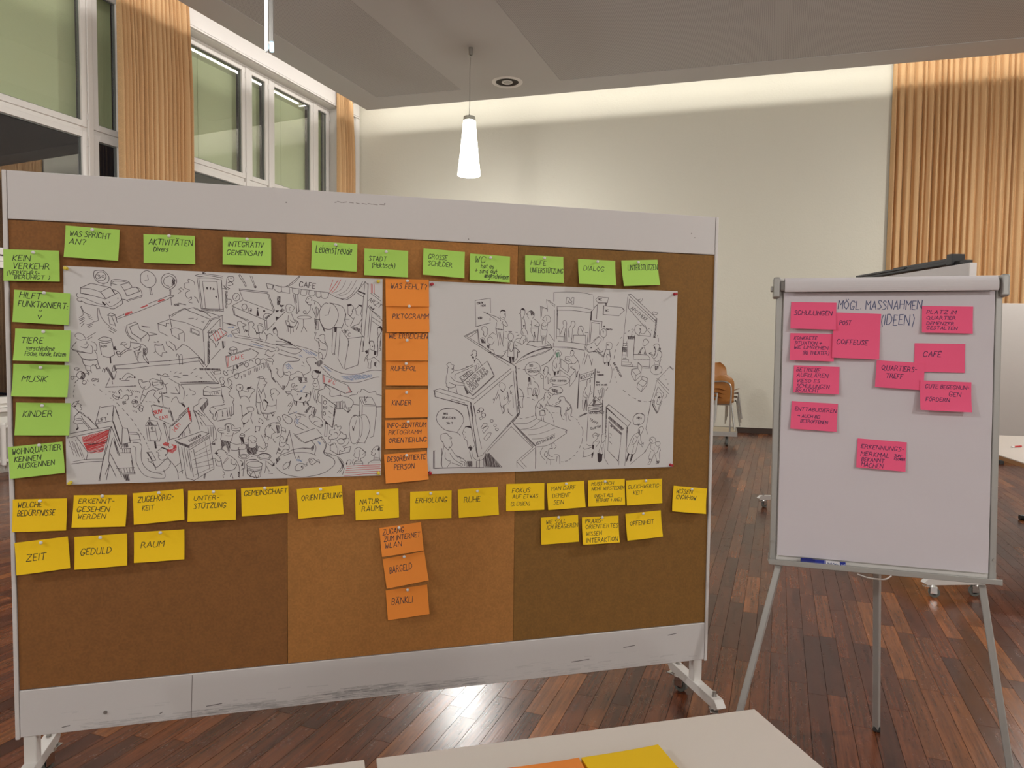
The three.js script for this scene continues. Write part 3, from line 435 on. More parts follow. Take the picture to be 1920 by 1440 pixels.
['l',614,504,644,535],['s',688,488,725,502,765,539,803,579,830,617],['l',830,613,826,467],['l',856,466,854,616],['l',851,466,849,616],['H',856,466,861,466,863,616,857,616],
['l',837,647,861,609],['l',844,639,830,617],['l',871,592,931,517],['s',875,466,896,484,899,507,913,487,917,469],['K',940,464,947,464,950,509,945,513],['l',957,464,957,494,950,509],
['s',613,601,697,588,792,576],['s',613,625,697,616,748,605,792,600],['s',657,570,660,555,670,566,677,626],['s',674,574,684,557,692,570,694,624],['l',792,578,796,598,823,639],
['H',794,576,803,576,833,628,823,624],['H',795,647,927,650,927,661,802,662],['l',875,665,892,688,930,684,932,661,892,669],['l',888,665,892,688],
['l',837,665,847,684,864,703,891,737],['l',864,669,919,748],['l',679,745,891,741,919,752,683,756],['H',679,744,816,735,891,740,816,745],['l',646,682,660,673],['l',673,685,686,680],
['l',744,685,758,675],['l',761,660,778,651],['l',775,705,785,698],['s',802,713,812,716,814,709],['l',639,704,669,702],['l',696,696,727,696],['l',663,715,683,711],['d',622,672,3],
['s',985,513,1008,501,1032,512,1032,538],['l',985,513,983,545,995,550],['s',985,520,1007,524,1032,517],['l',993,524,997,546],['l',1013,525,1013,542],['K',978,541,990,543,990,552],
['l',960,566,1119,510,1172,540,1146,575,970,645,960,566],['l',965,570,1121,516],['H',1119,510,1124,510,1172,538,1169,542],['r',967,566,974,638],['r',976,569,979,634],
['t',1000,596,27,-14,1,"CAFE"],['l',1011,628,1009,660],['K',1030,626,1037,626,1039,649,1034,649],['s',1039,645,1060,610,1071,622,1057,622],['s',1053,633,1071,610,1078,625],
['s',1106,621,1104,630,1098,636,1090,636,1084,630,1081,621,1084,612,1090,607,1098,607,1104,612,1106,621],['s',1110,598,1124,590,1138,602],
['s',1183,597,1180,610,1172,617,1162,618,1154,610,1151,598,1154,585,1162,577,1172,577,1180,585,1183,597],['s',1189,586,1199,578,1214,585],
['s',1217,593,1232,577,1257,577,1264,600,1217,589],['l',1261,600,1261,619],['l',975,716,1053,677,1199,610],['H',1199,609,1203,609,1203,651,1200,651],
['s',923,725,930,710,947,710,944,725,954,737,947,756,933,752,925,729],['s',947,676,951,665,965,676,975,691,958,695,947,676],['s',968,676,975,661,1000,660,1003,679],
['s',1007,683,1014,653,1032,660],['s',1017,706,1021,687,1042,679,1042,706,1028,717,1017,706],['l',1060,698,1062,715],['l',1076,686,1078,706],['l',1083,686,1085,705],
['l',1103,667,1104,690],['l',1110,665,1113,690],['l',1119,663,1122,686],['l',1145,648,1145,667],['l',1154,640,1156,667],['l',1163,640,1165,663],['l',1174,632,1176,655],
['l',1188,624,1190,643],['l',1207,608,1210,643],['l',1217,601,1219,639],['l',1225,597,1228,639],['l',1235,612,1239,658],['l',1246,631,1243,639,1253,666],
['H',970,718,975,718,982,771,979,771],['s',981,721,1000,736,1000,752,989,767],['l',986,771,1000,786,1003,755],['l',930,756,940,771,954,767,947,752],
['s',1244,650,1253,681,1257,712,1283,743],['H',1257,708,1268,708,1283,739,1275,739],['l',1160,711,1221,718],['l',1174,705,1176,711],['s',1172,709,1174,701,1199,705,1203,714],
['s',1174,713,1174,728,1170,747,1163,770],['s',1210,720,1214,736,1226,743,1217,755,1199,759],['d',1205,733,2],['l',1217,757,1206,778],
['l',1163,774,1156,836,1154,902,1163,933,1170,960],['l',1199,782,1214,832,1215,852],['l',1170,778,1188,821,1199,786],['s',1170,805,1181,844,1188,875,1170,882,1156,875],
['l',1181,886,1185,937,1195,960],['s',1206,863,1195,882,1199,913,1213,937,1228,887,1206,863],['K',1204,861,1210,859,1233,883,1230,888],['s',1246,809,1253,790,1275,786,1283,790],
['s',1248,805,1253,828,1268,817],['l',1250,832,1264,867],['s',1224,902,1257,906,1283,898],['l',1195,952,1232,956,1283,945],['l',1199,960,1206,977],['l',1232,960,1228,977],
['l',1257,957,1261,978],['s',822,790,846,771,877,782,926,778],['l',822,794,822,831,933,835],['l',825,805,863,811,926,797],['H',822,831,933,834,933,837,822,835],
['H',933,828,943,828,954,881,948,883],['l',862,814,865,828],['l',874,813,877,828],['l',889,809,893,826],['l',902,807,905,824],['l',912,807,915,822],
['s',930,775,940,771,972,775,993,794,982,813,989,836,1013,855,1006,878,1012,897],['l',933,782,936,828],['l',880,907,929,900,955,893],['s',863,938,863,919,880,911,898,923],
['s',859,934,870,953,884,961],['s',894,974,901,942,908,968],['l',968,916,974,974],['l',982,912,988,969],['l',996,908,999,966],['l',1010,897,1011,958,992,975],
['s',911,934,939,927,968,916],['l',939,974,945,950],['s',758,929,763,907,791,888,794,865,818,850,846,858,849,892],['l',758,929,773,972],['l',801,914,814,941],
['H',801,914,849,858,853,892,818,941],['l',787,933,828,973],['l',760,933,814,973],['s',733,782,743,797,767,805,770,824,753,829],['l',716,835,723,829],
['s',612,719,652,745,686,767,703,805,699,857],['s',649,775,669,816,672,820],['s',669,760,676,790,674,820],['l',622,816,672,822],
['s',624,876,635,853,655,842,665,865,675,883,699,880],['K',683,887,695,887,709,904,704,910],['l',729,910,671,971],['l',729,910,742,972],['R',722,921,731,914,741,972,730,972],
['l',691,971,722,929],['l',611,913,627,971],['s',1071,778,1067,792,1056,801,1042,801,1031,792,1027,778,1031,764,1042,756,1056,756,1067,764,1071,778],['d',1053,780,6],
['s',1042,801,1049,836,1056,843,1081,836,1106,851,1113,874],['s',1060,794,1088,805,1102,809,1109,790],['s',1109,786,1127,782,1142,790,1145,801,1127,820,1113,851],
['K',1095,790,1102,774,1113,778,1124,769,1117,782],['l',1052,836,1056,855],['l',1052,897,1061,901,1066,976],['l',1063,975,1109,947],
['s',1095,920,1098,913,1134,913,1138,936,1109,944,1095,920],['l',1127,955,1123,976],['l',1257,961,1264,976],['s',1008,463,1096,488,1217,516],['l',1124,460,1275,507],
['l',1182,459,1283,484],['B',1114,472,1203,493,1199,501,1114,480],['s',1217,535,1232,516,1243,527,1254,531,1272,525,1283,519],['s',1217,547,1235,562,1257,565,1272,546],
['l',1210,551,1219,545],['s',1283,480,1356,498,1448,514,1422,540,1392,542,1315,516],['l',1283,457,1323,460,1392,482,1448,514],['H',1352,456,1367,455,1396,478,1389,482],
['B',1451,506,1489,515,1556,545,1552,557,1504,546,1478,531],['s',1400,482,1489,504,1564,536],['B',1426,542,1455,557,1459,568,1437,559],['s',1283,507,1290,497,1303,517,1290,526],
['l',1563,451,1569,502,1564,530],['s',1605,450,1622,481,1620,521,1609,564,1590,580],['s',1567,502,1590,512,1613,513],['s',1567,537,1575,529,1590,549,1590,576],
['l',1565,536,1568,577],['H',1538,605,1579,581,1598,600,1568,634],['l',1579,569,1601,576],['s',1299,542,1356,558,1429,575,1433,590,1400,595,1356,599,1334,623,1330,661,1337,677],
['B',1345,619,1367,607,1396,649,1356,649],['s',1556,589,1541,569,1511,564,1489,570,1481,586,1496,613,1511,640,1504,668,1463,690],['l',1459,598,1468,613],['l',1452,623,1470,629],
['s',1579,628,1617,667,1655,702,1724,734,1790,743,1848,737,1950,705,1982,702],['s',1598,612,1655,647,1724,676,1789,683,1848,677,1926,654,1997,654],
['B',1594,624,1617,627,1655,667,1640,665],['B',1716,698,1828,685,1934,685,1926,705,1782,729,1739,718],['l',1656,449,1654,532],['l',1679,449,1673,536],
['s',1675,541,1673,545,1670,547,1666,547,1662,545,1661,541,1662,537,1666,534,1670,534,1673,536,1675,541],['l',1707,448,1695,571,1731,642],['l',1769,447,1739,644],
['l',1854,445,1832,617,1747,648],['l',1868,445,1868,521],['l',1858,519,1870,521],['s',1913,468,1909,452,1932,443,1944,463],['s',1917,472,1917,500,1941,511,1948,487,1942,459],
['d',1933,482,4],['K',1882,518,1897,510,1901,526,1894,534],['K',1945,513,1960,517,1957,543,1945,540],['l',1909,500,1905,536,1886,560,1878,589],['l',1905,536,1894,568],
['s',1898,572,1921,572,1941,560,1945,564],['l',1941,556,1985,595],['l',1894,568,1906,604,1902,636,1922,640,1922,604,1929,580],['H',1945,596,1965,592,1957,616,1961,632,1945,620],
['l',1968,443,1972,503,1969,547,1961,555],['s',1980,495,1992,499,1984,515],['l',1987,442,1986,491],['s',1283,646,1297,654,1290,677,1315,708,1334,685,1334,669],
['s',1337,669,1356,673,1370,665,1381,684,1370,704,1374,716],['s',1378,688,1404,680,1426,664,1455,676,1463,703],['s',1334,673,1341,688,1363,692],['s',1374,708,1359,758,1352,766],
['l',1370,727,1396,723],['s',1393,723,1404,708,1426,704,1463,707],['H',1426,707,1456,707,1456,744,1441,745],['H',1470,707,1485,707,1489,735,1474,731],['l',1459,744,1489,738],
['l',1283,728,1330,794,1341,782,1356,762],['H',1323,762,1345,766,1337,794,1326,790],['s',1519,691,1526,664,1549,654,1568,671,1564,695,1553,715],
['s',1521,687,1517,695,1527,699,1527,711,1542,715,1557,713],['K',1538,656,1568,659,1570,677,1553,675,1541,667],['K',1570,667,1579,663,1579,677,1573,677],
['s',1538,723,1527,754,1542,774,1557,766],['l',1557,719,1570,766,1568,797],['l',1534,750,1549,750],['s',1530,782,1549,793,1572,786],['l',1530,774,1527,805,1538,868],
['l',1564,797,1557,849,1550,884],['l',1538,797,1546,845,1542,880],['l',1550,869,1557,896],['l',1592,685,1763,761,1794,811,1744,819,1594,746,1592,685],
['H',1593,740,1744,815,1746,821,1593,748],['H',1761,761,1767,763,1796,811,1790,811],['r',1598,691,1600,738],['r',1606,699,1602,742],['r',1767,777,1786,809],['r',1755,813,1782,805],
['t',1629,740,24,21,1,"W C"],['H',1610,754,1617,756,1617,766,1612,766],['H',1709,811,1715,811,1715,833,1711,833],
['s',1568,797,1602,786,1606,766,1629,778,1644,797,1640,825,1656,841,1709,833,1740,841,1771,849,1802,878,1791,914,1771,922],
['s',1568,801,1561,813,1572,829,1561,849,1565,877,1584,888],['s',1771,845,1783,833,1825,826,1833,810,1852,810,1860,789,1888,797,1911,814,1955,806,1963,826,1995,834,2013,850],
['l',1800,898,1841,902],['l',2007,879,2003,915,1963,917],['s',1389,778,1385,758,1396,749,1404,751],['l',1396,782,1404,758,1424,764],['l',1404,786,1411,770,1422,766],
['s',1409,786,1419,790,1426,786],['s',1343,811,1382,803,1385,790,1407,794,1422,805,1437,811],['K',1343,807,1356,807,1352,815],['l',1352,819,1382,817],
['s',1359,833,1371,825,1389,833,1400,868,1404,895],['l',1422,805,1497,817,1512,829],['l',1508,805,1514,817,1512,833,1504,868,1489,876],['H',1506,805,1514,805,1516,829,1508,825],
['l',1400,868,1419,876,1463,882,1490,888],['K',1417,872,1422,874,1419,903,1414,903],['K',1461,882,1467,882,1471,902,1465,902],['K',1489,884,1495,884,1499,902,1493,902],
['l',1467,880,1478,872,1489,884],['B',1437,807,1474,762,1480,766,1456,807],['l',1424,829,1426,821],['K',1435,864,1445,848,1454,845,1445,864],
['K',1476,843,1486,821,1489,825,1484,845],['l',1360,907,1385,876],['l',1371,911,1396,880],['H',1471,951,1505,904,1520,908,1486,959],['l',1363,954,1393,895],['b',1371,966,1422,948],
['g',1404,954,1478,971],['s',1520,959,1523,920,1538,920,1531,963],['s',1535,959,1542,932,1550,936,1542,967],['l',1520,963,1505,980],['l',1587,833,1590,981],
['l',1587,833,1685,905,1668,982],['l',1595,839,1687,909],['H',1673,913,1685,907,1672,982,1664,982],
['s',1619,883,1617,891,1612,896,1605,895,1600,891,1598,883,1600,875,1605,870,1611,870,1617,875,1619,883],['s',1595,908,1606,916,1622,913,1614,928,1603,930,1595,908],
['s',1613,962,1612,970,1607,974,1602,974,1598,969,1596,962,1598,955,1602,950,1607,950,1611,955,1613,962],['l',1639,905,1662,919],['l',1635,946,1652,961],['l',1667,881,1725,877],
['l',1687,929,1729,927],['l',1725,869,1729,925],['l',1690,881,1689,925],['l',1698,881,1696,925],['l',1706,881,1706,925],['l',1715,881,1715,925],['l',1733,877,1744,925],
['l',1742,877,1756,926],['l',1729,925,1768,956,1768,918],['l',1775,922,1775,950,1791,918],['l',1845,846,1846,984],['l',1845,846,1931,848,1963,911,1867,908,1845,846],
['l',1861,858,1877,898,1959,903],['l',1865,910,1863,984],['l',1963,913,1962,986],['t',1872,870,32,11,0,"V"],['t',1888,886,17,5,0,"r"],['s',1803,984,1811,974,1838,977],
['H',1805,982,1818,974,1818,984,1807,984],['l',1283,790,1308,817,1293,832],['l',1286,860,1284,930],['s',1326,973,1337,965,1349,969],['l',79,941,51,969],['s',81,941,101,959,123,974],
['s',51,969,52,984,60,984],['s',58,985,79,980,93,986,91,993,60,995],['s',53,987,47,1009,66,1020,68,1049],['s',69,1013,84,1013,100,1013],['K',60,1054,72,1038,75,1045,63,1058],
['l',91,966,100,988,153,1057],['l',100,1002,134,1046,134,1057],['l',129,970,157,1010],['l',123,972,141,992,188,1047],['H',179,1025,182,1025,190,1047,185,1049],
['l',193,931,171,1018,272,999,277,932],['l',173,1020,188,1047],['t',190,1007,22,-13,0,"LIFT"],['l',242,951,242,959],['l',293,932,329,1042],['l',272,1001,315,1152],
['l',277,1005,322,1167],['l',179,1025,182,1025],['s',9,1084,137,1057,265,1036],['l',8,1109,64,1096,252,1052],['l',265,1037,315,1182],['l',63,1103,126,1206,116,1253],
['l',265,1037,241,1165,214,1260,187,1395],['l',262,1041,249,1063],['l',254,1052,207,1289,193,1395],['l',270,1115,254,1187,245,1261,252,1283,232,1389],['l',226,1352,249,1287],
['l',246,1264,290,1373],['l',259,1298,287,1365],['l',277,1107,311,1226],['l',283,1137,305,1226,314,1230],['H',274,1129,283,1137,305,1222,298,1218],['l',260,1224,323,1370],
['l',256,1213,297,1307],['R',93,1102,252,1057,235,1139,98,1136],['R',98,1140,232,1136,218,1187,126,1202],['R',135,1206,215,1186,215,1201,142,1212],
['H',123,1151,232,1137,233,1141,127,1159],['l',123,1208,220,1188],['s',40,1265,113,1251,214,1251],['s',31,1279,112,1269,214,1265],['g',19,1125,44,1222],['g',33,1131,63,1230],
['g',48,1139,78,1234],['g',64,1146,94,1242],['g',79,1161,106,1249],['g',20,1160,44,1189],['g',39,1131,69,1215],['g',55,1124,91,1227],['l',11,1105,18,1088],
['l',329,1046,359,1050,377,1143,325,1156,329,1046],['l',359,1050,366,1080,371,1139],['l',365,1076,410,1077,427,1088],['l',368,1087,427,1092,436,1137],['l',374,1128,436,1125],
['H',335,1153,361,1150,364,1176,338,1179],['l',318,1185,377,1183,376,1213,318,1211],['l',328,1186,331,1212],['l',341,1186,342,1212],['l',354,1186,355,1212],['l',367,1183,368,1213],
['l',328,1164,321,1186],['l',378,1213,398,1351],['l',382,1265,388,1310],['l',291,1314,398,1312],['l',304,1314,320,1348,404,1344],['l',318,1318,323,1344],['l',336,1317,341,1343],
['l',352,1316,357,1342],['l',369,1315,372,1341],['l',385,1313,388,1339],['l',323,1354,404,1355],['H',329,1358,365,1357,371,1398,342,1397],
['s',390,1143,426,1147,444,1170,439,1222,448,1286,487,1335,564,1362],['s',390,1169,406,1180,409,1229,412,1284,444,1349,487,1378,578,1387,574,1331],['l',355,951,366,965],
['l',379,982,393,1001],['l',401,1019,414,1036],['l',421,1051,429,1068],['l',437,1081,443,1092],['l',453,1105,461,1124],['l',469,1145,474,1156],['l',479,1167,482,1178],
['l',485,1186,488,1192],['d',490,982,5],['l',490,985,490,995],['l',467,1026,487,996,537,1005],['H',477,1026,490,998,520,1032,503,1032],['l',467,1031,536,1032,538,1008],
['l',468,1030,482,1136,552,1137,562,1087,536,1006],['l',482,1037,494,1130],['l',523,1038,539,1128],['H',489,1132,552,1137,554,1141,492,1136],
['K',519,1142,527,1142,532,1185,524,1185],['s',512,1051,510,1055,507,1058,504,1058,501,1055,500,1050,501,1046,504,1043,507,1043,510,1046,512,1051],['l',506,1060,506,1075],
['l',494,1075,523,1071],['l',535,1165,562,1165],['l',504,934,523,978,610,1022],['t',517,960,23,-13,1,"SUV"],['t',550,995,20,-13,1,"TAXI"],['H',573,1013,586,1016,586,1026,575,1024],
['l',576,1020,607,1178],['l',586,1024,609,1122],['R',569,1158,585,1145,609,1152,609,1174,579,1170],['R',592,1196,609,1189,608,1219,595,1211],
['K',563,1177,598,1193,597,1198,562,1182],['s',563,1184,542,1201,531,1211,543,1217,544,1251,564,1267,581,1260],['s',595,1196,598,1219,585,1234],['s',585,1226,591,1230,585,1237],
['d',558,1201,2],['l',546,1232,553,1233],['s',595,1245,608,1264],['l',472,1212,502,1209,528,1266,508,1269,472,1212],['H',472,1214,482,1212,508,1265,498,1261],['d',502,1241,3],
['s',475,1253,484,1257,481,1268,494,1276,501,1269],['s',488,1276,507,1287,521,1310,527,1329],['s',508,1269,531,1314,584,1264,601,1260],['s',530,1346,574,1342,608,1313],
['l',611,935,634,1006],['l',621,935,637,1002],['l',610,1047,712,935],['l',623,1039,729,936],['l',630,1036,725,939],['l',617,1024,609,1137],['R',724,936,737,936,745,1007,739,1007],
['l',739,936,749,1007,667,1115],['l',609,1129,663,1115,735,1022],['t',647,1074,22,-54,1,"HEIM"],['l',694,1078,690,1112],['l',701,1078,701,1108],
['H',725,1037,730,1037,742,1087,736,1090],['R',622,1159,653,1168,656,1194,629,1223,608,1212,609,1197,629,1193,636,1179],['l',622,1178,609,1182],['l',766,936,800,1065],
['l',773,936,838,1039,883,1040],['s',814,936,856,997,890,1044,900,1116,876,1154],['l',804,1012,814,1039],['l',848,1051,855,1089],['l',866,1047,869,1112],['l',880,1047,883,1135],
['H',870,1158,895,1154,893,1170,877,1171],['s',874,1144,893,1145,907,1124],['l',644,1136,810,1076,855,1092,734,1166],['l',644,1136,734,1181],
['H',646,1139,734,1170,734,1192,653,1153],['t',734,1147,14,-27,0,"KALENDER"],['l',734,1172,859,1104],['l',734,1200,858,1119],['l',738,1181,859,1112],['l',663,1168,689,1361],
['l',685,1180,712,1381],['l',700,1184,720,1313],['l',717,1192,743,1352],['l',729,1196,757,1387],['l',758,1197,788,1388],['l',712,1391,760,1410,885,1334],['l',858,1119,885,1330],
['g',768,1220,872,1161],['g',831,1149,859,1341],['g',761,1246,862,1203],['g',747,1272,865,1230],['g',761,1299,872,1272],['g',754,1326,878,1303],['g',767,1372,878,1322],
['d',745,1213,3],['H',819,1366,833,1367,829,1401,819,1397],['l',647,1311,679,1285],['l',668,1351,699,1335],['l',685,1331,689,1354],['s',608,1264,638,1303,658,1345,663,1398],
['s',608,1302,618,1291,611,1272],['H',908,1004,988,986,995,988,911,1010],['s',883,967,880,990,897,1002,908,975,904,945,894,960],['s',863,937,870,952,880,960],['l',939,937,944,979],
['l',967,938,974,976],['l',985,938,988,972],['l',1011,938,1010,961,992,976],['s',953,1041,964,1026,988,1024,1006,1034,1016,1046],['s',960,1064,960,1037,981,1028,999,1041,995,1068],
['s',956,1056,939,1056,918,1055,911,1071,925,1086,949,1090],['s',918,1071,939,1071,960,1064],['s',1006,1057,1031,1059,1054,1054,1048,1077,1013,1099],
['s',1002,1072,1023,1076,1048,1073],['H',969,1041,981,1041,981,1053,971,1053],['s',974,1056,974,1079,983,1080,981,1060],['d',973,1093,3],['l',935,1090,928,1136],
['l',1009,1088,995,1145],['s',960,1108,981,1110,1002,1109],['H',930,1136,991,1149,988,1191,980,1233,960,1175,945,1182,938,1205,928,1201],
['s',893,1227,903,1212,924,1201,949,1209,963,1229],['K',889,1227,903,1221,910,1231,900,1233],['s',900,1233,917,1251,931,1274],['d',928,1251,2],['s',956,1221,970,1229,963,1237],
['s',966,1237,995,1253,1026,1281],['s',931,1274,934,1305,948,1344,987,1349,1016,1338,1030,1308],['g',970,1256,938,1305],['g',980,1260,945,1301],['s',1026,1281,1044,1324,1047,1402],
['s',994,1272,994,1299,1016,1311,1026,1292],['s',865,1268,889,1265,917,1287,931,1274],['s',893,1275,903,1312,931,1316],['s',941,1351,952,1371,941,1382,946,1398],
['s',987,1392,994,1372,1005,1404],['H',1035,1358,1046,1359,1046,1398,1037,1397],['s',991,1153,1023,1169,1055,1166],['s',991,1207,1023,1211,1048,1204],['l',1063,939,1066,989],
['s',1063,989,1063,1008,1077,1031,1073,1050],['s',1077,1031,1102,1012,1109,997],['l',1070,979,1113,943],['l',1127,951,1120,989,1134,1028],['K',1070,1023,1084,1023,1075,1039],
['l',1163,947,1163,959,1185,963],['s',1188,955,1232,961,1268,952],['l',1199,963,1210,986,1224,998,1232,963],['l',1253,956,1264,975,1272,956],['s',1221,1002,1239,1000],
['l',1170,1013,1177,990,1199,1008,1199,1025],['d',1174,1019,5],['d',1195,1026,5],['l',1148,1075,1152,1046,1179,1048,1175,1075],['d',1152,1083,6],['d',1173,1076,5],
['s',1048,1112,1062,1093,1080,1104,1077,1120,1052,1123,1048,1112],['s',1052,1104,1066,1108,1080,1101],['l',1077,1089,1114,1059],
['K',1048,1119,1069,1120,1077,1158,1073,1162,1055,1131],['l',1055,1123,1062,1170],['s',1059,1170,1069,1166,1087,1174,1084,1201,1062,1204],['l',1069,1162,1094,1159],
['s',1102,1136,1109,1117,1130,1111,1152,1125,1157,1149,1145,1156],['s',1105,1136,1102,1159,1109,1190,1130,1198,1152,1187,1155,1164],['s',1116,1144,1130,1160,1152,1160],
['d',1102,1135,5],['l',1141,1144,1152,1149],['H',1087,1170,1105,1167,1109,1194,1152,1195,1155,1172,1173,1188,1155,1238,1130,1245,1094,1209],['l',1173,1184,1202,1208,1217,1193],
['s',1159,1215,1195,1223,1217,1216,1222,1193],['l',1186,1105,1215,1169],
['s',1231,1178,1229,1184,1225,1188,1220,1188,1215,1184,1214,1177,1215,1171,1220,1167,1225,1167,1229,1171,1231,1178],['s',1044,1189,1041,1208,1059,1204],
['H',1041,1216,1050,1208,1050,1247,1042,1246],['s',1110,1256,1104,1266,1087,1272,1066,1271,1049,1265,1042,1254,1049,1244,1066,1238,1087,1239,1104,1246,1110,1256],
['s',1096,1254,1092,1259,1081,1263,1068,1262,1057,1258,1053,1253,1057,1247,1068,1244,1081,1244,1092,1248,1096,1254],['H',1101,1205,1130,1233,1112,1245,1087,1217],
['s',1251,1260,1243,1274,1221,1282,1194,1281,1173,1272,1164,1258,1173,1244,1194,1236,1221,1237,1243,1246,1251,1260],
['s',1244,1256,1237,1266,1219,1272,1196,1271,1178,1265,1171,1254,1178,1244,1197,1238,1219,1239,1237,1246,1244,1256],['d',1205,1249,3],['l',1080,1282,1080,1341],
['l',1048,1278,1069,1294,1062,1309],['K',1058,1320,1062,1305,1069,1301,1067,1317],['l',1217,1290,1217,1330,1209,1372],['l',1219,1322,1239,1362],['s',1224,1295,1250,1315,1261,1327],
['s',1239,1279,1257,1296,1268,1312],['K',1259,1321,1272,1304,1272,1324],['l',1058,1348,1072,1336],['l',1072,1340,1069,1391],
['s',1197,1313,1187,1326,1160,1333,1128,1331,1102,1323,1092,1310,1102,1298,1128,1291,1161,1292,1187,1300,1197,1313],['s',1090,1294,1094,1283,1123,1276,1162,1285,1195,1313],
['l',1094,1314,1097,1376],['l',1191,1325,1180,1399],['s',1097,1376,1130,1399,1166,1404,1180,1399],['s',1094,1333,1141,1350,1191,1344],['s',1098,1345,1141,1360,1188,1352],
['H',1094,1376,1130,1395,1166,1400,1180,1403,1151,1409,1112,1396],['l',1105,1353,1119,1385,1137,1356,1155,1402],['l',1166,1402,1180,1360],
['H',1092,1345,1098,1345,1101,1376,1096,1376],['s',1105,1279,1130,1276,1155,1277],['l',1123,1257,1162,1250],['s',1215,1111,1213,1068,1235,1037,1264,1022,1283,1024],
['l',1215,1111,1253,1131],['s',1218,1111,1217,1117,1214,1121,1211,1120,1208,1117,1207,1111,1208,1105,1211,1101,1214,1101,1217,1105,1218,1111],['s',1253,1057,1268,1077,1283,1093],
['s',1253,1127,1257,1104,1283,1089],['H',1235,1041,1253,1030,1253,1045,1239,1057],['l',1235,1131,1230,1146],['s',1264,1135,1272,1155,1283,1159],['l',1231,1375,1261,1380],
['l',1367,965,1408,955,1482,972],['g',1397,949,1482,982],['s',1326,976,1337,966,1360,975,1382,988,1389,1012,1374,1032,1356,1027,1334,1000,1326,976],['d',1348,988,3],
['s',1293,995,1293,982,1304,980,1312,995,1308,1015],['l',1293,995,1304,1015],['l',1410,969,1421,985,1408,1001,1404,1020,1415,1048,1467,1076],
['s',1423,985,1445,977,1441,993,1434,1001],['l',1436,1021,1501,1065],['B',1419,993,1434,1001,1430,1040,1411,1020],['s',1501,986,1505,974,1523,970,1529,986],['l',1520,970,1518,943],
['l',1535,982,1548,943],['l',1538,943,1535,978],['s',1501,990,1512,1014,1535,1038,1573,1058,1592,1051,1592,1019,1573,995,1542,982,1527,990],['s',1531,1030,1539,1018,1561,1014],
['H',1577,1042,1595,1035,1596,1047,1580,1050],['l',1588,943,1590,991,1660,1064,1679,944],['H',1673,944,1681,944,1664,1060,1658,1056],
['s',1613,961,1612,969,1607,973,1602,973,1598,969,1596,961,1598,954,1602,949,1607,949,1611,954,1613,961],['l',1633,944,1652,962],['l',1635,983,1647,992],
['K',1613,1019,1628,1031,1626,1039,1613,1033],['l',1613,1031,1607,1123,1621,1123,1626,1039],['l',1400,1099,1412,1111,1541,1066],['l',1404,1111,1453,1159],['l',1412,1111,1471,1167],
['H',1470,1165,1588,1122,1592,1128,1475,1171],['l',1554,1070,1586,1110],['s',1588,1126,1615,1167,1617,1199,1604,1234,1608,1250,1642,1263],
['s',1581,1130,1611,1179,1608,1214,1600,1234,1619,1259,1657,1276,1677,1301,1673,1329,1642,1360,1604,1383,1544,1400,1468,1410,1393,1401,1327,1377,1290,1344,1282,1332],
['s',1520,1157,1539,1177,1549,1205,1539,1249],['H',1513,1204,1539,1177,1535,1213,1520,1228],['s',1393,1215,1449,1204,1513,1212],
['s',1282,1281,1319,1250,1367,1228,1397,1213,1460,1203,1513,1206],['s',1330,1259,1375,1240,1438,1234,1505,1240,1547,1257],['B',1558,1157,1581,1166,1581,1182,1569,1178],
['H',1282,1281,1305,1266,1312,1278,1282,1316],['s',1310,1148,1308,1132,1319,1119,1334,1129,1330,1145],['s',1310,1148,1305,1168,1308,1187,1330,1192,1345,1176],
['s',1321,1160,1330,1166,1341,1161],['l',1343,1161,1356,1137,1373,1079],['s',1349,1161,1352,1173,1367,1181,1369,1208,1356,1216],['l',1371,1079,1389,1162,1404,1249,1414,1277],
['H',1299,1195,1316,1215,1305,1222,1293,1214],['l',1297,1207,1286,1242],['s',1367,1216,1345,1208,1330,1215,1316,1242],['l',1290,1230,1319,1244],
['H',1350,1133,1362,1133,1356,1161,1349,1157],['s',1283,1030,1304,1027,1319,1054,1316,1105,1283,1128],['s',1283,1019,1312,1023],['H',1283,1038,1304,1042,1308,1093,1290,1097],
['s',1319,1058,1341,1062,1349,1090],['l',1321,1078,1345,1086,1343,1098],['l',1425,1277,1434,1258,1438,1277],['B',1419,1281,1460,1286,1457,1302,1419,1293],
['s',1332,1349,1330,1329,1349,1306,1371,1303,1371,1319,1356,1342,1332,1353],['l',1367,1307,1380,1292,1371,1331,1365,1346],
['s',1410,1352,1412,1332,1438,1313,1468,1318,1464,1346,1442,1361,1416,1362,1410,1352],['s',1464,1318,1490,1323,1479,1334,1490,1307],['K',1449,1337,1457,1326,1459,1342],
['s',1500,1287,1509,1278,1532,1280,1551,1297,1566,1289,1574,1313,1558,1301,1524,1324,1506,1307,1500,1287],
['s',1523,1296,1522,1302,1518,1306,1514,1305,1511,1302,1509,1295,1511,1289,1514,1286,1518,1286,1522,1290,1523,1296],['l',1513,1319,1523,1326],
['s',1604,1234,1638,1255,1677,1260,1715,1286,1739,1323,1727,1363,1708,1382],['s',1615,1239,1657,1252],['s',1696,1277,1727,1314,1719,1354,1693,1386],
['H',1696,1277,1739,1327,1731,1359,1723,1326],['l',1743,1351,1731,1399],['s',1645,1079,1676,1076,1672,1056,1687,1040,1695,1060,1714,1050,1718,1069,1707,1080,1722,1097],
['s',1645,1079,1641,1103,1657,1112],['s',1676,1136,1688,1140,1699,1120,1687,1096,1676,1100],['s',1653,1119,1634,1131,1642,1147,1661,1144,1692,1152],
['s',1649,1151,1646,1167,1630,1175,1642,1187,1661,1176],['s',1707,1117,1722,1093,1734,1109,1753,1113,1753,1138,1730,1145],
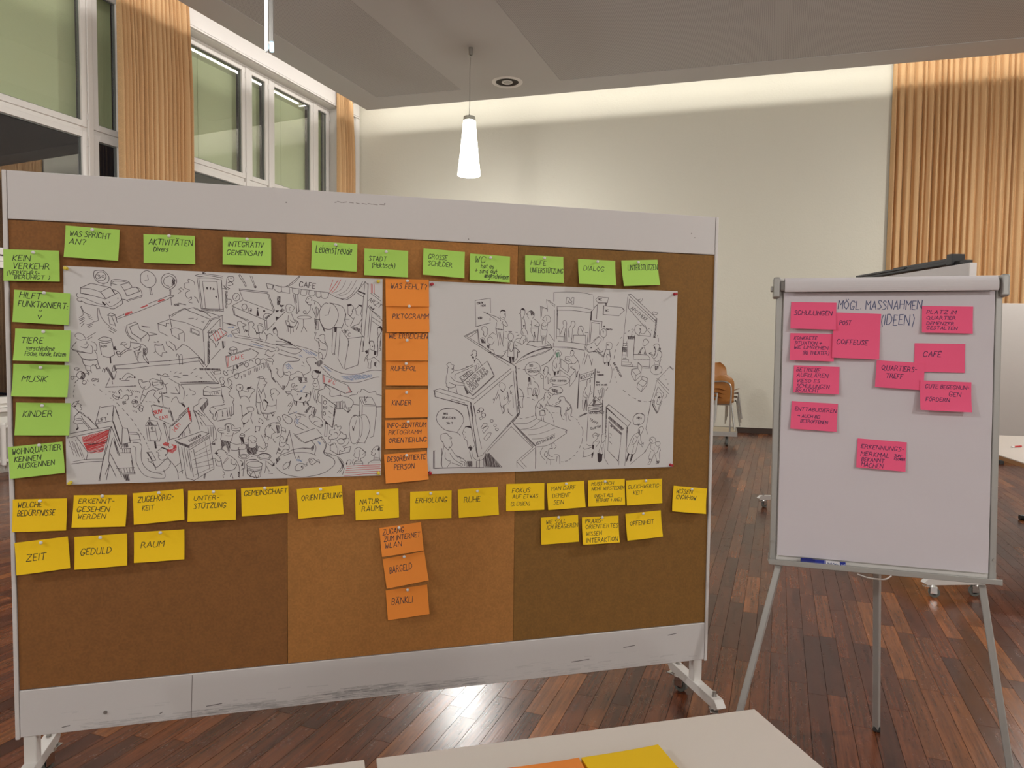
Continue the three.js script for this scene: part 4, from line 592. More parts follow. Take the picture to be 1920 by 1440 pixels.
['s',1742,1161,1737,1173,1726,1180,1711,1180,1700,1172,1695,1160,1700,1149,1711,1142,1726,1142,1737,1150,1742,1161],['s',1734,1153,1769,1138,1773,1166,1754,1190,1730,1197],
['s',1657,1180,1676,1172,1692,1205],['s',1734,1202,1746,1222,1727,1234,1715,1225],['l',1646,1187,1646,1223,1696,1255,1777,1239,1787,1199,1744,1210],['l',1646,1191,1669,1180],
['l',1698,1209,1696,1255],['l',1711,1225,1707,1257],['s',1822,978,1795,989,1776,1049,1780,1126,1796,1175,1824,1175,1843,1131,1850,1059,1842,994,1822,978],
['s',1838,978,1862,1002,1862,1107,1827,1188],['s',1846,978,1889,976,1917,1039,1913,1100,1882,1177],['l',1827,1169,1886,1177],['l',1826,1010,1805,1082],
['K',1797,1054,1807,1078,1807,1086,1801,1084],['l',1844,946,1844,976],['l',1865,946,1863,974],['l',1962,947,1953,1068,1943,1129,1918,1139],['H',1760,945,1775,945,1772,957,1764,955],
['s',1816,1244,1816,1220,1843,1206,1871,1225,1879,1238],['s',1816,1244,1808,1264,1824,1281,1840,1281,1848,1261,1844,1245,1851,1225],['l',1871,1229,1893,1242,1875,1250],
['s',1887,1246,1887,1266,1871,1282,1856,1286],['d',1871,1258,3],['l',1840,1281,1840,1297],['l',1856,1286,1856,1298],['s',1809,1333,1816,1309,1844,1298,1867,1310,1872,1331],
['s',1930,1243,1946,1215,1970,1199,1986,1208,1990,1232],['K',1974,1228,1982,1208,1988,1208,1984,1232],['s',1930,1239,1938,1247,1930,1259,1950,1268,1958,1252],['d',1956,1227,3],
['l',1950,1276,1948,1297,1915,1316,1907,1332],['l',1984,1232,1986,1281,1998,1314],['g',1954,1280,1982,1285],['g',1950,1295,1990,1296],['g',1935,1304,1994,1306],
['g',1927,1316,1994,1318],['g',1820,1311,1860,1310],['g',1813,1321,1868,1323],['K',1754,1323,1760,1311,1762,1323,1758,1329],['s',1758,1315,1766,1299,1785,1296,1789,1308,1781,1328],
['l',1805,1292,1797,1320],['r',1758,1341,1876,1337,1995,1337],['r',1758,1358,1876,1351,1991,1351],['r',1754,1372,1876,1366,1999,1364],['r',1747,1388,1876,1384,1995,1382],
['r',1743,1410,1876,1400,1979,1400],
];
const DRAW_SHOP = [
['l',344,129,459,109,464,218],['l',460,256,460,276],['l',344,129,353,322,464,291],['H',353,320,462,289,464,292,355,324],['t',359,157,15,-9,0,"KNOW"],['t',389,175,15,-9,0,"HOW"],
['t',368,266,16,-5,0,"Willk"],['l',404,209,434,223,455,229,511,246,537,260],['l',455,235,507,267,516,279],['d',436,222,7],
['s',537,220,541,200,567,193,578,219,578,244,561,263,541,254,535,233],['K',539,204,550,191,571,195,578,203,554,199],['l',572,215,569,232],['l',554,247,567,249],
['l',537,262,542,274],['s',572,265,594,302,585,315,557,295],['l',550,295,559,278],['l',511,287,505,333,510,354],['l',561,303,564,340],['H',505,329,564,338,555,345,512,339],
['l',510,346,529,445,525,462],['l',538,358,547,407],['l',529,358,543,449],['l',566,344,560,445,564,463],['l',547,403,556,445],['s',398,344,402,323,426,320,441,335,445,347],
['s',398,344,413,360,409,385],['s',445,343,439,364,443,372,426,397],['l',409,372,422,397],['s',387,410,409,401,426,426,426,447],['H',387,414,409,410,426,443,400,443],
['s',443,417,447,401,469,396,482,408],['s',443,413,447,438,460,450,478,454,495,425],['H',435,455,460,454,456,484,439,471],['l',264,394,368,340,383,443],
['l',277,394,366,349,375,439],['l',264,394,504,541,534,547],['l',277,391,383,452],['H',379,443,495,521,495,529,379,452],['l',306,401,362,361],['l',452,390,482,363,505,377],
['s',465,488,487,492,500,520],['l',460,446,465,488],['l',577,355,590,354],['l',605,352,629,352],['l',655,355,673,359],['l',668,382,686,376],['l',577,398,588,404],
['s',601,398,603,373,620,362,642,381,638,410,623,423,608,415,601,398],['s',621,423,643,435,647,481,650,540],['l',616,427,603,448,600,540],['s',621,435,612,473,630,502,643,473],
['s',567,503,582,499,601,490],['s',582,503,569,532,547,545],['l',647,477,660,474,698,505,676,506],['s',678,497,678,545],['K',608,540,624,544,617,546],
['s',324,514,336,496,358,502,362,526,354,549],['K',317,535,326,525,328,531],['l',320,535,337,547],['s',696,216,698,187,711,176,729,190,729,216,716,245],
['K',702,185,715,175,728,184,726,191],['s',694,208,687,217,696,221,698,237],['l',700,241,705,333],['l',720,241,734,291,736,328],['l',711,249,720,258],['K',718,304,729,303,723,316],
['s',703,338,725,322,747,345,752,366],['s',703,338,703,367,721,379,743,383],['l',750,358,756,374],['l',712,346,721,371],['s',712,383,695,413,695,434],
['s',695,434,713,446,739,417,739,387],['l',722,438,721,417,739,404],['l',748,395,750,425],['s',651,426,669,405,699,400],['s',651,426,660,456,673,460],['l',660,426,704,446],
['l',748,446,770,420,810,426],['l',748,446,810,460],['s',722,545,757,521,810,493],['s',742,219,754,207,758,199,783,191,803,210,803,229,791,249],
['H',762,199,783,191,803,210,799,229,783,214],['K',777,214,783,210,787,228,781,226],['s',744,219,756,223,750,235,762,250],['l',781,265,786,320],
['s',800,253,824,268,845,291,841,307,804,304],['s',812,304,821,292],['l',786,324,841,321],['l',841,307,839,330,834,409,830,429],['l',779,320,780,351,801,394,801,422],
['s',804,351,813,382,822,413],['l',809,351,807,414],['l',775,293,781,300],['s',870,259,878,243,899,223,924,230,934,254,928,273,912,278],['s',874,259,887,267,891,278],
['l',903,235,903,266],['l',878,275,862,295,887,310,912,290,912,278],['l',864,295,864,326,879,334,904,333,910,290],['l',858,334,859,381,904,380,908,333],['l',865,385,872,440],
['l',900,384,892,452],['H',871,389,888,389,884,416,875,412],['l',747,446,772,422,863,421],['l',747,446,839,466,922,453],['l',871,420,872,444],['l',909,420,938,447],
['l',925,364,967,419],['l',901,436,947,463],['l',930,441,945,457],['l',958,48,958,115],['s',958,48,1073,40,1179,41,1277,54],['l',1284,62,1285,157],
['l',1057,128,1063,82,1086,84,1093,105,1107,81,1122,81,1120,132,1103,133,1105,107,1091,125,1078,108,1074,128,1057,128],['l',984,154,1078,149,1176,154,1266,168],
['l',984,181,1095,178,1176,184,1262,194],['l',965,178,967,419],['l',986,158,984,399],['l',990,185,990,323],['H',984,154,988,154,993,225,987,229],['l',900,103,909,191],
['l',902,103,967,158],['l',918,107,969,144],['l',852,155,909,176],['l',853,161,857,248],['l',865,165,861,232],['l',852,155,861,169,907,168],
['K',1264,180,1270,180,1267,250,1260,250],['l',1258,254,1252,422],['l',1271,266,1260,422],['l',1271,252,1330,256],['l',1271,268,1330,274],['l',1283,157,1315,129,1310,241],
['l',1266,186,1291,157],['s',1035,283,1037,263,1054,259,1065,278,1063,298],['s',1035,283,1042,299,1025,335,1017,362],['l',1063,298,1068,417],['l',1055,318,1047,366,1047,417],
['l',1049,350,1056,417],['s',1101,285,1105,265,1126,263,1133,285,1122,309,1110,317],['s',1101,293,1080,325,1081,385],['l',1114,321,1107,424],['l',1085,337,1089,385],
['l',1102,385,1111,424],['s',1159,324,1165,304,1186,297,1201,315,1195,339],['s',1161,324,1157,348,1161,364],['l',1178,312,1191,335,1204,363],['l',992,323,1008,327,1011,374],
['l',986,381,1043,384,1043,417],['l',1123,368,1221,367,1222,430],['l',1123,368,1119,424],['l',1217,347,1242,346,1235,430],['l',997,416,1239,438],['l',959,431,959,458],
['l',957,462,1077,461,1210,483],['H',985,468,1077,467,1210,481,1210,484,1077,471],['s',955,466,888,467,806,500,719,543],['s',947,475,872,515,777,542],
['H',955,464,888,467,806,500,764,520,872,476],['s',1226,462,1239,442,1282,422,1312,393,1331,381],['l',1226,462,1248,498,1283,494,1332,465],['l',1222,459,1218,483],['d',1269,462,7],
['l',1294,401,1303,397],['l',1300,91,1322,68,1406,72,1400,112,1318,113,1300,91],['l',1318,117,1396,118],['t',1323,94,18,6,0,"WC"],['K',1384,115,1390,114,1390,132,1385,133],
['l',1366,135,1522,145,1543,166,1497,210,1367,203,1366,135],['H',1366,135,1372,135,1367,205,1360,203],['H',1520,143,1527,145,1545,166,1540,173],['t',1384,179,16,1,0,"WC"],
['l',1574,41,1595,38,1826,224],['l',1574,41,1578,48,1812,241],['l',1569,61,1547,316,1540,401],['l',1583,77,1804,253],['l',1583,77,1577,149,1774,344],['l',1587,56,1808,235],
['t',1595,153,27,35,0,"APOTHEKE"],['H',1812,225,1828,224,1819,376,1797,376,1809,310],['H',1769,344,1778,344,1776,366,1770,366],['l',1676,358,1774,366],
['s',1658,86,1676,94,1693,81,1693,69],['s',1654,78,1667,78,1676,74],['s',1784,176,1794,192,1816,192,1834,179,1811,176,1798,168,1784,176],['s',1635,322,1639,290,1661,275,1688,284],
['s',1635,322,1649,346,1671,358,1680,338,1689,317],['s',1692,280,1719,276,1737,304,1725,337,1702,347,1684,337],['H',1677,301,1686,301,1684,321,1678,321],
['l',1609,355,1611,339,1631,314],['l',1605,367,1614,355],['l',1548,346,1561,344],['l',1578,331,1591,323],['l',1607,315,1618,310],['l',1511,389,1526,375],['l',1485,444,1500,418],
['l',1469,495,1477,475],['l',1463,534,1467,520],['d',1759,305,4],['d',1782,317,4],['d',1835,359,4],['l',1842,375,1845,408],['H',1576,368,1636,367,1637,391,1579,390],
['l',1579,392,1577,532],['l',1636,359,1630,532],['l',1574,368,1636,375],['H',1540,421,1575,423,1573,429,1540,427],['H',1538,438,1575,439,1573,445,1538,444],
['H',1538,454,1573,455,1571,463,1538,460],['H',1536,474,1572,474,1572,490,1536,486],['l',1540,401,1533,533],['l',1537,515,1572,516],['l',1566,409,1567,437],
['s',1708,427,1717,394,1739,387,1752,397],['s',1708,427,1717,439,1731,439,1762,410,1748,397],['l',1713,451,1674,505],['l',1722,447,1741,508],['l',1678,509,1754,512],
['l',1685,501,1689,488],['l',1723,504,1727,488],['s',1802,438,1816,425,1847,425,1857,449,1844,470],['s',1809,437,1807,454,1821,462,1817,487],['K',1807,446,1816,446,1814,460],
['s',1852,461,1866,457,1862,478,1853,478],['s',1848,474,1876,494,1876,529],['l',1821,486,1813,515,1768,499,1785,491],['l',1634,509,1683,511],['l',1285,257,1357,258,1353,308],
['l',1286,269,1337,274,1336,360],['t',1366,300,10,-1,0,"wie"],['t',1392,321,12,3,0,"heart's"],
['s',1397,347,1392,367,1379,379,1363,379,1350,367,1345,348,1349,329,1362,316,1378,316,1392,328,1397,347],['t',1362,348,18,-1,0,"?"],['l',1373,384,1367,408],
['s',1313,385,1330,377,1352,392,1348,412,1331,429],['s',1287,409,1304,393],['s',1300,425,1314,449,1331,433],['s',1323,461,1344,485,1371,489],['l',1370,476,1368,489],
['s',1288,494,1323,493,1375,529],['s',1396,436,1400,420,1426,417,1446,435,1440,467,1431,472],['s',1396,440,1398,468,1423,476,1440,467],['H',1398,432,1422,435,1418,445,1402,444],
['l',1392,480,1375,535],['l',1423,480,1436,534],['l',1401,508,1419,516],['s',136,607,148,594,165,591,175,604,192,610,188,623],['l',141,610,151,627,138,632],
['l',146,633,145,663,135,696,132,742],['s',190,623,189,636,192,646,185,661,173,666],['K',175,637,185,635,183,640],['l',135,742,145,772,169,778,196,772,206,755],
['l',135,762,152,775,150,798],['l',202,648,236,644,273,632,331,605],['l',202,676,236,662,290,639],['s',202,679,199,689,200,709],['s',168,693,195,722,243,738,267,745],
['s',158,737,195,752,236,757,267,757],['s',243,738,256,735,273,745,263,758],['s',276,632,287,619,297,616],['s',273,641,287,642,304,632],['l',206,758,219,818],['l',319,534,331,526],
['s',344,589,348,575,358,555],['s',358,519,365,529,355,546],['K',327,549,341,546,338,562],['d',332,524,2],['K',341,569,351,572,346,579],['s',361,555,382,575,403,608],
['l',314,625,358,609],['l',350,619,353,648],['l',365,605,358,638],['s',372,595,382,605,375,625],['l',234,699,324,642,334,665,260,732,234,699],['t',258,720,25,-42,0,"LABEL"],
['l',267,728,442,576,500,681,335,833,267,752],['H',444,579,449,579,501,681,494,684],['l',335,833,500,684],['l',338,836,501,689],['t',301,757,29,-41,0,"QUARTIER"],
['t',319,781,21,-41,0,"FREUNDLICHER"],['t',328,805,19,-41,0,"LADEN"],['H',263,758,273,765,311,815,291,825,277,791],['H',301,801,328,825,335,835,311,815],
['l',40,797,88,782,202,815,301,848],['l',40,797,175,838,318,881],['l',45,795,55,844,298,908],['H',41,795,50,795,58,841,51,844],['H',55,841,175,871,298,904,298,913,175,878],
['l',175,861,277,888],['l',301,848,342,861,628,630],['l',345,898,635,653],['l',318,885,336,988],['l',325,888,339,988],['l',298,913,315,988],['l',346,908,360,988],
['H',316,881,323,881,339,988,334,988],['s',66,986,88,947,149,929,206,937,250,971,260,987],['s',545,774,538,754,555,737,576,747,587,764,587,781],
['K',549,788,559,794,573,808,563,805],['l',577,781,580,794],['s',531,791,521,828,507,858,497,888],['l',535,828,518,862],['s',497,858,494,862,504,872],
['s',598,798,608,821,598,848,577,862,580,842],['l',538,828,553,909,567,963],['s',612,835,612,872,595,899,570,909],['l',570,909,581,956,567,969],['s',615,784,629,761,643,757],
['s',626,794,629,821,640,808],['l',626,872,612,899],['l',609,933,613,963],['s',370,951,387,942,390,958,377,965,370,951],['s',387,942,394,925,414,928,418,945,401,958],
['s',401,978,414,965,435,972,432,989],['l',454,508,544,543,642,599],['l',461,508,495,527],['H',488,524,544,545,642,594,642,601,544,552],['l',499,541,621,613],
['s',495,524,558,536,585,506],['K',614,542,628,546,631,586,624,586],['K',635,549,642,549,642,592],['K',612,542,628,542,630,585,620,585],['K',636,542,651,546,647,581,643,581],
['s',603,426,607,480,624,503,640,491,644,448],['s',600,539,624,546,651,542],['l',644,476,664,475,697,504,677,506],['s',677,510,673,550,653,577],['l',600,578,665,612,701,967],
['H',659,612,667,612,698,955,690,955],['l',645,648,680,963],['l',676,982,701,959],['H',676,986,696,959,701,975,688,989],['s',673,581,722,537,804,497,950,467],
['s',653,597,763,545,888,500,950,469],['H',950,465,887,476,804,501,743,529,813,493,887,472],['s',958,479,967,518,930,570,868,607],['s',955,523,946,546,926,570],
['s',861,630,849,661,819,680,781,681,750,662,738,631,750,601,780,582,818,581,849,600,861,630],['t',774,615,18,-5,0,"BIS"],['l',754,635,791,631],['l',805,629,834,621],
['t',764,661,17,-4,0,"MORGEN"],['l',682,631,696,631],['l',723,635,735,635],['s',856,662,868,668],['s',889,634,893,618,909,612,922,626,918,658],['s',880,640,889,646,885,658,893,674],
['K',880,638,891,636,885,646],['l',918,654,939,677],['l',898,702,922,658],['s',864,674,885,682,881,706,864,698,862,678],['l',885,694,886,777,898,789,928,793],
['l',919,693,923,745,931,733],['s',765,706,773,694,798,694,814,710],['K',765,698,777,694,773,730,769,730],['l',781,702,786,750],['s',810,726,840,749,853,797,849,829],
['l',773,738,761,777,766,829],['s',761,781,790,781,799,833],['s',807,817,807,789,823,777,840,793,832,817,826,837,807,817],['l',819,789,822,825],['K',832,829,842,833,839,860],
['K',799,829,807,829,807,839],['s',1096,719,1081,739,1041,752,991,752,951,740,936,719,951,699,990,686,1040,685,1080,698,1096,719],['t',948,725,17,4,0,"Sich"],
['t',1001,727,17,-0,0,"kennen"],['l',961,749,961,757],['s',1042,795,1031,813,1002,824,967,824,939,813,928,795,938,777,967,765,1002,765,1030,776,1042,795],
['t',951,789,14,13,0,"spass"],['t',957,805,14,13,0,"haben"],['l',995,817,1029,811],['l',978,817,953,839],['s',976,518,980,495,1000,486,1017,496,1026,514,1014,534],
['G',980,506,1009,498,1014,538,988,542],['s',980,542,959,578,960,642,1006,649,1014,617],['l',997,530,997,558],['s',1014,542,1014,578,1006,593],['s',964,606,981,626,989,610,985,586],
['K',966,651,981,653,979,677,971,677],['K',998,645,1006,645,1004,667,996,669],['l',1022,550,1023,617,1078,657,1086,597,1026,554],['l',1078,657,1095,625],
['l',1017,637,1100,689,1142,640,1099,613],['l',1017,633,1017,679],['l',1100,689,1096,765],['l',1142,640,1143,708,1101,761],['s',1098,513,1102,489,1121,487,1128,508,1111,533],
['K',1102,489,1119,483,1121,491],['s',1092,519,1102,525,1105,533],['l',1054,565,1058,535,1094,535],['s',1060,557,1077,549,1103,565,1107,585,1086,589],
['s',1060,569,1073,565,1094,573],['s',1123,520,1158,560,1174,608,1168,648],['s',1107,585,1133,588,1158,564],['l',1112,608,1112,624,1142,632],
['K',1155,648,1161,648,1155,692,1149,692],['l',1176,676,1290,641],['l',1181,724,1291,692],['t',1185,710,25,-16,0,"WELCOM"],['K',1172,664,1176,664,1169,933,1164,933],
['s',1239,732,1245,708,1267,708,1267,736],['s',1241,732,1238,760,1225,776],['H',1258,716,1267,716,1267,736,1261,736],['l',1229,772,1208,821,1208,833],
['l',1268,752,1272,788,1256,853],['s',1208,833,1230,849,1251,841,1230,821,1229,805],['l',1208,841,1210,938],['l',1234,861,1236,946],['l',1223,954,1234,857],['l',1243,857,1244,954],
['l',1254,853,1248,918],['s',1268,805,1286,809,1273,825],['s',1225,435,1217,463,1243,495,1288,494],['s',1213,495,1217,527,1201,568,1201,592],['l',1239,515,1214,596],
['l',1252,523,1270,575,1274,599],['l',1282,547,1274,599],['s',891,849,899,817,920,807,932,825,945,841,929,869],['l',920,841,924,853],['l',891,849,849,876,829,916,825,989],
['s',895,849,891,872],['s',916,872,933,904,963,913],['s',853,888,874,912,891,940],['s',837,916,858,932,891,940,912,896],['l',866,904,862,936],
['l',862,952,896,948,904,984,863,986,862,952],['l',874,904,891,940],['s',908,904,933,912,967,915,992,905,1017,889,1021,869],['s',975,921,1009,917,1030,929],['d',965,901,3],
['s',1008,865,1021,845,1055,845,1064,869],['s',1017,865,1030,869,1021,885],['s',1064,873,1102,909,1120,945,1112,992],['l',1030,929,1031,977,1039,991],
['s',1077,949,1103,941,1111,913],['l',1071,945,1069,991],['l',760,850,778,852],['l',797,860,820,870],['l',700,841,737,841],['l',908,932,925,948],['l',934,956,946,970],
['l',955,976,959,988],['l',963,966,980,967],['l',993,968,1012,969],['s',691,777,716,797,729,837,721,888,725,923,713,927],['l',700,876,700,908,713,927],['s',617,785,625,766,642,758],
['s',630,801,626,817,642,825],['l',646,836,651,927],['s',601,809,610,836,602,868],['l',614,962,643,988],['H',1180,990,1244,968,1251,974,1197,992],
['l',1288,496,1304,494,1341,511,1369,533],['s',1312,475,1337,496,1369,493],['s',1371,533,1385,491,1389,476,1421,476],['s',1371,529,1374,570,1382,578],
['l',1423,476,1426,513,1436,543,1422,570],['s',1402,536,1401,521,1413,513,1422,525],['l',1404,532,1405,600],['l',1386,578,1422,573],['K',1380,578,1392,581,1388,591,1384,589],
['K',1412,574,1424,570,1421,604,1415,600],['s',1431,592,1448,630,1446,686,1433,735],['l',1417,773,1401,794],['l',1470,494,1478,475],['l',1463,543,1466,524],
['t',1457,582,16,59,0,"INFORMATION"],['s',1459,577,1457,592],['l',1464,622,1464,637],['l',1477,686,1477,697],['d',1491,729,2],['l',1548,792,1569,807],['l',1592,826,1612,839],
['l',1635,853,1660,862],['l',1681,876,1706,879],['l',1733,885,1756,885],['l',1777,885,1792,882],['l',1534,452,1529,603],['H',1537,459,1571,459,1572,476,1537,476],
['H',1537,485,1570,485,1568,493,1537,491],['l',1537,516,1568,515],['l',1540,540,1569,540],['l',1568,493,1564,538],['l',1536,552,1589,553,1585,572],['l',1534,570,1612,573,1610,590],
['l',1532,587,1610,590],['l',1533,597,1627,604,1625,588],['l',1533,604,1673,609],['l',1635,450,1630,552],['l',1632,509,1758,515,1775,539,1775,551],
['H',1634,549,1775,549,1775,553,1635,552],['l',1775,551,1772,612],['l',1714,605,1772,608],['l',1710,616,1777,618],['s',1671,506,1695,464,1716,453],['s',1722,453,1733,479,1737,509],
['l',1687,506,1691,491],['l',1725,506,1729,494],['l',1815,447,1820,478],['s',1837,474,1866,481,1879,511,1863,542],['s',1820,482,1817,512,1804,520,1766,501,1779,494],
['s',1845,485,1833,523,1809,539,1787,520],['s',1809,539,1817,554,1834,565,1863,550],['l',1809,547,1816,581],['l',1872,542,1860,592],['l',1855,561,1860,584],
['s',1853,451,1866,462,1858,477],['H',1849,458,1866,462,1864,477,1853,474],['s',1885,628,1875,652,1850,667,1818,667,1792,652,1782,629,1792,605,1817,590,1848,590,1874,605,1885,628],
['H',1818,596,1856,600,1852,619,1823,638],['l',1874,647,1882,657],['l',1670,575,1708,605,1698,652,1671,620,1670,575],['H',1672,575,1678,573,1710,601,1706,607],
['l',1617,628,1671,620],['l',1617,628,1614,666,1648,721],['l',1619,632,1657,675,1698,652],['l',1657,675,1650,721,1699,677,1700,652],
['l',1711,681,1759,698,1754,730,1707,706,1711,681],['l',1707,708,1675,734,1667,773,1707,807],['l',1675,736,1721,767,1756,730],['l',1721,767,1707,807,1754,753,1756,726],
['l',1945,610,1841,715],['l',1944,597,1987,623],['l',1949,599,1983,633],['l',1945,610,1970,618],['l',1841,715,1822,799,1794,883,1771,997],['l',1843,718,1953,826],
['l',1854,707,1952,795],['l',1841,699,1854,707],['d',1904,676,4],['d',1923,707,4],['d',1941,743,4],['l',1853,764,1906,822,1846,980,1805,907,1853,764],
['H',1805,907,1813,903,1848,968,1844,978],['s',1843,841,1845,814,1868,811,1885,826,1882,849,1869,857],['K',1850,855,1869,843,1871,849,1856,859],
['s',1840,876,1845,903,1866,907,1876,888,1869,861],['l',1827,876,1824,899,1811,910],['l',1852,864,1851,887],['l',1911,859,1936,841],['l',1936,841,1928,830],
['t',1321,655,12,4,0,"Gut"],['t',1325,676,12,2,0,"kommen"],['t',1318,736,12,-0,0,"Was"],['t',1316,756,13,-0,0,"darf es sein"],['K',1304,627,1308,627,1299,848,1295,848],
['s',1332,792,1345,822,1354,860],['s',1353,815,1357,784,1377,775,1387,796,1383,830,1376,856],['l',1361,788,1366,852],['l',1371,784,1370,848],
['s',1337,860,1345,845,1361,848,1358,871,1337,860],['l',1337,792,1341,796],['l',1293,867,1313,841,1374,901],['H',1293,863,1313,845,1306,901,1294,901],
['s',1294,908,1334,909,1378,901],['s',1294,920,1334,922,1381,911],['s',1294,935,1334,935,1381,920],['s',1294,956,1335,958,1381,939],['l',1376,856,1382,994],['l',1411,928,1408,994],
['l',1411,928,1427,905,1555,997],['l',1413,930,1490,995],['H',1411,926,1419,930,1489,991,1483,995],['s',1658,994,1671,979,1704,977,1737,994],
['s',63,996,78,956,118,932,154,927,209,937,255,972,268,1013,261,1047,225,1102],['s',63,996,73,1031,98,1061,139,1091,220,1109,248,1135],['t',118,974,14,2,0,"WAS"],
['t',110,1004,15,2,0,"BRAUCHEN"],['t',141,1046,17,1,0,"Sie ?"],['s',98,1130,108,1118,144,1113,159,1134,179,1144,179,1154,167,1154],['s',98,1130,101,1160,119,1185,124,1205],
['s',174,1161,184,1196,174,1216,159,1218],['s',108,1175,116,1178],['l',126,1208,157,1238,167,1216],['s',126,1205,114,1255,104,1335,114,1365],['l',109,1225,109,1355],
['s',167,1211,200,1262,231,1297],['s',169,1261,200,1307,256,1343],['s',134,1255,134,1295,154,1316,175,1321],['s',185,1334,220,1347,256,1361],['l',175,1331,149,1366],
['s',246,1308,266,1303,297,1339,300,1367],['s',251,1323,282,1334,282,1359],['s',265,1351,264,1357,259,1360,253,1360,249,1356,247,1351,249,1345,253,1341,259,1341,264,1345,265,1351],
['H',215,1277,231,1292,271,1303,251,1293],['H',297,1324,338,1325,341,1365,308,1367],['l',46,1241,46,1373],['l',53,1241,56,1369,272,1371,427,1375],['l',46,1241,61,1242],
['l',53,1373,292,1372],['s',263,1113,276,1078,302,1063,332,1078,335,1113],['K',281,1065,317,1061,330,1076,302,1070],['s',263,1113,261,1120,271,1123,276,1153,297,1171],
['l',279,1105,286,1108],['d',285,1143,3],['l',332,1078,335,1118],['l',297,1173,307,1229],['s',307,1229,323,1209,333,1234,318,1249],['K',312,1219,328,1219,330,1237,320,1241],
['s',333,1244,343,1290,374,1318,416,1316,437,1292],['l',318,1254,333,1310],['l',338,1229,353,1209],['l',296,918,338,1123,380,1295],['l',319,913,364,1194,382,1290],
['l',342,908,379,1099,410,1235],['l',324,908,353,1124],['H',351,1124,358,1124,382,1285,377,1285],['s',380,1295,416,1281,431,1261],['l',372,1326,372,1371],['l',395,1311,395,1372],
['l',426,1307,424,1375],['H',436,1271,468,1269,557,1370,547,1375,432,1367,429,1312],['l',468,1269,570,1376,432,1372],['l',436,1256,439,1292],['l',436,1256,634,1031,697,965,697,909],
['l',452,1256,640,1066],['l',488,1196,634,1046],['H',631,1031,639,1028,702,965,700,980,650,1041],['H',603,1071,632,1038,637,1044,608,1076],['l',686,909,681,975],
['l',640,1072,811,1232,686,1335],['l',645,1036,835,1220,836,1395],['H',655,1051,816,1196,838,1222,816,1217,735,1134],['l',650,1046,816,1227],['l',686,1335,689,1384],
['l',686,1338,743,1393],['l',721,1338,764,1383],['l',716,1333,827,1238],['H',830,1222,838,1222,839,1362,835,1361],['s',371,958,378,943,394,953,383,963,371,958],
['s',383,948,388,928,414,928,420,948,399,963],['s',404,973,420,964,438,979,425,999,409,989,404,973],['s',389,1003,409,994,415,1004,397,1014,389,1003],
['s',497,1025,495,1030,489,1034,481,1034,475,1030,472,1024,475,1018,481,1015,489,1015,495,1019,497,1025],
['s',521,1059,519,1064,514,1068,508,1068,503,1064,501,1059,503,1054,508,1050,514,1050,519,1054,521,1059],
['s',537,1090,535,1096,529,1099,522,1099,516,1095,514,1089,516,1083,522,1080,529,1080,535,1084,537,1090],['l',402,1074,423,1044,448,1042,449,1059,410,1082],
['l',415,1099,425,1074,451,1064,462,1070,425,1117,415,1099],['l',426,1155,457,1115,483,1115,477,1135,446,1170,431,1165,426,1155],['s',549,909,576,934,571,969],['l',578,909,581,954],
['s',610,934,613,955,621,965],['l',628,975,644,988],['l',703,1006,724,1009],['l',750,1006,777,999],['l',793,994,814,989],['s',671,1044,761,1045,836,1010],
['s',709,1093,794,1078,868,1028],['g',735,1098,837,1089,933,1054],['g',773,1134,869,1125,988,1086],['g',805,1166,896,1162,988,1127],['l',836,1010,988,1070],
['s',824,910,828,961,836,1010],['l',860,951,900,946,906,982,863,987,860,951],['l',871,987,879,1028],['l',887,987,895,1025],['l',911,936,921,946],['l',932,956,949,972],
['l',960,993,968,1008],['l',971,1024,974,1039],['l',977,1052,979,1060],['t',840,1215,20,-21,0,"RESTAURANT"],['s',843,1228,924,1219,989,1189],
['s',892,1234,873,1269,887,1306,914,1332],['s',962,1230,967,1204,989,1204],['s',935,1271,946,1245,973,1240],['s',903,1291,919,1265,935,1291,919,1306,903,1291],
['s',919,1306,947,1328,990,1331],['l',935,1271,952,1302,974,1308],['l',930,1327,925,1358],['l',958,1333,958,1369],['l',986,894,1017,879,1025,869],
['s',1069,869,1106,904,1120,944,1112,984],['s',986,921,1028,924,1028,968,1044,1013,1060,1018],['s',1080,924,1086,949,1104,924],['l',1073,944,1076,1033],
['l',1086,973,1097,1018,1115,1028],['s',1062,973,1055,998],['l',1112,993,1134,1001],['l',1155,1014,1168,1024],['l',1176,1041,1187,1061],['s',1206,1079,1217,1109,1215,1149],
['s',1215,1164,1212,1189,1210,1209],['l',1200,1224,1192,1244],['l',1179,1268,1168,1281],['l',1158,1298,1140,1310],['l',1129,1322,1108,1334],['l',1098,1342,1077,1346],
['l',1066,1351,1045,1349],['l',988,1072,1085,1102,1080,1127,989,1185],['s',1085,1102,1072,1112,1080,1127],['l',1166,870,1167,934],['l',1206,870,1209,934],['l',1230,870,1218,952],
['l',1240,870,1239,954],['H',1173,1001,1244,972,1247,977,1181,1004],['l',1257,925,1250,1194],['l',1374,870,1380,1131],['s',1260,912,1318,905,1377,903],
['s',1260,925,1324,932,1380,918],['s',1260,940,1324,947,1377,933],['s',1260,952,1324,962,1378,948],['t',1263,977,16,0,0,"VERANSTALT"],['t',1266,1030,19,24,0,"TRAFO"],
['t',1281,1102,19,-13,0,"Quartier"],['l',1260,912,1296,870,1323,870,1374,905],['H',1286,915,1302,870,1323,875,1302,915],['l',1404,925,1428,905,1621,1048,1597,1083,1404,925],
['l',1410,935,1591,1078],['l',1407,935,1407,1136],['l',1597,1083,1580,1393],['l',1588,1088,1584,1327],['H',1404,930,1415,930,1412,1131,1407,1131],
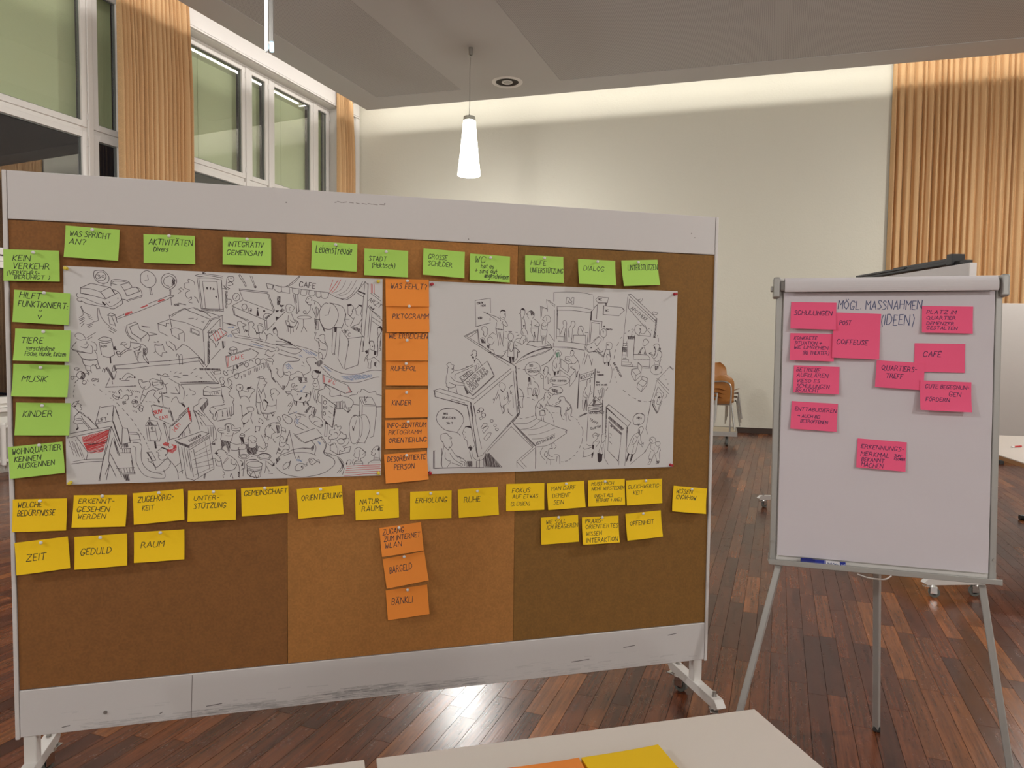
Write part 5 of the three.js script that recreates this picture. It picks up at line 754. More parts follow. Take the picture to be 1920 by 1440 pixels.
['H',1588,1083,1597,1083,1587,1184,1586,1276],['l',1435,998,1561,1098,1548,1113,1427,1013,1435,998],['H',1438,1001,1558,1095,1548,1108,1432,1013],
['l',1433,1036,1543,1133,1524,1356,1431,1268,1433,1036],['l',1435,1044,1537,1143],['t',1444,1076,15,36,0,"INFORMATION"],['l',1445,1132,1459,1147],['l',1445,1162,1456,1172],
['l',1443,1197,1462,1218],['l',1408,1182,1404,1328,1438,1379],['H',1516,1356,1527,1346,1543,1143,1536,1255],['l',1530,1356,1527,1387],['H',1433,1268,1519,1353,1519,1361,1436,1273],
['s',1651,1066,1640,1028,1655,992,1694,977,1733,988,1741,1023,1723,1059,1684,1069,1651,1066],['t',1672,1018,16,8,0,"Hilfe"],['d',1692,1029,3],['s',1684,1059,1690,1079,1698,1059],
['s',1691,1140,1690,1104,1712,1084,1732,1095,1724,1125,1705,1150,1691,1140],['H',1691,1140,1696,1105,1701,1105,1705,1148],['s',1691,1130,1658,1145,1631,1175,1623,1200],
['l',1664,1155,1681,1176,1691,1155],['s',1680,1171,1675,1196,1648,1226,1634,1221,1653,1175],['l',1708,1151,1711,1191,1726,1222],
['s',1692,1206,1709,1227,1726,1222,1736,1212,1729,1248,1720,1232],['s',1623,1205,1594,1266,1605,1292,1633,1302,1654,1236],['s',1697,1186,1682,1237,1666,1293,1633,1307],
['K',1605,1297,1614,1302,1595,1358,1590,1352],['K',1636,1302,1650,1305,1631,1358,1623,1358],['l',1595,1358,1587,1365],['s',1797,1203,1791,1182,1813,1167,1836,1178,1842,1204],
['s',1786,1198,1797,1182,1814,1198,1809,1213,1792,1208],['s',1842,1209,1876,1209,1884,1225,1865,1245,1843,1229,1842,1209],['l',1792,1218,1765,1264,1743,1294,1760,1279],
['l',1743,1294,1626,1384],['l',1803,1229,1798,1259,1827,1280],['s',1798,1223,1820,1219,1842,1214],['s',1832,1250,1832,1291,1855,1296,1877,1250,1888,1282],
['l',1804,1280,1783,1331,1795,1357,1778,1387],['l',1833,1301,1811,1357,1795,1388,1778,1387],['s',1838,1306,1856,1358,1851,1384,1873,1379,1884,1359,1878,1317,1883,1281],
['H',1856,1363,1879,1359,1873,1384,1857,1384],['l',1789,1346,1811,1347],['l',1808,871,1855,978,1892,881],['H',1815,917,1849,968,1846,981,1809,912],
['l',1797,871,1754,1100,1774,1146],['l',1681,878,1703,881],['l',1731,884,1758,886],['l',1775,885,1792,881],['s',1305,1165,1302,1140,1321,1128,1343,1141,1338,1171,1322,1191],
['s',1316,1150,1332,1145,1340,1158],['s',1337,1141,1353,1136,1348,1156],['l',1327,1191,1306,1200,1301,1250],['s',1333,1196,1359,1196,1328,1241],
['K',1298,1225,1312,1223,1309,1256,1301,1250],['s',1221,1239,1237,1254,1296,1240],['s',1232,1264,1227,1304,1238,1315,1286,1300,1312,1276],['l',1227,1304,1222,1322],
['K',1299,1286,1310,1286,1302,1323,1297,1321],['s',1378,1141,1402,1136,1413,1157,1397,1197,1381,1207],['s',1378,1141,1375,1176,1381,1207],['l',1402,1156,1413,1159],
['l',1376,1211,1355,1272,1361,1292],['l',1392,1217,1388,1302],['K',1345,1286,1361,1292,1385,1297,1383,1348,1362,1362,1351,1352],['l',1372,1297,1382,1242],
['s',1253,1215,1269,1227,1290,1228],['s',989,1215,1000,1225,989,1245],['s',990,1290,1026,1300,1035,1365],['l',1011,1305,1006,1345],
];const BOARD_NOTES = [
['green',"WAS SPRICHT AN?",-1.003,1.805,0.155,0.101,-2.0,[-1.001,1.848],[["WAS SPRICHT",0.09,0.32,0.74,0.16],["AN?",0.09,0.56,0.3,0.16]]],
['green',"AKTIVITÄTEN Divers",-0.776,1.797,0.155,0.094,0.8,[-0.776,1.840],[["AKTIVITÄTEN",0.11,0.36,0.84,0.19],["Divers",0.2,0.58,0.28,0.15]]],
['green',"KEIN VERKEHR (VERKEHRSBERUHIGT)",-1.174,1.727,0.154,0.098,1.0,[-1.167,1.768],[["KEIN",0.17,0.36,0.32,0.17],["VERKEHR",0.17,0.6,0.65,0.18],["(VERKEHRS-",0.06,0.8,0.58,0.13],["BERUHIGT )",0.2,0.92,0.62,0.11]]],
['green',"HILFT FUNKTIONIERT",-1.148,1.596,0.156,0.101,-2.6,[-1.139,1.642],[["HILFT",0.11,0.24,0.38,0.17],["FUNKTIONIERT:",0.09,0.5,0.87,0.17],["\"",0.45,0.68,0.05,0.1],["v",0.43,0.84,0.09,0.16]]],
['green',"TIERE verschiedene Fische, Hunde, Katzen",-1.147,1.477,0.154,0.100,-1.0,[-1.143,1.520],[["TIERE",0.12,0.44,0.4,0.17],["verschiedene",0.22,0.66,0.5,0.13],["Fische, Hunde, Katzen",0.21,0.82,0.72,0.13]]],
['green',"MUSIK",-1.154,1.365,0.156,0.102,-1.5,[-1.153,1.406],[["MUSIK",0.17,0.53,0.45,0.17]]],
['green',"KINDER",-1.152,1.242,0.153,0.103,-1.3,[-1.152,1.285],[["KINDER",0.14,0.43,0.54,0.17]]],
['green',"WOHNQUARTIER KENNEN AUSKENNEN",-1.172,1.111,0.154,0.100,5.2,[-1.163,1.159],[["WOHNQUARTIER",0.08,0.26,0.88,0.17],["KENNEN",0.11,0.5,0.48,0.15],["AUSKENNEN",0.16,0.7,0.66,0.15]]],
['green',"INTEGRATIV GEMEINSAM",-0.535,1.800,0.154,0.094,0.6,[-0.535,1.841],[["INTEGRATIV",0.12,0.33,0.72,0.17],["GEMEINSAM",0.09,0.63,0.72,0.17]]],
['green',"Lebensfreude",-0.249,1.797,0.154,0.097,-1.7,[-0.245,1.837],[["Lebensfreude",0.1,0.4,0.78,0.26]]],
['green',"STADT (Hektisch)",-0.070,1.782,0.154,0.095,-0.7,[-0.071,1.821],[["STADT",0.11,0.45,0.4,0.17],["(Hektisch)",0.17,0.68,0.53,0.18]]],
['green',"GROSSE SCHILDER",0.136,1.789,0.152,0.097,-2.5,null,[["GROSSE",0.13,0.38,0.45,0.17],["SCHILDER",0.13,0.62,0.57,0.17]]],
['green',"WC hat es + sind gut angeschrieben",0.308,1.779,0.152,0.097,-1.7,[0.309,1.817],[["WC",0.13,0.32,0.27,0.22],["hat es",0.28,0.52,0.32,0.16],["+ sind gut",0.13,0.7,0.55,0.16],["angeschrieben",0.36,0.86,0.62,0.16]]],
['green',"HILFE UNTERSTÜTZUNG",0.519,1.784,0.151,0.099,0.0,[0.517,1.825],[["HILFE",0.15,0.36,0.4,0.16],["UNTERSTÜTZUNG",0.14,0.64,0.84,0.17]]],
['green',"DIALOG",0.730,1.780,0.153,0.096,-0.3,[0.731,1.821],[["DIALOG",0.15,0.45,0.55,0.18]]],
['green',"UNTERSTÜTZEN",0.912,1.785,0.154,0.100,3.5,[0.901,1.825],[["UNTERSTÜTZEN",0.17,0.4,0.81,0.2]]],
['yellow',"WELCHE BEDÜRFNISSE",-1.167,0.933,0.153,0.103,-1.1,[-1.164,0.979],[["WELCHE",0.1,0.26,0.44,0.15],["BEDÜRFNISSE",0.1,0.51,0.68,0.16]]],
['yellow',"ERKENNT- GESEHEN WERDEN",-0.994,0.938,0.157,0.102,-2.0,[-0.986,0.987],[["ERKENNT-",0.1,0.27,0.66,0.14],["GESEHEN",0.08,0.52,0.6,0.15],["WERDEN",0.1,0.73,0.52,0.14]]],
['yellow',"ZUGEHÖRIGKEIT",-0.818,0.944,0.154,0.102,3.1,[-0.817,0.991],[["ZUGEHÖRIG-",0.1,0.32,0.7,0.17],["KEIT",0.18,0.58,0.23,0.14]]],
['yellow',"UNTERSTÜTZUNG",-0.653,0.940,0.152,0.103,-0.5,[-0.648,0.987],[["UNTER-",0.13,0.33,0.52,0.14],["STÜTZUNG",0.13,0.58,0.66,0.16]]],
['yellow',"ZEIT",-1.161,0.801,0.152,0.102,4.6,[-1.164,0.844],[["ZEIT",0.2,0.62,0.37,0.2]]],
['yellow',"GEDULD",-0.993,0.804,0.155,0.104,1.3,[-0.994,0.850],[["GEDULD",0.12,0.57,0.58,0.19]]],
['yellow',"RAUM",-0.818,0.811,0.154,0.099,0.8,[-0.814,0.856],[["RAUM",0.14,0.52,0.46,0.18]]],
['yellow',"GEMEINSCHAFT",-0.482,0.948,0.155,0.095,1.4,[-0.483,0.993],[["GEMEINSCHAFT",0.07,0.28,0.9,0.17]]],
['yellow',"ORIENTIERUNG",-0.298,0.937,0.154,0.101,3.2,[-0.297,0.981],[["ORIENTIERUNG",0.1,0.42,0.88,0.17]]],
['yellow',"NATURRÄUME",-0.100,0.918,0.154,0.105,0.9,[-0.098,0.958],[["NATUR-",0.11,0.47,0.5,0.16],["RÄUME",0.15,0.71,0.49,0.16]]],
['yellow',"ERHOLUNG",0.095,0.906,0.153,0.102,-0.5,[0.093,0.950],[["ERHOLUNG",0.14,0.41,0.75,0.17]]],
['yellow',"RUHE",0.273,0.909,0.153,0.104,1.6,[0.268,0.951],[["RUHE",0.15,0.48,0.41,0.18]]],
['yellow',"FOKUS AUF ETWAS (S. ERBEN)",0.456,0.920,0.151,0.102,-0.7,null,[["FOKUS",0.16,0.33,0.47,0.15],["AUF ETWAS",0.17,0.54,0.66,0.13],["(S. ERBEN)",0.12,0.8,0.5,0.13]]],
['yellow',"MAN DARF DEMENT SEIN",0.620,0.920,0.152,0.101,1.7,[0.618,0.965],[["MAN DARF",0.12,0.3,0.64,0.14],["DEMENT",0.14,0.56,0.47,0.14],["SEIN",0.16,0.8,0.27,0.14]]],
['yellow',"MUSS MICH NICHT VERSTECKEN",0.788,0.923,0.155,0.102,0.2,[0.779,0.968],[["MUSS MICH",0.1,0.22,0.6,0.12],["NICHT VERSTECKEN",0.11,0.4,0.87,0.12],["(NICHT ALS",0.17,0.66,0.5,0.12],["BETROFF + ANG.)",0.22,0.83,0.68,0.12]]],
['yellow',"GLEICHWERTIGKEIT",0.950,0.919,0.156,0.098,0.7,[0.953,0.964],[["GLEICHWERTIG-",0.06,0.35,0.9,0.14],["KEIT",0.2,0.58,0.26,0.14]]],
['yellow',"WISSEN KNOWHOW",1.150,0.879,0.152,0.101,-6.9,[1.158,0.922],[["WISSEN",0.1,0.28,0.48,0.16],["KNOWHOW",0.11,0.5,0.58,0.16]]],
['yellow',"WIE SOLL ICH REAGIEREN",0.597,0.786,0.152,0.104,1.4,[0.589,0.836],[["WIE SOLL",0.14,0.27,0.53,0.14],["ICH REAGIEREN",0.16,0.45,0.82,0.14]]],
['yellow',"PRAXISORIENTIERTES WISSEN INTERAKTION",0.765,0.777,0.154,0.103,-0.2,[0.770,0.827],[["PRAXIS-",0.1,0.24,0.47,0.15],["ORIENTIERTES",0.1,0.44,0.88,0.14],["WISSEN",0.11,0.68,0.42,0.14],["INTERAKTION",0.11,0.92,0.84,0.15]]],
['yellow',"OFFENHEIT",0.951,0.785,0.154,0.104,2.7,[0.945,0.833],[["OFFENHEIT",0.12,0.47,0.66,0.15]]],
['orange',"WAS FEHLT?",0.005,1.679,0.155,0.098,0.8,[0.004,1.721],[["WAS FEHLT?",0.12,0.36,0.83,0.18]]],
['orange',"PIKTOGRAMM",0.007,1.586,0.154,0.097,1.0,[0.011,1.631],[["PIKTOGRAMM",0.15,0.5,0.83,0.18]]],
['orange',"WIE ERREICHEN",0.004,1.485,0.152,0.099,0.5,[0.004,1.509],[["WIE ERREICHEN",0.09,0.2,0.9,0.17]]],
['orange',"RUHEPOL",0.005,1.390,0.151,0.088,-0.2,[0.001,1.425],[["RUHEPOL",0.12,0.4,0.6,0.18]]],
['orange',"KINDER",0.005,1.281,0.154,0.102,0.3,[0.003,1.321],[["KINDER",0.16,0.55,0.45,0.16]]],
['orange',"INFO-ZENTRUM PIKTOGRAMM ORIENTIERUNG",0.004,1.170,0.153,0.104,0.4,[0.009,1.215],[["*INFO-ZENTRUM",0.04,0.27,0.92,0.15],["PIKTOGRAMM",0.09,0.5,0.76,0.14],["ORIENTIERUNG",0.09,0.77,0.88,0.15]]],
['orange',"DESORIENTIERTE PERSON",0.004,1.050,0.155,0.103,3.1,[0.004,1.093],[["DESORIENTIERTE",0.08,0.28,0.88,0.17],["PERSON",0.22,0.56,0.47,0.17]]],
['orange',"ZUGANG ZUM INTERNET WLAN",-0.012,0.785,0.152,0.104,5.2,[-0.022,0.829],[["ZUGANG",0.08,0.27,0.5,0.18],["ZUM INTERNET",0.09,0.5,0.86,0.16],["WLAN",0.1,0.72,0.4,0.16]]],
['orange',"BARGELD",0.003,0.672,0.153,0.106,7.6,[-0.003,0.721],[["BARGELD",0.13,0.52,0.53,0.2]]],
['orange',"BÄNKLI",0.011,0.550,0.152,0.107,4.0,[0.010,0.597],[["BÄNKLI",0.13,0.52,0.5,0.2]]],
];
const FLIP_NOTES = [
['pink',"SCHULUNGEN",0.097,0.848,0.148,0.096,-1.3,null,[["SCHULUNGEN",0.09,0.47,0.82,0.15]]],
['pink',"POST",0.238,0.808,0.147,0.099,-2.2,null,[["POST",0.13,0.43,0.25,0.15]]],
['pink',"COIFFEUSE",0.235,0.748,0.149,0.097,-1.7,null,[["COIFFEUSE",0.1,0.5,0.65,0.16]]],
['pink',"PLATZ IM QUARTIER",0.513,0.835,0.151,0.091,-1.1,null,[["PLATZ IM",0.1,0.3,0.58,0.13],["QUARTIER",0.1,0.5,0.57,0.12],["DEMENZFR",0.1,0.7,0.54,0.11],["GESTALTEN",0.1,0.86,0.6,0.11]]],
['pink',"KONKRETE SITUATION",0.095,0.738,0.143,0.097,-0.8,null,[["KONKRETE",0.1,0.24,0.52,0.11],["SITUATION +",0.11,0.41,0.62,0.11],["WIE UMGEHEN",0.1,0.57,0.77,0.11],["(BB THEATER)",0.29,0.76,0.6,0.12]]],
['pink',"CAFÉ",0.494,0.707,0.151,0.097,-0.3,null,[["CAFÉ",0.18,0.46,0.36,0.17]]],
['pink',"QUARTIERSTREFF",0.374,0.646,0.148,0.092,-2.8,null,[["QUARTIERS-",0.12,0.35,0.72,0.17],["TREFF",0.22,0.62,0.35,0.16]]],
['pink',"BETRIEBE AUFKLÄREN",0.112,0.624,0.148,0.096,-1.1,null,[["BETRIEBE",0.07,0.22,0.52,0.13],["AUFKLÄREN",0.08,0.42,0.68,0.14],["WIESO ES",0.08,0.61,0.5,0.12],["SCHULUNGEN",0.08,0.8,0.71,0.13],["BRAUCHT",0.07,0.95,0.5,0.12]]],
['pink',"GUTE BEGEGNUNGEN FÖRDERN",0.510,0.579,0.151,0.099,-1.0,null,[["GUTE BEGEGNUN-",0.11,0.26,0.84,0.12],["GEN",0.56,0.5,0.24,0.14],["FÖRDERN",0.12,0.68,0.46,0.12]]],
['pink',"ENTTABUISIEREN",0.108,0.496,0.150,0.097,-1.9,null,[["ENTTABUISIEREN",0.09,0.33,0.88,0.12],["> AUCH BEI",0.15,0.56,0.48,0.1],["BETROFFENEN",0.22,0.74,0.58,0.11]]],
['pink',"ERKENNUNGSMERKMAL",0.324,0.373,0.152,0.099,-2.4,null,[["ERKENNUNGS-",0.09,0.33,0.86,0.13],["MERKMAL",0.09,0.58,0.58,0.14],["SUN-",0.76,0.52,0.16,0.08],["FLOWER",0.76,0.63,0.22,0.08],["BEKANNT",0.11,0.76,0.46,0.13],["MACHEN",0.11,0.94,0.44,0.14]]],
];

// ---------------------------------------------------------------- mobile pinboards
const dirt = (() => { const [cv, c] = canvas(2048, 128); c.fillStyle = 'rgb(215,212,211)'; c.fillRect(0, 0, 2048, 128);
  c.lineCap = 'round';
  const smear = (x0, x1, y0, y1, n, dark) => { for (let i = 0; i < n; i++) { const x = rr(x0, x1), y = rr(y0, y1), l = rr(8, 60); c.strokeStyle = `rgba(${dark},${dark},${dark + 2},${rr(0.04, 0.20)})`; c.lineWidth = rr(0.7, 3); c.beginPath(); c.moveTo(x, y); c.lineTo(Math.min(2046, x + l), y + rr(-2, 2)); c.stroke(); } };
  smear(700, 1250, 100, 124, 260, 90); smear(780, 1000, 90, 118, 90, 60); smear(150, 700, 108, 126, 150, 100); smear(470, 640, 100, 122, 60, 80); smear(1300, 1900, 96, 122, 60, 120); smear(60, 2000, 70, 126, 80, 130);
  c.strokeStyle = 'rgba(60,55,55,0.8)'; c.lineWidth = 2; for (const [x, y, l] of [[110, 112, 18], [470, 98, 40], [1740, 56, 40], [1560, 86, 60], [1900, 30, 30], [350, 104, 6]]) { c.beginPath(); c.moveTo(x, y); c.lineTo(x + l, y - 3); c.stroke(); }
  c.strokeStyle = 'rgba(90,80,78,0.8)'; c.lineWidth = 1.6; c.beginPath(); c.moveTo(434, 4); c.lineTo(430, 127); c.stroke();
  return ctex(cv); })();
const marks = (() => { const [cv, c] = canvas(2048, 128); c.fillStyle = 'rgb(215,212,211)'; c.fillRect(0, 0, 2048, 128); c.lineCap = 'round';
  c.strokeStyle = 'rgba(95,80,78,0.75)'; c.lineWidth = 1.6; let x = 822; while (x < 960) { c.beginPath(); c.moveTo(x, 30 + rr(-2, 2)); const l = rr(4, 16); c.lineTo(x + l, 30 + rr(-2, 2)); c.stroke(); x += l + rr(2, 8); }
  c.fillStyle = 'rgba(60,50,50,0.8)'; for (const [a, b] of [[690, 40], [962, 26], [1210, 118], [1950, 60], [1962, 74]]) { c.beginPath(); c.arc(a, b, 1.6, 0, 7); c.fill(); }
  return ctex(cv); })();
const fibre = dataTex(512, 512, (u, v) => 0.90 + 0.10 * fine(u, v) + 0.04 * (mottle(u, v) - 0.5));
fibre.repeat.set(1.6, 1.6);
M.bandFoot = std([0.97, 0.955, 0.955], 0.5, { map: dirt }); M.bandHead = std([0.97, 0.955, 0.955], 0.5, { map: marks });
M.pinDark = std([0.275, 0.112, 0.027], 0.8, { map: fibre }); M.pinLight = std([0.45, 0.193, 0.046], 0.8, { map: fibre }); M.pinRight = std([0.262, 0.124, 0.024], 0.8, { map: fibre });
const BW = 2.506, BY0 = 0.204, BY1 = 2.021, IN0 = 0.359, IN1 = 1.870, BT = 0.042;
function faceUV(g, x0, x1, y0, y1) { const p = g.attributes.position, u = []; for (let i = 0; i < p.count; i++) u.push((p.getX(i) - x0) / (x1 - x0), (p.getY(i) - y0) / (y1 - y0)); g.setAttribute('uv', new THREE.Float32BufferAttribute(u, 2)); return g; }
function castor(parent, x, z, turn) {
  const c = new THREE.Group(); c.name = 'castor'; c.position.set(x, 0, z); c.rotation.y = turn; parent.add(c);
  const w = cyl(0.031, 0.031, 0.022, 0, 0, 0, 28); w.rotateZ(Math.PI / 2); w.translate(0, 0.031, 0.018); obj('wheel', w, M.rubberGrey, c);
  const h = cyl(0.017, 0.017, 0.025, 0, 0, 0, 20); h.rotateZ(Math.PI / 2); h.translate(0, 0.031, 0.018); obj('hub', h, M.black, c);
  obj('fork', [rspan(-0.018, -0.0135, 0.022, 0.068, -0.005, 0.034, 0.002), rspan(0.0135, 0.018, 0.022, 0.068, -0.005, 0.034, 0.002), cyl(0.02, 0.024, 0.014, 0, 0.072, 0.005)], M.chrome, c);
  obj('brake', rspan(-0.016, 0.016, 0.06, 0.068, -0.045, 0.0, 0.003), M.chrome, c);
}
function pinboard(label, dirty) {
  const t = thing('mobile_pinboard', label, 'pinboard');
  const h = BW / 2;
  obj('head_band', faceUV(rspan(-h + 0.0135, h - 0.0135, IN1, BY1, -BT, 0, 0.003), -h, h, IN1, BY1), M.bandHead, t);
  obj('foot_band', faceUV(rspan(-h + 0.0135, h - 0.0135, BY0, IN0, -BT, 0, 0.003), -h, h, BY0, IN0), dirty ? M.bandFoot : M.bandHead, t);
  for (const s of [-1, 1]) obj('side_edge', rspan(s < 0 ? -h : h - 0.0125, s < 0 ? -h + 0.0125 : h, BY0 - 0.006, BY1, -BT - 0.003, 0.002, 0.003), M.boardWhite, t);
  const sx = [-h + 0.0135, -0.410, 0.417, h - 0.0135], mats = [M.pinDark, M.pinLight, M.pinRight];
  for (let i = 0; i < 3; i++) obj('pin_panel', uvPlanar(flat(rspan(sx[i] + 0.0005, sx[i + 1] - 0.0005, IN0 + 0.002, IN1 - 0.002, -BT + 0.002, -0.0035, 0.001)), 0, 1), mats[i], t);
  obj('bolt_head', (() => { const g = cyl(0.006, 0.006, 0.004, 0, 0, 0, 14); g.rotateX(Math.PI / 2); g.translate(-0.99, BY0 + 0.055, 0.002); return g; })(), M.steel, t);
  for (const s of [-1, 1]) {
    const x = s * (h - 0.040);
    obj('post', rspan(x - 0.019, x + 0.019, 0.10, BY0 + 0.05, -BT - 0.002, -0.002, 0.004), M.metalWhite, t);
    const f = new THREE.Shape([[-0.185, 0.077], [-0.203, 0.090], [-0.180, 0.112], [0.180, 0.112], [0.203, 0.090], [0.185, 0.077]].map((p) => new THREE.Vector2(...p)));
    const g = new THREE.ExtrudeGeometry(f, { depth: 0.036, bevelEnabled: true, bevelThickness: 0.002, bevelSize: 0.002, bevelSegments: 2 }); g.rotateY(-Math.PI / 2); g.translate(x + 0.018, 0, -BT / 2);
    const foot = obj('foot_bar', g, M.metalWhite, t);
    for (const q of [-1, 1]) { obj('stem_nut', [cyl(0.0075, 0.0075, 0.02, x, 0.123, -BT / 2 + q * 0.150, 6), cyl(0.010, 0.010, 0.003, x, 0.1135, -BT / 2 + q * 0.150, 14)], M.steel, foot); castor(t, x, -BT / 2 + q * 0.150, s > 0 ? (q < 0 ? 0.5 : 2.6) : (q < 0 ? -0.4 : 2.9)); }
  }
  return t;
}
const board = pinboard('large white-framed mobile pinboard with brown panels full of coloured notes', true);
const BOARD_TURN = R(15.2); board.position.set(-0.385, 0, -2.579); board.rotation.y = BOARD_TURN;
const BX = V(Math.cos(BOARD_TURN), 0, -Math.sin(BOARD_TURN)), BZ = V(Math.sin(BOARD_TURN), 0, Math.cos(BOARD_TURN));
function onBoard(o, x, y, z, deg = 0) { o.position.copy(board.position).addScaledVector(BX, x).addScaledVector(BZ, z).setY(y); o.rotation.order = 'YXZ'; o.rotation.set(0, BOARD_TURN, R(deg)); return o; }

// ---------------------------------------------------------------- the two drawings on paper
function poster(name, label, tex, x, y, w, h, deg) {
  const g = new THREE.BoxGeometry(w, h, 0.0005, 30, 20, 1), p = g.attributes.position;
  for (let i = 0; i < p.count; i++) { const u = p.getX(i) / w, v = p.getY(i) / h; p.setZ(i, p.getZ(i) + 0.0022 * Math.sin(u * 9 + 1) * Math.cos(v * 5) + 0.0035 * (1 - 4 * u * u) * (1 - 4 * v * v)); }
  g.computeVertexNormals();
  const m = tag(obj(name, g, std([1, 1, 1], 0.85, { map: tex }), scene), label, 'poster', 'drawings on the pinboard'); onBoard(m, x, y, 0.0012, deg); return m;
}
const cityTex = drawing(DRAW_CITY), shopTex = drawing(DRAW_SHOP);
poster('drawing_poster', 'large ink drawing of a crowded quarter with café, cars and animals', cityTex, -0.587, 1.376, 1.005, 0.7035, -0.28);
poster('drawing_poster', 'large ink drawing of shops with pharmacy sign and talking people', shopTex, 0.578, 1.3695, 0.993, 0.704, -0.27);

// ---------------------------------------------------------------- sticky notes: lettering on one sheet of texture, 8 x 8 cells
const NOTE_RGB = { green: 'rgb(176,222,100)', yellow: 'rgb(255,210,14)', orange: 'rgb(250,150,58)', pink: 'rgb(255,100,144)' };
const INKS = { green: 'rgb(34,40,38)', yellow: 'rgb(40,38,44)', orange: 'rgb(44,40,62)', pink: 'rgb(52,34,74)' };
const CELLS = 8, NCW = 256, NCH = 168; const [noteCanvas, nc] = canvas(CELLS * NCW, CELLS * NCH);
let cell = 0;
function noteCell(colour, lines) {
  const k = cell++, x0 = (k % CELLS) * NCW, y0 = Math.floor(k / CELLS) * NCH; nc.fillStyle = NOTE_RGB[colour]; nc.fillRect(x0, y0, NCW, NCH);
  nc.save(); nc.beginPath(); nc.rect(x0 + 1, y0 + 1, NCW - 2, NCH - 2); nc.clip();
  for (const [s, x, y, w, cap] of lines) { pen(nc, INKS[colour], cap > 0.14 ? 3.1 : 2.5); strokeText(nc, s, x0 + x * NCW, y0 + y * NCH, cap * NCH * 0.98, w * NCW, 1, 0.18); }
  nc.restore();
  const m = 3; return [(x0 + m) / (CELLS * NCW), 1 - (y0 + NCH - m) / (CELLS * NCH), (NCW - 2 * m) / (CELLS * NCW), (NCH - 2 * m) / (CELLS * NCH)];
}
const noteMat = new THREE.MeshStandardMaterial({ color: 0xffffff, roughness: 0.8 });
function noteSheet(uv, w, h, lift, curl, base) {
  const nx = 6, ny = 8, pos = [], tex = [], idx = [];
  const z = (u, v) => base + lift * Math.pow(1 - v, 1.7) + curl * (u - 0.5) * (1 - v) * 0.35 + 0.0012 * Math.sin(u * 5) * (1 - v);
  for (const back of [0, 1]) { const b0 = pos.length / 3; for (let j = 0; j <= ny; j++) for (let i = 0; i <= nx; i++) { const u = i / nx, v = j / ny; pos.push((u - 0.5) * w, (v - 0.5) * h, z(u, v) - back * 0.0006); back ? tex.push(uv[0] + uv[2] * 0.5, uv[1] + uv[3] * 0.02) : tex.push(uv[0] + uv[2] * u, uv[1] + uv[3] * v); }
    for (let j = 0; j < ny; j++) for (let i = 0; i < nx; i++) { const c = b0 + j * (nx + 1) + i, d = c + nx + 1; back ? idx.push(c, d, c + 1, c + 1, d, d + 1) : idx.push(c, c + 1, d, c + 1, d + 1, d); } }
  const g = new THREE.BufferGeometry(); g.setAttribute('position', new THREE.Float32BufferAttribute(pos, 3)); g.setAttribute('uv', new THREE.Float32BufferAttribute(tex, 2)); g.setIndex(idx); g.computeVertexNormals(); return g;
}
const whitePin = lathe([[0, 0.009], [0.003, 0.0088], [0.0052, 0.0068], [0.0056, 0.0045], [0.0042, 0.0022], [0.0012, 0.0008], [0.0008, -0.004], [0, -0.006]], 18); whitePin.rotateX(Math.PI / 2);
const pushPin = lathe([[0, 0.018], [0.0052, 0.0178], [0.0055, 0.016], [0.0036, 0.014], [0.0032, 0.006], [0.0058, 0.004], [0.006, 0.002], [0.001, 0.0012], [0.0007, -0.006], [0, -0.007]], 18); pushPin.rotateX(Math.PI / 2);
M.pinHead = std([0.80, 0.79, 0.77], 0.25); M.pinYellow = std([0.80, 0.62, 0.05], 0.3); M.pinRed = std([0.45, 0.012, 0.03], 0.3);
const GROUPS = { green: 'green notes on the pinboard', yellow: 'yellow notes on the pinboard', orange: 'orange notes on the pinboard' };
BOARD_NOTES.forEach(([col, text, x, y, w, h, deg, pin, lines], i) => {
  const uv = noteCell(col, lines), hang = Math.abs(x - 0) < 0.12 && col === 'orange' && y > 1.1;
  const g = noteSheet(uv, w, h, hang ? rr(0.004, 0.008) : rr(0.006, 0.020), rr(-0.01, 0.014), hang ? 0.003 + (i % 2) * 0.0008 : (x > -1.1 && x < -1.05) || y > 1.3 && y < 1.72 ? 0.0075 : x - w / 2 < -1.2 ? 0.0045 : 0.0016);
  const o = tag(obj('sticky_note', g, noteMat), `${col} sticky note lettered ${text}${text === 'KINDER' ? ' below MUSIK'.replace('MUSIK', col === 'green' ? 'the MUSIK note' : 'the RUHEPOL note') : ''}`, 'sticky note', GROUPS[col]);
  onBoard(o, x, y, 0, deg);
  if (pin) { const p = tag(obj('pin', whitePin, M.pinHead), `white round pin head holding the ${col} ${text} note`, 'pin', 'white pins on the pinboard'); onBoard(p, pin[0], pin[1], (hang ? 0.004 : y > 1.3 && y < 1.72 ? 0.0085 : x - w / 2 < -1.2 ? 0.0055 : 0.003) + 0.0015); }
});
for (const [x, y, m, label] of [[-1.078, 1.722, M.pinYellow, 'yellow pushpin in the upper left corner of the crowded-quarter drawing'], [-0.098, 1.716, M.pinYellow, 'yellow pushpin in the upper right corner of the crowded-quarter drawing'], [-1.078, 1.034, M.pinYellow, 'yellow pushpin in the lower left corner of the crowded-quarter drawing'], [-0.096, 1.032, M.pinYellow, 'yellow pushpin in the lower right corner of the crowded-quarter drawing'],
  [0.092, 1.712, M.pinRed, 'red pushpin in the upper left corner of the shops drawing'], [1.062, 1.707, M.pinRed, 'red pushpin in the upper right corner of the shops drawing'], [0.090, 1.026, M.pinRed, 'red pushpin in the lower left corner of the shops drawing'], [1.062, 1.024, M.pinRed, 'red pushpin in the lower right corner of the shops drawing']]) onBoard(tag(obj('pushpin', pushPin, m), label, 'pushpin', 'coloured pushpins on the drawings'), x, y, 0.002);

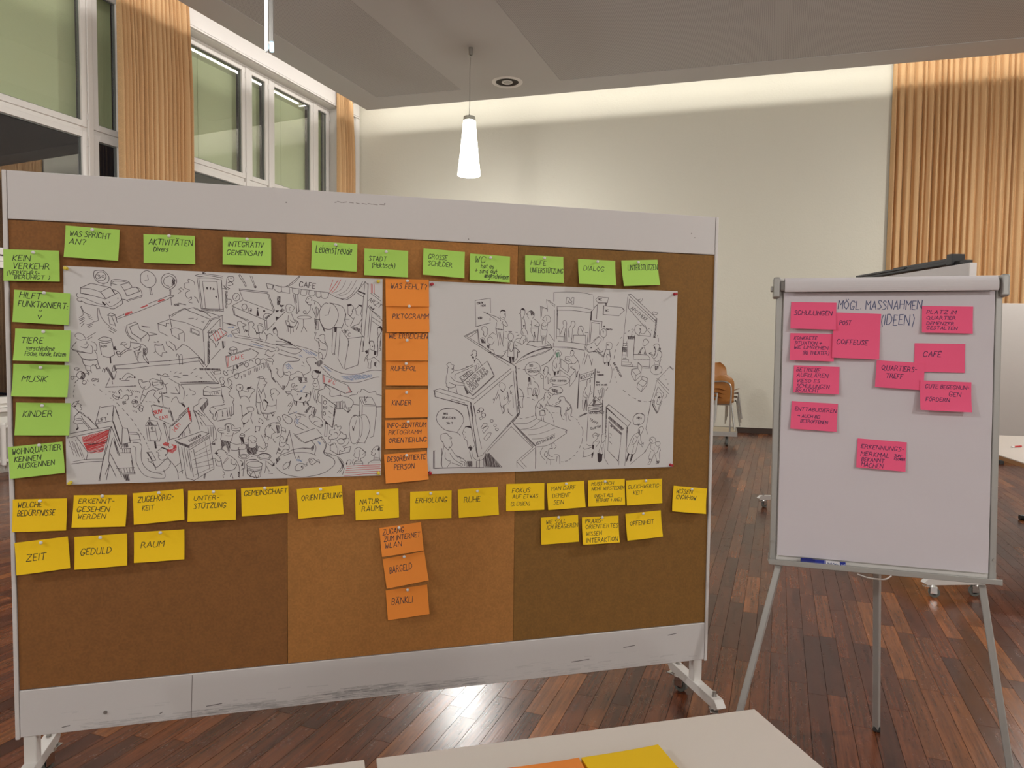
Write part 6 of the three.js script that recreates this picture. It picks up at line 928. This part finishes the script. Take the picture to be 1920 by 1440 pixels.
// ---------------------------------------------------------------- flipchart with paper pad
const FLIP_TURN = R(-16.39), TILT = R(-3.6), FLIP = V(1.2618, 0, -2.4116), PIVOT = 0.7645;
{
  const t = thing('flipchart_easel', 'grey metal flipchart easel on three thin splayed legs', 'flipchart'); t.position.copy(FLIP); t.rotation.y = FLIP_TURN;
  const lean = (m) => { m.position.set(0, PIVOT, 0); m.rotation.x = TILT; return m; };
  const X = 0.352;
  lean(obj('backing_panel', rspan(-X + 0.006, X - 0.006, -0.02, 0.985, -0.022, -0.010, 0.003), M.lacquer, t));
  for (const s of [-1, 1]) lean(obj('side_rail', rspan(s < 0 ? -X : X - 0.022, s < 0 ? -X + 0.022 : X, -0.03, 0.975, -0.026, -0.004, 0.005), M.metalGrey, t));
  lean(obj('clamp_bar', rspan(-X + 0.01, X - 0.01, 0.936, 0.972, -0.004, 0.009, 0.006), M.metalGrey, t));
  for (const s of [-1, 1]) { const c = lean(obj('clamp_end', rspan(s * X - 0.012, s * X + 0.012, 0.912, 0.985, -0.03, 0.022, 0.007), M.metalGrey, t)); if (s < 0) obj('clamp_knob', rspan(-X - 0.020, -X - 0.011, 0.935, 0.955, -0.012, 0.006, 0.004), M.metalGrey, c); }
  lean(obj('pen_tray', [rspan(-X - 0.004, X + 0.006, -0.029, -0.023, -0.024, 0.036, 0.002), rspan(-X - 0.004, X + 0.006, -0.029, -0.010, 0.032, 0.037, 0.002), rspan(-X - 0.004, X + 0.006, -0.026, 0.0, -0.026, -0.02, 0.002)], M.metalGrey, t));
  for (const [sx, sy] of [[-1, 0.045], [1, 0.045]]) { const g = cyl(0.0045, 0.0045, 0.004, 0, 0, 0, 10); g.rotateX(Math.PI / 2); g.translate(sx * (X - 0.008), sy, -0.002); lean(obj('screw', g, M.steel, t)); }
  const legs = [[V(-0.318, 0.725, -0.012), V(-0.487, 0.012, 0.11)], [V(0.315, 0.720, -0.012), V(0.406, 0.012, 0.11)], [V(0.012, 0.85, -0.10), V(0.088, 0.012, -0.365)]];
  for (const [a, b] of legs) { const l = obj('leg', bar(a, b, 0.022, 0.022), M.metalGrey, t); obj('rubber_foot', rbox(0.026, 0.022, 0.026, b.x, 0.011, b.z, 0.004), M.rubber, l); }
  obj('retaining_wire', tube([V(-0.06, 0.712, -0.03), V(-0.02, 0.700, -0.04), V(0.03, 0.697, -0.05), V(0.06, 0.70, -0.09)], 0.0028, 20, 6), M.metalWhite, t);
}
const FX = V(Math.cos(FLIP_TURN), 0, -Math.sin(FLIP_TURN));
const FZ0 = V(Math.sin(FLIP_TURN), 0, Math.cos(FLIP_TURN)), FY = V(0, Math.cos(TILT), 0).addScaledVector(FZ0, Math.sin(TILT)), FZ = new THREE.Vector3().crossVectors(FX, FY);
function onFlip(o, x, y, z, deg = 0) { o.position.copy(FLIP).setY(PIVOT).addScaledVector(FX, x).addScaledVector(FY, y).addScaledVector(FZ, z); o.rotation.order = 'YXZ'; o.rotation.set(TILT, FLIP_TURN, R(deg)); return o; }
{
  const [cv, c] = canvas(1024, 1536); c.fillStyle = 'rgb(220,213,219)'; c.fillRect(0, 0, 1024, 1536);
  const px = (x) => x / 0.653 * 1024, py = (y) => (1 - y / 0.975) * 1536;
  pen(c, 'rgb(70,78,118)', 3.6); strokeText(c, 'MÖGL. MASSNAHMEN', px(0.178), py(0.872), 46, px(0.262), 1.2, 0.12); strokeText(c, '(IDEEN)', px(0.312), py(0.818), 56, px(0.105), 1.2, 0.12);
  const t = thing('paper_pad', 'white flipchart paper pad headed MÖGL. MASSNAHMEN (IDEEN)', 'paper pad'); onFlip(t, 0, 0, 0);
  const g = new THREE.BoxGeometry(0.653, 0.93, 0.005, 16, 28, 1); g.translate(0, 0.465, 0.0008); { const p = g.attributes.position; for (let i = 0; i < p.count; i++) if (p.getZ(i) > 0.001) { const x = p.getX(i), y = p.getY(i); p.setZ(i, p.getZ(i) + 0.0011 * Math.sin(y * 19 + x * 3) * Math.sin(x * 8 + 1) + 0.0008 * Math.sin(y * 47 + x * 9)); } }
  uvPlanar(g, 0, 1); { const u = g.attributes.uv; for (let i = 0; i < u.count; i++) u.setXY(i, u.getX(i) / 0.653 + 0.5, u.getY(i) / 0.975); } g.computeVertexNormals();
  obj('top_sheet', g, std([1, 1, 1], 0.85, { map: ctex(cv) }), t);
  const prof = []; for (let i = 0; i <= 14; i++) { const a = -0.55 + (i / 14) * 2.9; prof.push(new THREE.Vector2(0.013 + 0.026 * Math.cos(a), 0.947 + 0.033 * Math.sin(a))); }
  const inner = prof.slice().reverse().map((p) => new THREE.Vector2(p.x - 0.0015, p.y - 0.0008)); const sh = new THREE.Shape([...prof, ...inner]);
  const e = new THREE.ExtrudeGeometry(sh, { depth: 0.653, bevelEnabled: false }); e.rotateY(-Math.PI / 2); e.translate(0.3265, 0, 0); 
  obj('folded_sheet', e, M.paper, t);
}
FLIP_NOTES.forEach(([col, text, x, y, w, h, deg, pin, lines], i) => {
  const uv = noteCell(col, lines), over = text === 'COIFFEUSE' ? 0.0075 : text === 'GUTE BEGEGNUNGEN FÖRDERN' ? 0.0135 : text === 'CAFÉ' ? 0.0005 : text === 'QUARTIERSTREFF' ? 0.0075 : ['SCHULUNGEN', 'KONKRETE SITUATION'].includes(text) ? 0.0012 : 0.0025;
  const o = tag(obj('sticky_note', noteSheet(uv, w, h, text === 'POST' ? 0.0035 : text === 'CAFÉ' ? 0.005 : text === 'QUARTIERSTREFF' ? 0.006 : over > 0.002 && over < 0.004 ? rr(0.010, 0.016) : rr(0.012, 0.022), rr(-0.012, 0.008), 0.0055 + over), noteMat), `pink sticky note lettered ${text} on the flipchart`, 'sticky note', 'pink notes on the flipchart');
  onFlip(o, x - 0.3265, y, 0, deg);
});
noteMat.map = ctex(noteCanvas);
{
  const [cv, c] = canvas(512, 64); c.fillStyle = 'rgb(38,52,150)'; c.fillRect(0, 0, 512, 64); c.fillStyle = 'rgb(225,225,230)'; c.fillRect(205, 8, 165, 46); c.fillRect(190, 0, 4, 64); c.fillRect(455, 0, 4, 64); pen(c, 'rgb(60,70,120)', 4); c.beginPath(); for (let x = 218; x < 356; x += 9) c.lineTo(x, 31 + rr(-9, 9)); c.stroke(); pen(c, 'rgb(190,195,220)', 3); c.beginPath(); for (let x = 385; x < 445; x += 8) c.lineTo(x, 31 + rr(-5, 5)); c.stroke();
  const t = thing('marker_pen', 'blue felt marker with white label lying in the flipchart tray', 'marker'); onFlip(t, -0.176, -0.0115, 0.019);
  const b = new THREE.CylinderGeometry(0.0105, 0.0105, 0.098, 22, 1, false); b.rotateZ(Math.PI / 2); { const p = b.attributes.position, u = b.attributes.uv; for (let i = 0; i < p.count; i++) u.setXY(i, (p.getX(i) + 0.0685) / 0.137, 0.5 + p.getY(i) / 0.021 * 0.5); } b.translate(0.02, 0, 0);
  obj('barrel', b, std([1, 1, 1], 0.35, { map: ctex(cv) }), t);
  const k = cyl(0.0112, 0.0112, 0.045, 0, 0, 0, 22); k.rotateZ(Math.PI / 2); k.translate(-0.051, 0, 0); obj('cap', [k, rspan(-0.073, -0.035, 0.009, 0.0125, -0.003, 0.003, 0.001)], std([0.012, 0.02, 0.20], 0.35), t);
}

// ---------------------------------------------------------------- second mobile board seen nearly end-on behind the flipchart
{
  const b2 = pinboard('white mobile board seen end-on behind the flipchart', false);
  const dir = V(-0.072, 0, -0.9974), turn = Math.atan2(-dir.z, dir.x);          // its long way runs away from the camera
  b2.rotation.y = turn; b2.position.set(2.742, 0, -4.262).addScaledVector(dir, BW / 2);
  b2.children.filter((c) => c.name === 'pin_panel').forEach((c) => { c.material = M.boardWhite; });
  const t = thing('cable_bar', 'long black bar with cable loops lying on top of the rear white board', 'equipment bar'); t.rotation.y = turn; t.position.set(2.742, 0, -4.262);
  obj('bar_body', [rspan(0.20, 1.40, 2.030, 2.052, -0.045, 0.02, 0.004), rspan(0.16, 0.78, 2.048, 2.072, -0.03, 0.03, 0.004), rspan(0.62, 1.22, 2.046, 2.062, -0.05, 0.0, 0.004)], M.black, t);
  obj('end_plate', [rspan(0.15, 0.20, 2.024, 2.092, -0.05, 0.035, 0.003), rspan(0.06, 0.17, 2.024, 2.046, -0.03, 0.02, 0.003)], M.black, t);
  obj('plug', [rspan(0.66, 0.70, 2.036, 2.05, 0.030, 0.05, 0.002), rspan(0.73, 0.76, 2.036, 2.05, 0.030, 0.05, 0.002), rspan(0.42, 0.45, 2.025, 2.05, 0.03, 0.044, 0.002)], M.chrome, t);
  obj('cable', tube([V(0.44, 2.03, 0.04), V(0.40, 2.0, 0.055), V(0.46, 1.972, 0.06), V(0.56, 1.985, 0.055), V(0.66, 2.035, 0.04)], 0.005, 28, 6), M.black, t);
  obj('cable', tube([V(0.74, 2.035, 0.04), V(0.80, 2.0, 0.05), V(0.82, 1.96, 0.05)], 0.004, 16, 6), M.black, t);
}
// ---------------------------------------------------------------- tables
function table(label, x, z, turn, w, d, category, feet) {
  const t = thing('table', label, 'table', feet ? undefined : 'white tables in the foreground'); t.position.set(x, 0, z); t.rotation.y = turn;      // origin at one corner, w along +x, d along +z
  obj('table_top', rspan(0.002, w - 0.002, 0.732, 0.74, 0.002, d - 0.002, 0.002), M.laminate, t);
  obj('edge_band', [span(0.0035, w - 0.0035, 0.705, 0.7318, 0.0035, d - 0.0035)], M.beech, t);
  if (feet) for (const [x0, x1] of [[0.10, 0.47], [0.70, 1.07]]) for (const fz of [0.13, d - 0.13]) { const m = (x0 + x1) / 2; obj('leg', [rod(V(m, 0.03, fz), V(m, 0.704, fz), 0.02, 16)], M.chrome, t); const f = obj('foot', rod(V(x0 + 0.05, 0.024, fz), V(x1 - 0.05, 0.024, fz), 0.02, 14), M.chrome, t); for (const q of [x0, x1 - 0.055]) obj('foot_cap', rod(V(q, 0.024, fz), V(q + 0.055, 0.024, fz), 0.024, 14), M.black, f); }
  else for (const [a, b] of [[0.05, 0.05], [w - 0.05, 0.05], [0.05, d - 0.05], [w - 0.05, d - 0.05]]) obj('leg', rod(V(a, 0.0, b), V(a, 0.704, b), 0.016, 14), M.chrome, t);
  return t;
}
{
  // corner nearest the board and its edge running to the left, 0.78 m tables side by side
  const a = Math.atan2(-0.196, 0.758);                                         // turn of the long edge
  const e = V(0.9682, 0, -0.2503), c = V(0.517, 0, -1.461);
  const p = c.clone().addScaledVector(e, -0.783); table('white table with orange and yellow pads on it', p.x, p.z, R(14.5), 0.783, 1.6);
  const q = p.clone().addScaledVector(e, -0.797).add(V(-0.001, 0, 0.010)); table('white table with bare corner beside the table with pads', q.x, q.z, R(15.2), 0.783, 1.6);
}
function pad(label, x, z, turn, rgb, h) {
  const t = thing('note_pad', label, 'note pad', 'note pads on the white table'); t.position.set(x, 0.7402, z); t.rotation.y = turn;
  obj('sheets', rspan(0, 0.152, 0, h, 0, 0.101, 0.0006), std(rgb, 0.8), t); obj('top_sheet', (() => { const g = new THREE.BoxGeometry(0.152, 0.0006, 0.101, 8, 1, 6), p = g.attributes.position; g.translate(0.076, h + 0.0008, 0.0505); for (let i = 0; i < p.count; i++) p.setY(i, p.getY(i) + 0.003 * Math.pow(p.getX(i) / 0.152, 3)); g.computeVertexNormals(); return g; })(), std(rgb, 0.8), t);
}
pad('orange pad of sticky notes on the white table', -0.020, -1.214, R(13), [0.95, 0.30, 0.05], 0.010);
pad('yellow pad of sticky notes on the white table', 0.133, -1.250, R(15.5), [0.95, 0.60, 0.006], 0.012);
{
  // far table at the right edge
  table('white table with brown edge in front of the pale partition', 3.895, -6.60, R(-12.5), 1.2, 1.85, 'table', true);
  const m = thing('red_pen', 'small red pen lying on the far white table', 'pen'); m.position.set(4.03, 0.7475, -5.66); m.rotation.y = R(25);
  const g = cyl(0.007, 0.007, 0.10, 0, 0, 0, 12); g.rotateZ(Math.PI / 2); obj('barrel', g, std([0.55, 0.02, 0.02], 0.4), m); const k = cyl(0.0075, 0.0075, 0.03, 0, 0, 0, 12); k.rotateZ(Math.PI / 2); k.translate(-0.06, 0, 0); obj('cap', k, M.pinHead, m);
}
{
  const t = thing('partition_panel', 'pale free-standing partition panel in front of the long curtain', 'partition'); t.position.set(6.33, 0, -9.6); t.rotation.y = R(-1);
  obj('panel', rspan(0, 2.4, 0.05, 2.15, -0.03, 0.03, 0.006), std([0.52, 0.48, 0.45], 0.6), t); obj('foot', [rspan(0.2, 0.26, 0, 0.05, -0.11, 0.11, 0.004), rspan(2.1, 2.16, 0, 0.05, -0.11, 0.11, 0.004)], M.rubber, t);
}
// ---------------------------------------------------------------- trolley with stacked shell chairs by the back wall
{
  const turn = R(-16), at = V(3.22, 0, -11.40);
  const tr = thing('chair_trolley', 'flat wooden trolley on castors carrying stacked chairs', 'trolley'); tr.position.copy(at); tr.rotation.y = turn;
  obj('deck', rspan(-0.36, 0.36, 0.165, 0.215, -0.38, 0.38, 0.004), M.beechPale = std([0.50, 0.42, 0.30], 0.5), tr);
  obj('rim', [rspan(-0.37, 0.37, 0.15, 0.222, 0.38, 0.392, 0.003), rspan(0.36, 0.372, 0.15, 0.222, -0.38, 0.38, 0.003)], M.metalGrey, tr);
  obj('push_handle', [tube([V(0.26, 0.21, 0.36), V(0.26, 0.6, 0.36), V(0.25, 0.94, 0.355), V(0.18, 0.99, 0.35), V(0.0, 0.99, 0.35), V(-0.18, 0.99, 0.35), V(-0.25, 0.94, 0.355), V(-0.26, 0.6, 0.36), V(-0.26, 0.21, 0.36)], 0.013, 60, 8)], M.steel, tr);
  for (const [x, z] of [[-0.28, -0.3], [0.22, -0.3], [-0.28, 0.3], [0.22, 0.3]]) { const c = new THREE.Group(); c.name = 'castor'; c.position.set(x, 0, z); tr.add(c); const w = cyl(0.055, 0.055, 0.03, 0, 0.055, 0, 24); w.translate(0, -0.055, 0); w.rotateZ(Math.PI / 2); w.translate(0, 0.055, 0); obj('wheel', w, M.rubberGrey, c); obj('fork', [rspan(-0.026, -0.018, 0.045, 0.16, -0.02, 0.02, 0.002), rspan(0.018, 0.026, 0.045, 0.16, -0.02, 0.02, 0.002)], M.steel, c); }
  const shell = (() => { const nx = 16, ny = 20, pos = [], idx = [];                     // moulded plywood seat running up into a rounded back, seen from behind
    const prof = (v) => v < 0.5 ? [0.20 - 0.40 * (v / 0.5), 0.0 + 0.02 * Math.cos(v * 9)] : [-0.20 - 0.07 * Math.sin((v - 0.5) * Math.PI) - 0.05 * (v - 0.5), 0.02 + 0.42 * (v - 0.5) / 0.5 * (0.75 + 0.25 * (v - 0.5) / 0.5)];
    for (const b of [0, 1]) { const b0 = pos.length / 3; for (let j = 0; j <= ny; j++) { const v = j / ny, [z, y] = prof(v), half = 0.215 * (v > 0.86 ? Math.sqrt(Math.max(0.02, 1 - Math.pow((v - 0.86) / 0.16, 2))) : v < 0.1 ? 0.86 + 1.4 * v : 1); for (let i = 0; i <= nx; i++) { const u = i / nx * 2 - 1; pos.push(u * half, y + 0.035 * u * u * (v < 0.5 ? 1 : 0.3) - b * 0.008 * (v < 0.5 ? 1 : 0), z + 0.05 * u * u * (v > 0.5 ? 1 : 0) - b * 0.008 * (v < 0.5 ? 0 : 1)); } }
      for (let j = 0; j < ny; j++) for (let i = 0; i < nx; i++) { const c = b0 + j * (nx + 1) + i, d = c + nx + 1; b ? idx.push(c, c + 1, d, c + 1, d + 1, d) : idx.push(c, d, c + 1, c + 1, d, d + 1); } }
    const g = new THREE.BufferGeometry(); g.setAttribute('position', new THREE.Float32BufferAttribute(pos, 3)); g.setIndex(idx); g.computeVertexNormals(); return g; })();
  M.ply = std([0.46, 0.20, 0.055], 0.35);
  const words = ['lowest', 'second', 'third', 'fourth', 'topmost']; let y = 0.222;
  const first = thing('shell_chair', '', 'chair');
  obj('shell', (() => { const g = shell.clone(); g.translate(0, 0.43, 0); return g; })(), M.ply, first);
  for (const s of [-1, 1]) { obj('leg', rod(V(s * 0.19, 0.40, 0.16), V(s * 0.235, 0.0, 0.20), 0.011, 10), M.steel, first); obj('leg', rod(V(s * 0.19, 0.40, -0.13), V(s * 0.24, 0.0, -0.22), 0.011, 10), M.steel, first); obj('side_rail', rod(V(s * 0.19, 0.40, 0.16), V(s * 0.19, 0.40, -0.13), 0.011, 10), M.steel, first); }
  obj('cross_bar', [rod(V(-0.19, 0.40, -0.1), V(0.19, 0.40, -0.1), 0.01, 8), rod(V(-0.19, 0.40, 0.12), V(0.19, 0.40, 0.12), 0.01, 8)], M.steel, first);
  for (let i = 0; i < 4; i++) { const c = i ? first.clone() : first; if (i) { c.name = numbered('shell_chair'); scene.add(c); } tag(c, `brown moulded shell chair, ${['lowest', 'second from below', 'third from below', 'topmost'][i]} in the trolley stack`, 'chair', 'stacked chairs on the trolley'); c.position.copy(at).add(V(0.10 + 0.007 * i, 0, 0.024 * i)).setY(0.2165 + i * 0.062); c.rotation.y = turn + Math.PI; }
}
// ---------------------------------------------------------------- radiator under the near window
{
  const t = thing('radiator', 'white ribbed radiator under the window left of the pinboard', 'radiator'); t.position.copy(CORNER); t.rotation.y = LEFT_TURN;
  for (let i = 0; i < 34; i++) { const x = -9.2 + i * 0.1; obj('radiator_rib', rspan(x - 0.024, x + 0.024, 0.10, 0.58, 0.08, 0.19, 0.02), M.frameWhite, t); }
  obj('header_pipe', [rod(V(-9.22, 0.15, 0.135), V(-5.88, 0.15, 0.135), 0.02, 10), rod(V(-9.22, 0.53, 0.135), V(-5.88, 0.53, 0.135), 0.02, 10)], M.frameWhite, t);
  obj('wall_bracket', [span(-8.6, -8.56, 0.3, 0.34, 0.004, 0.1), span(-6.4, -6.36, 0.3, 0.34, 0.004, 0.1)], M.metalWhite, t);
  obj('support_foot', [span(-8.62, -8.58, 0.0, 0.12, 0.11, 0.15), span(-6.42, -6.38, 0.0, 0.12, 0.11, 0.15)], M.metalWhite, t);
}
scene.traverse((o) => { if (o.isMesh) { o.castShadow = true; o.receiveShadow = true; } });
renderer.render(scene, camera);
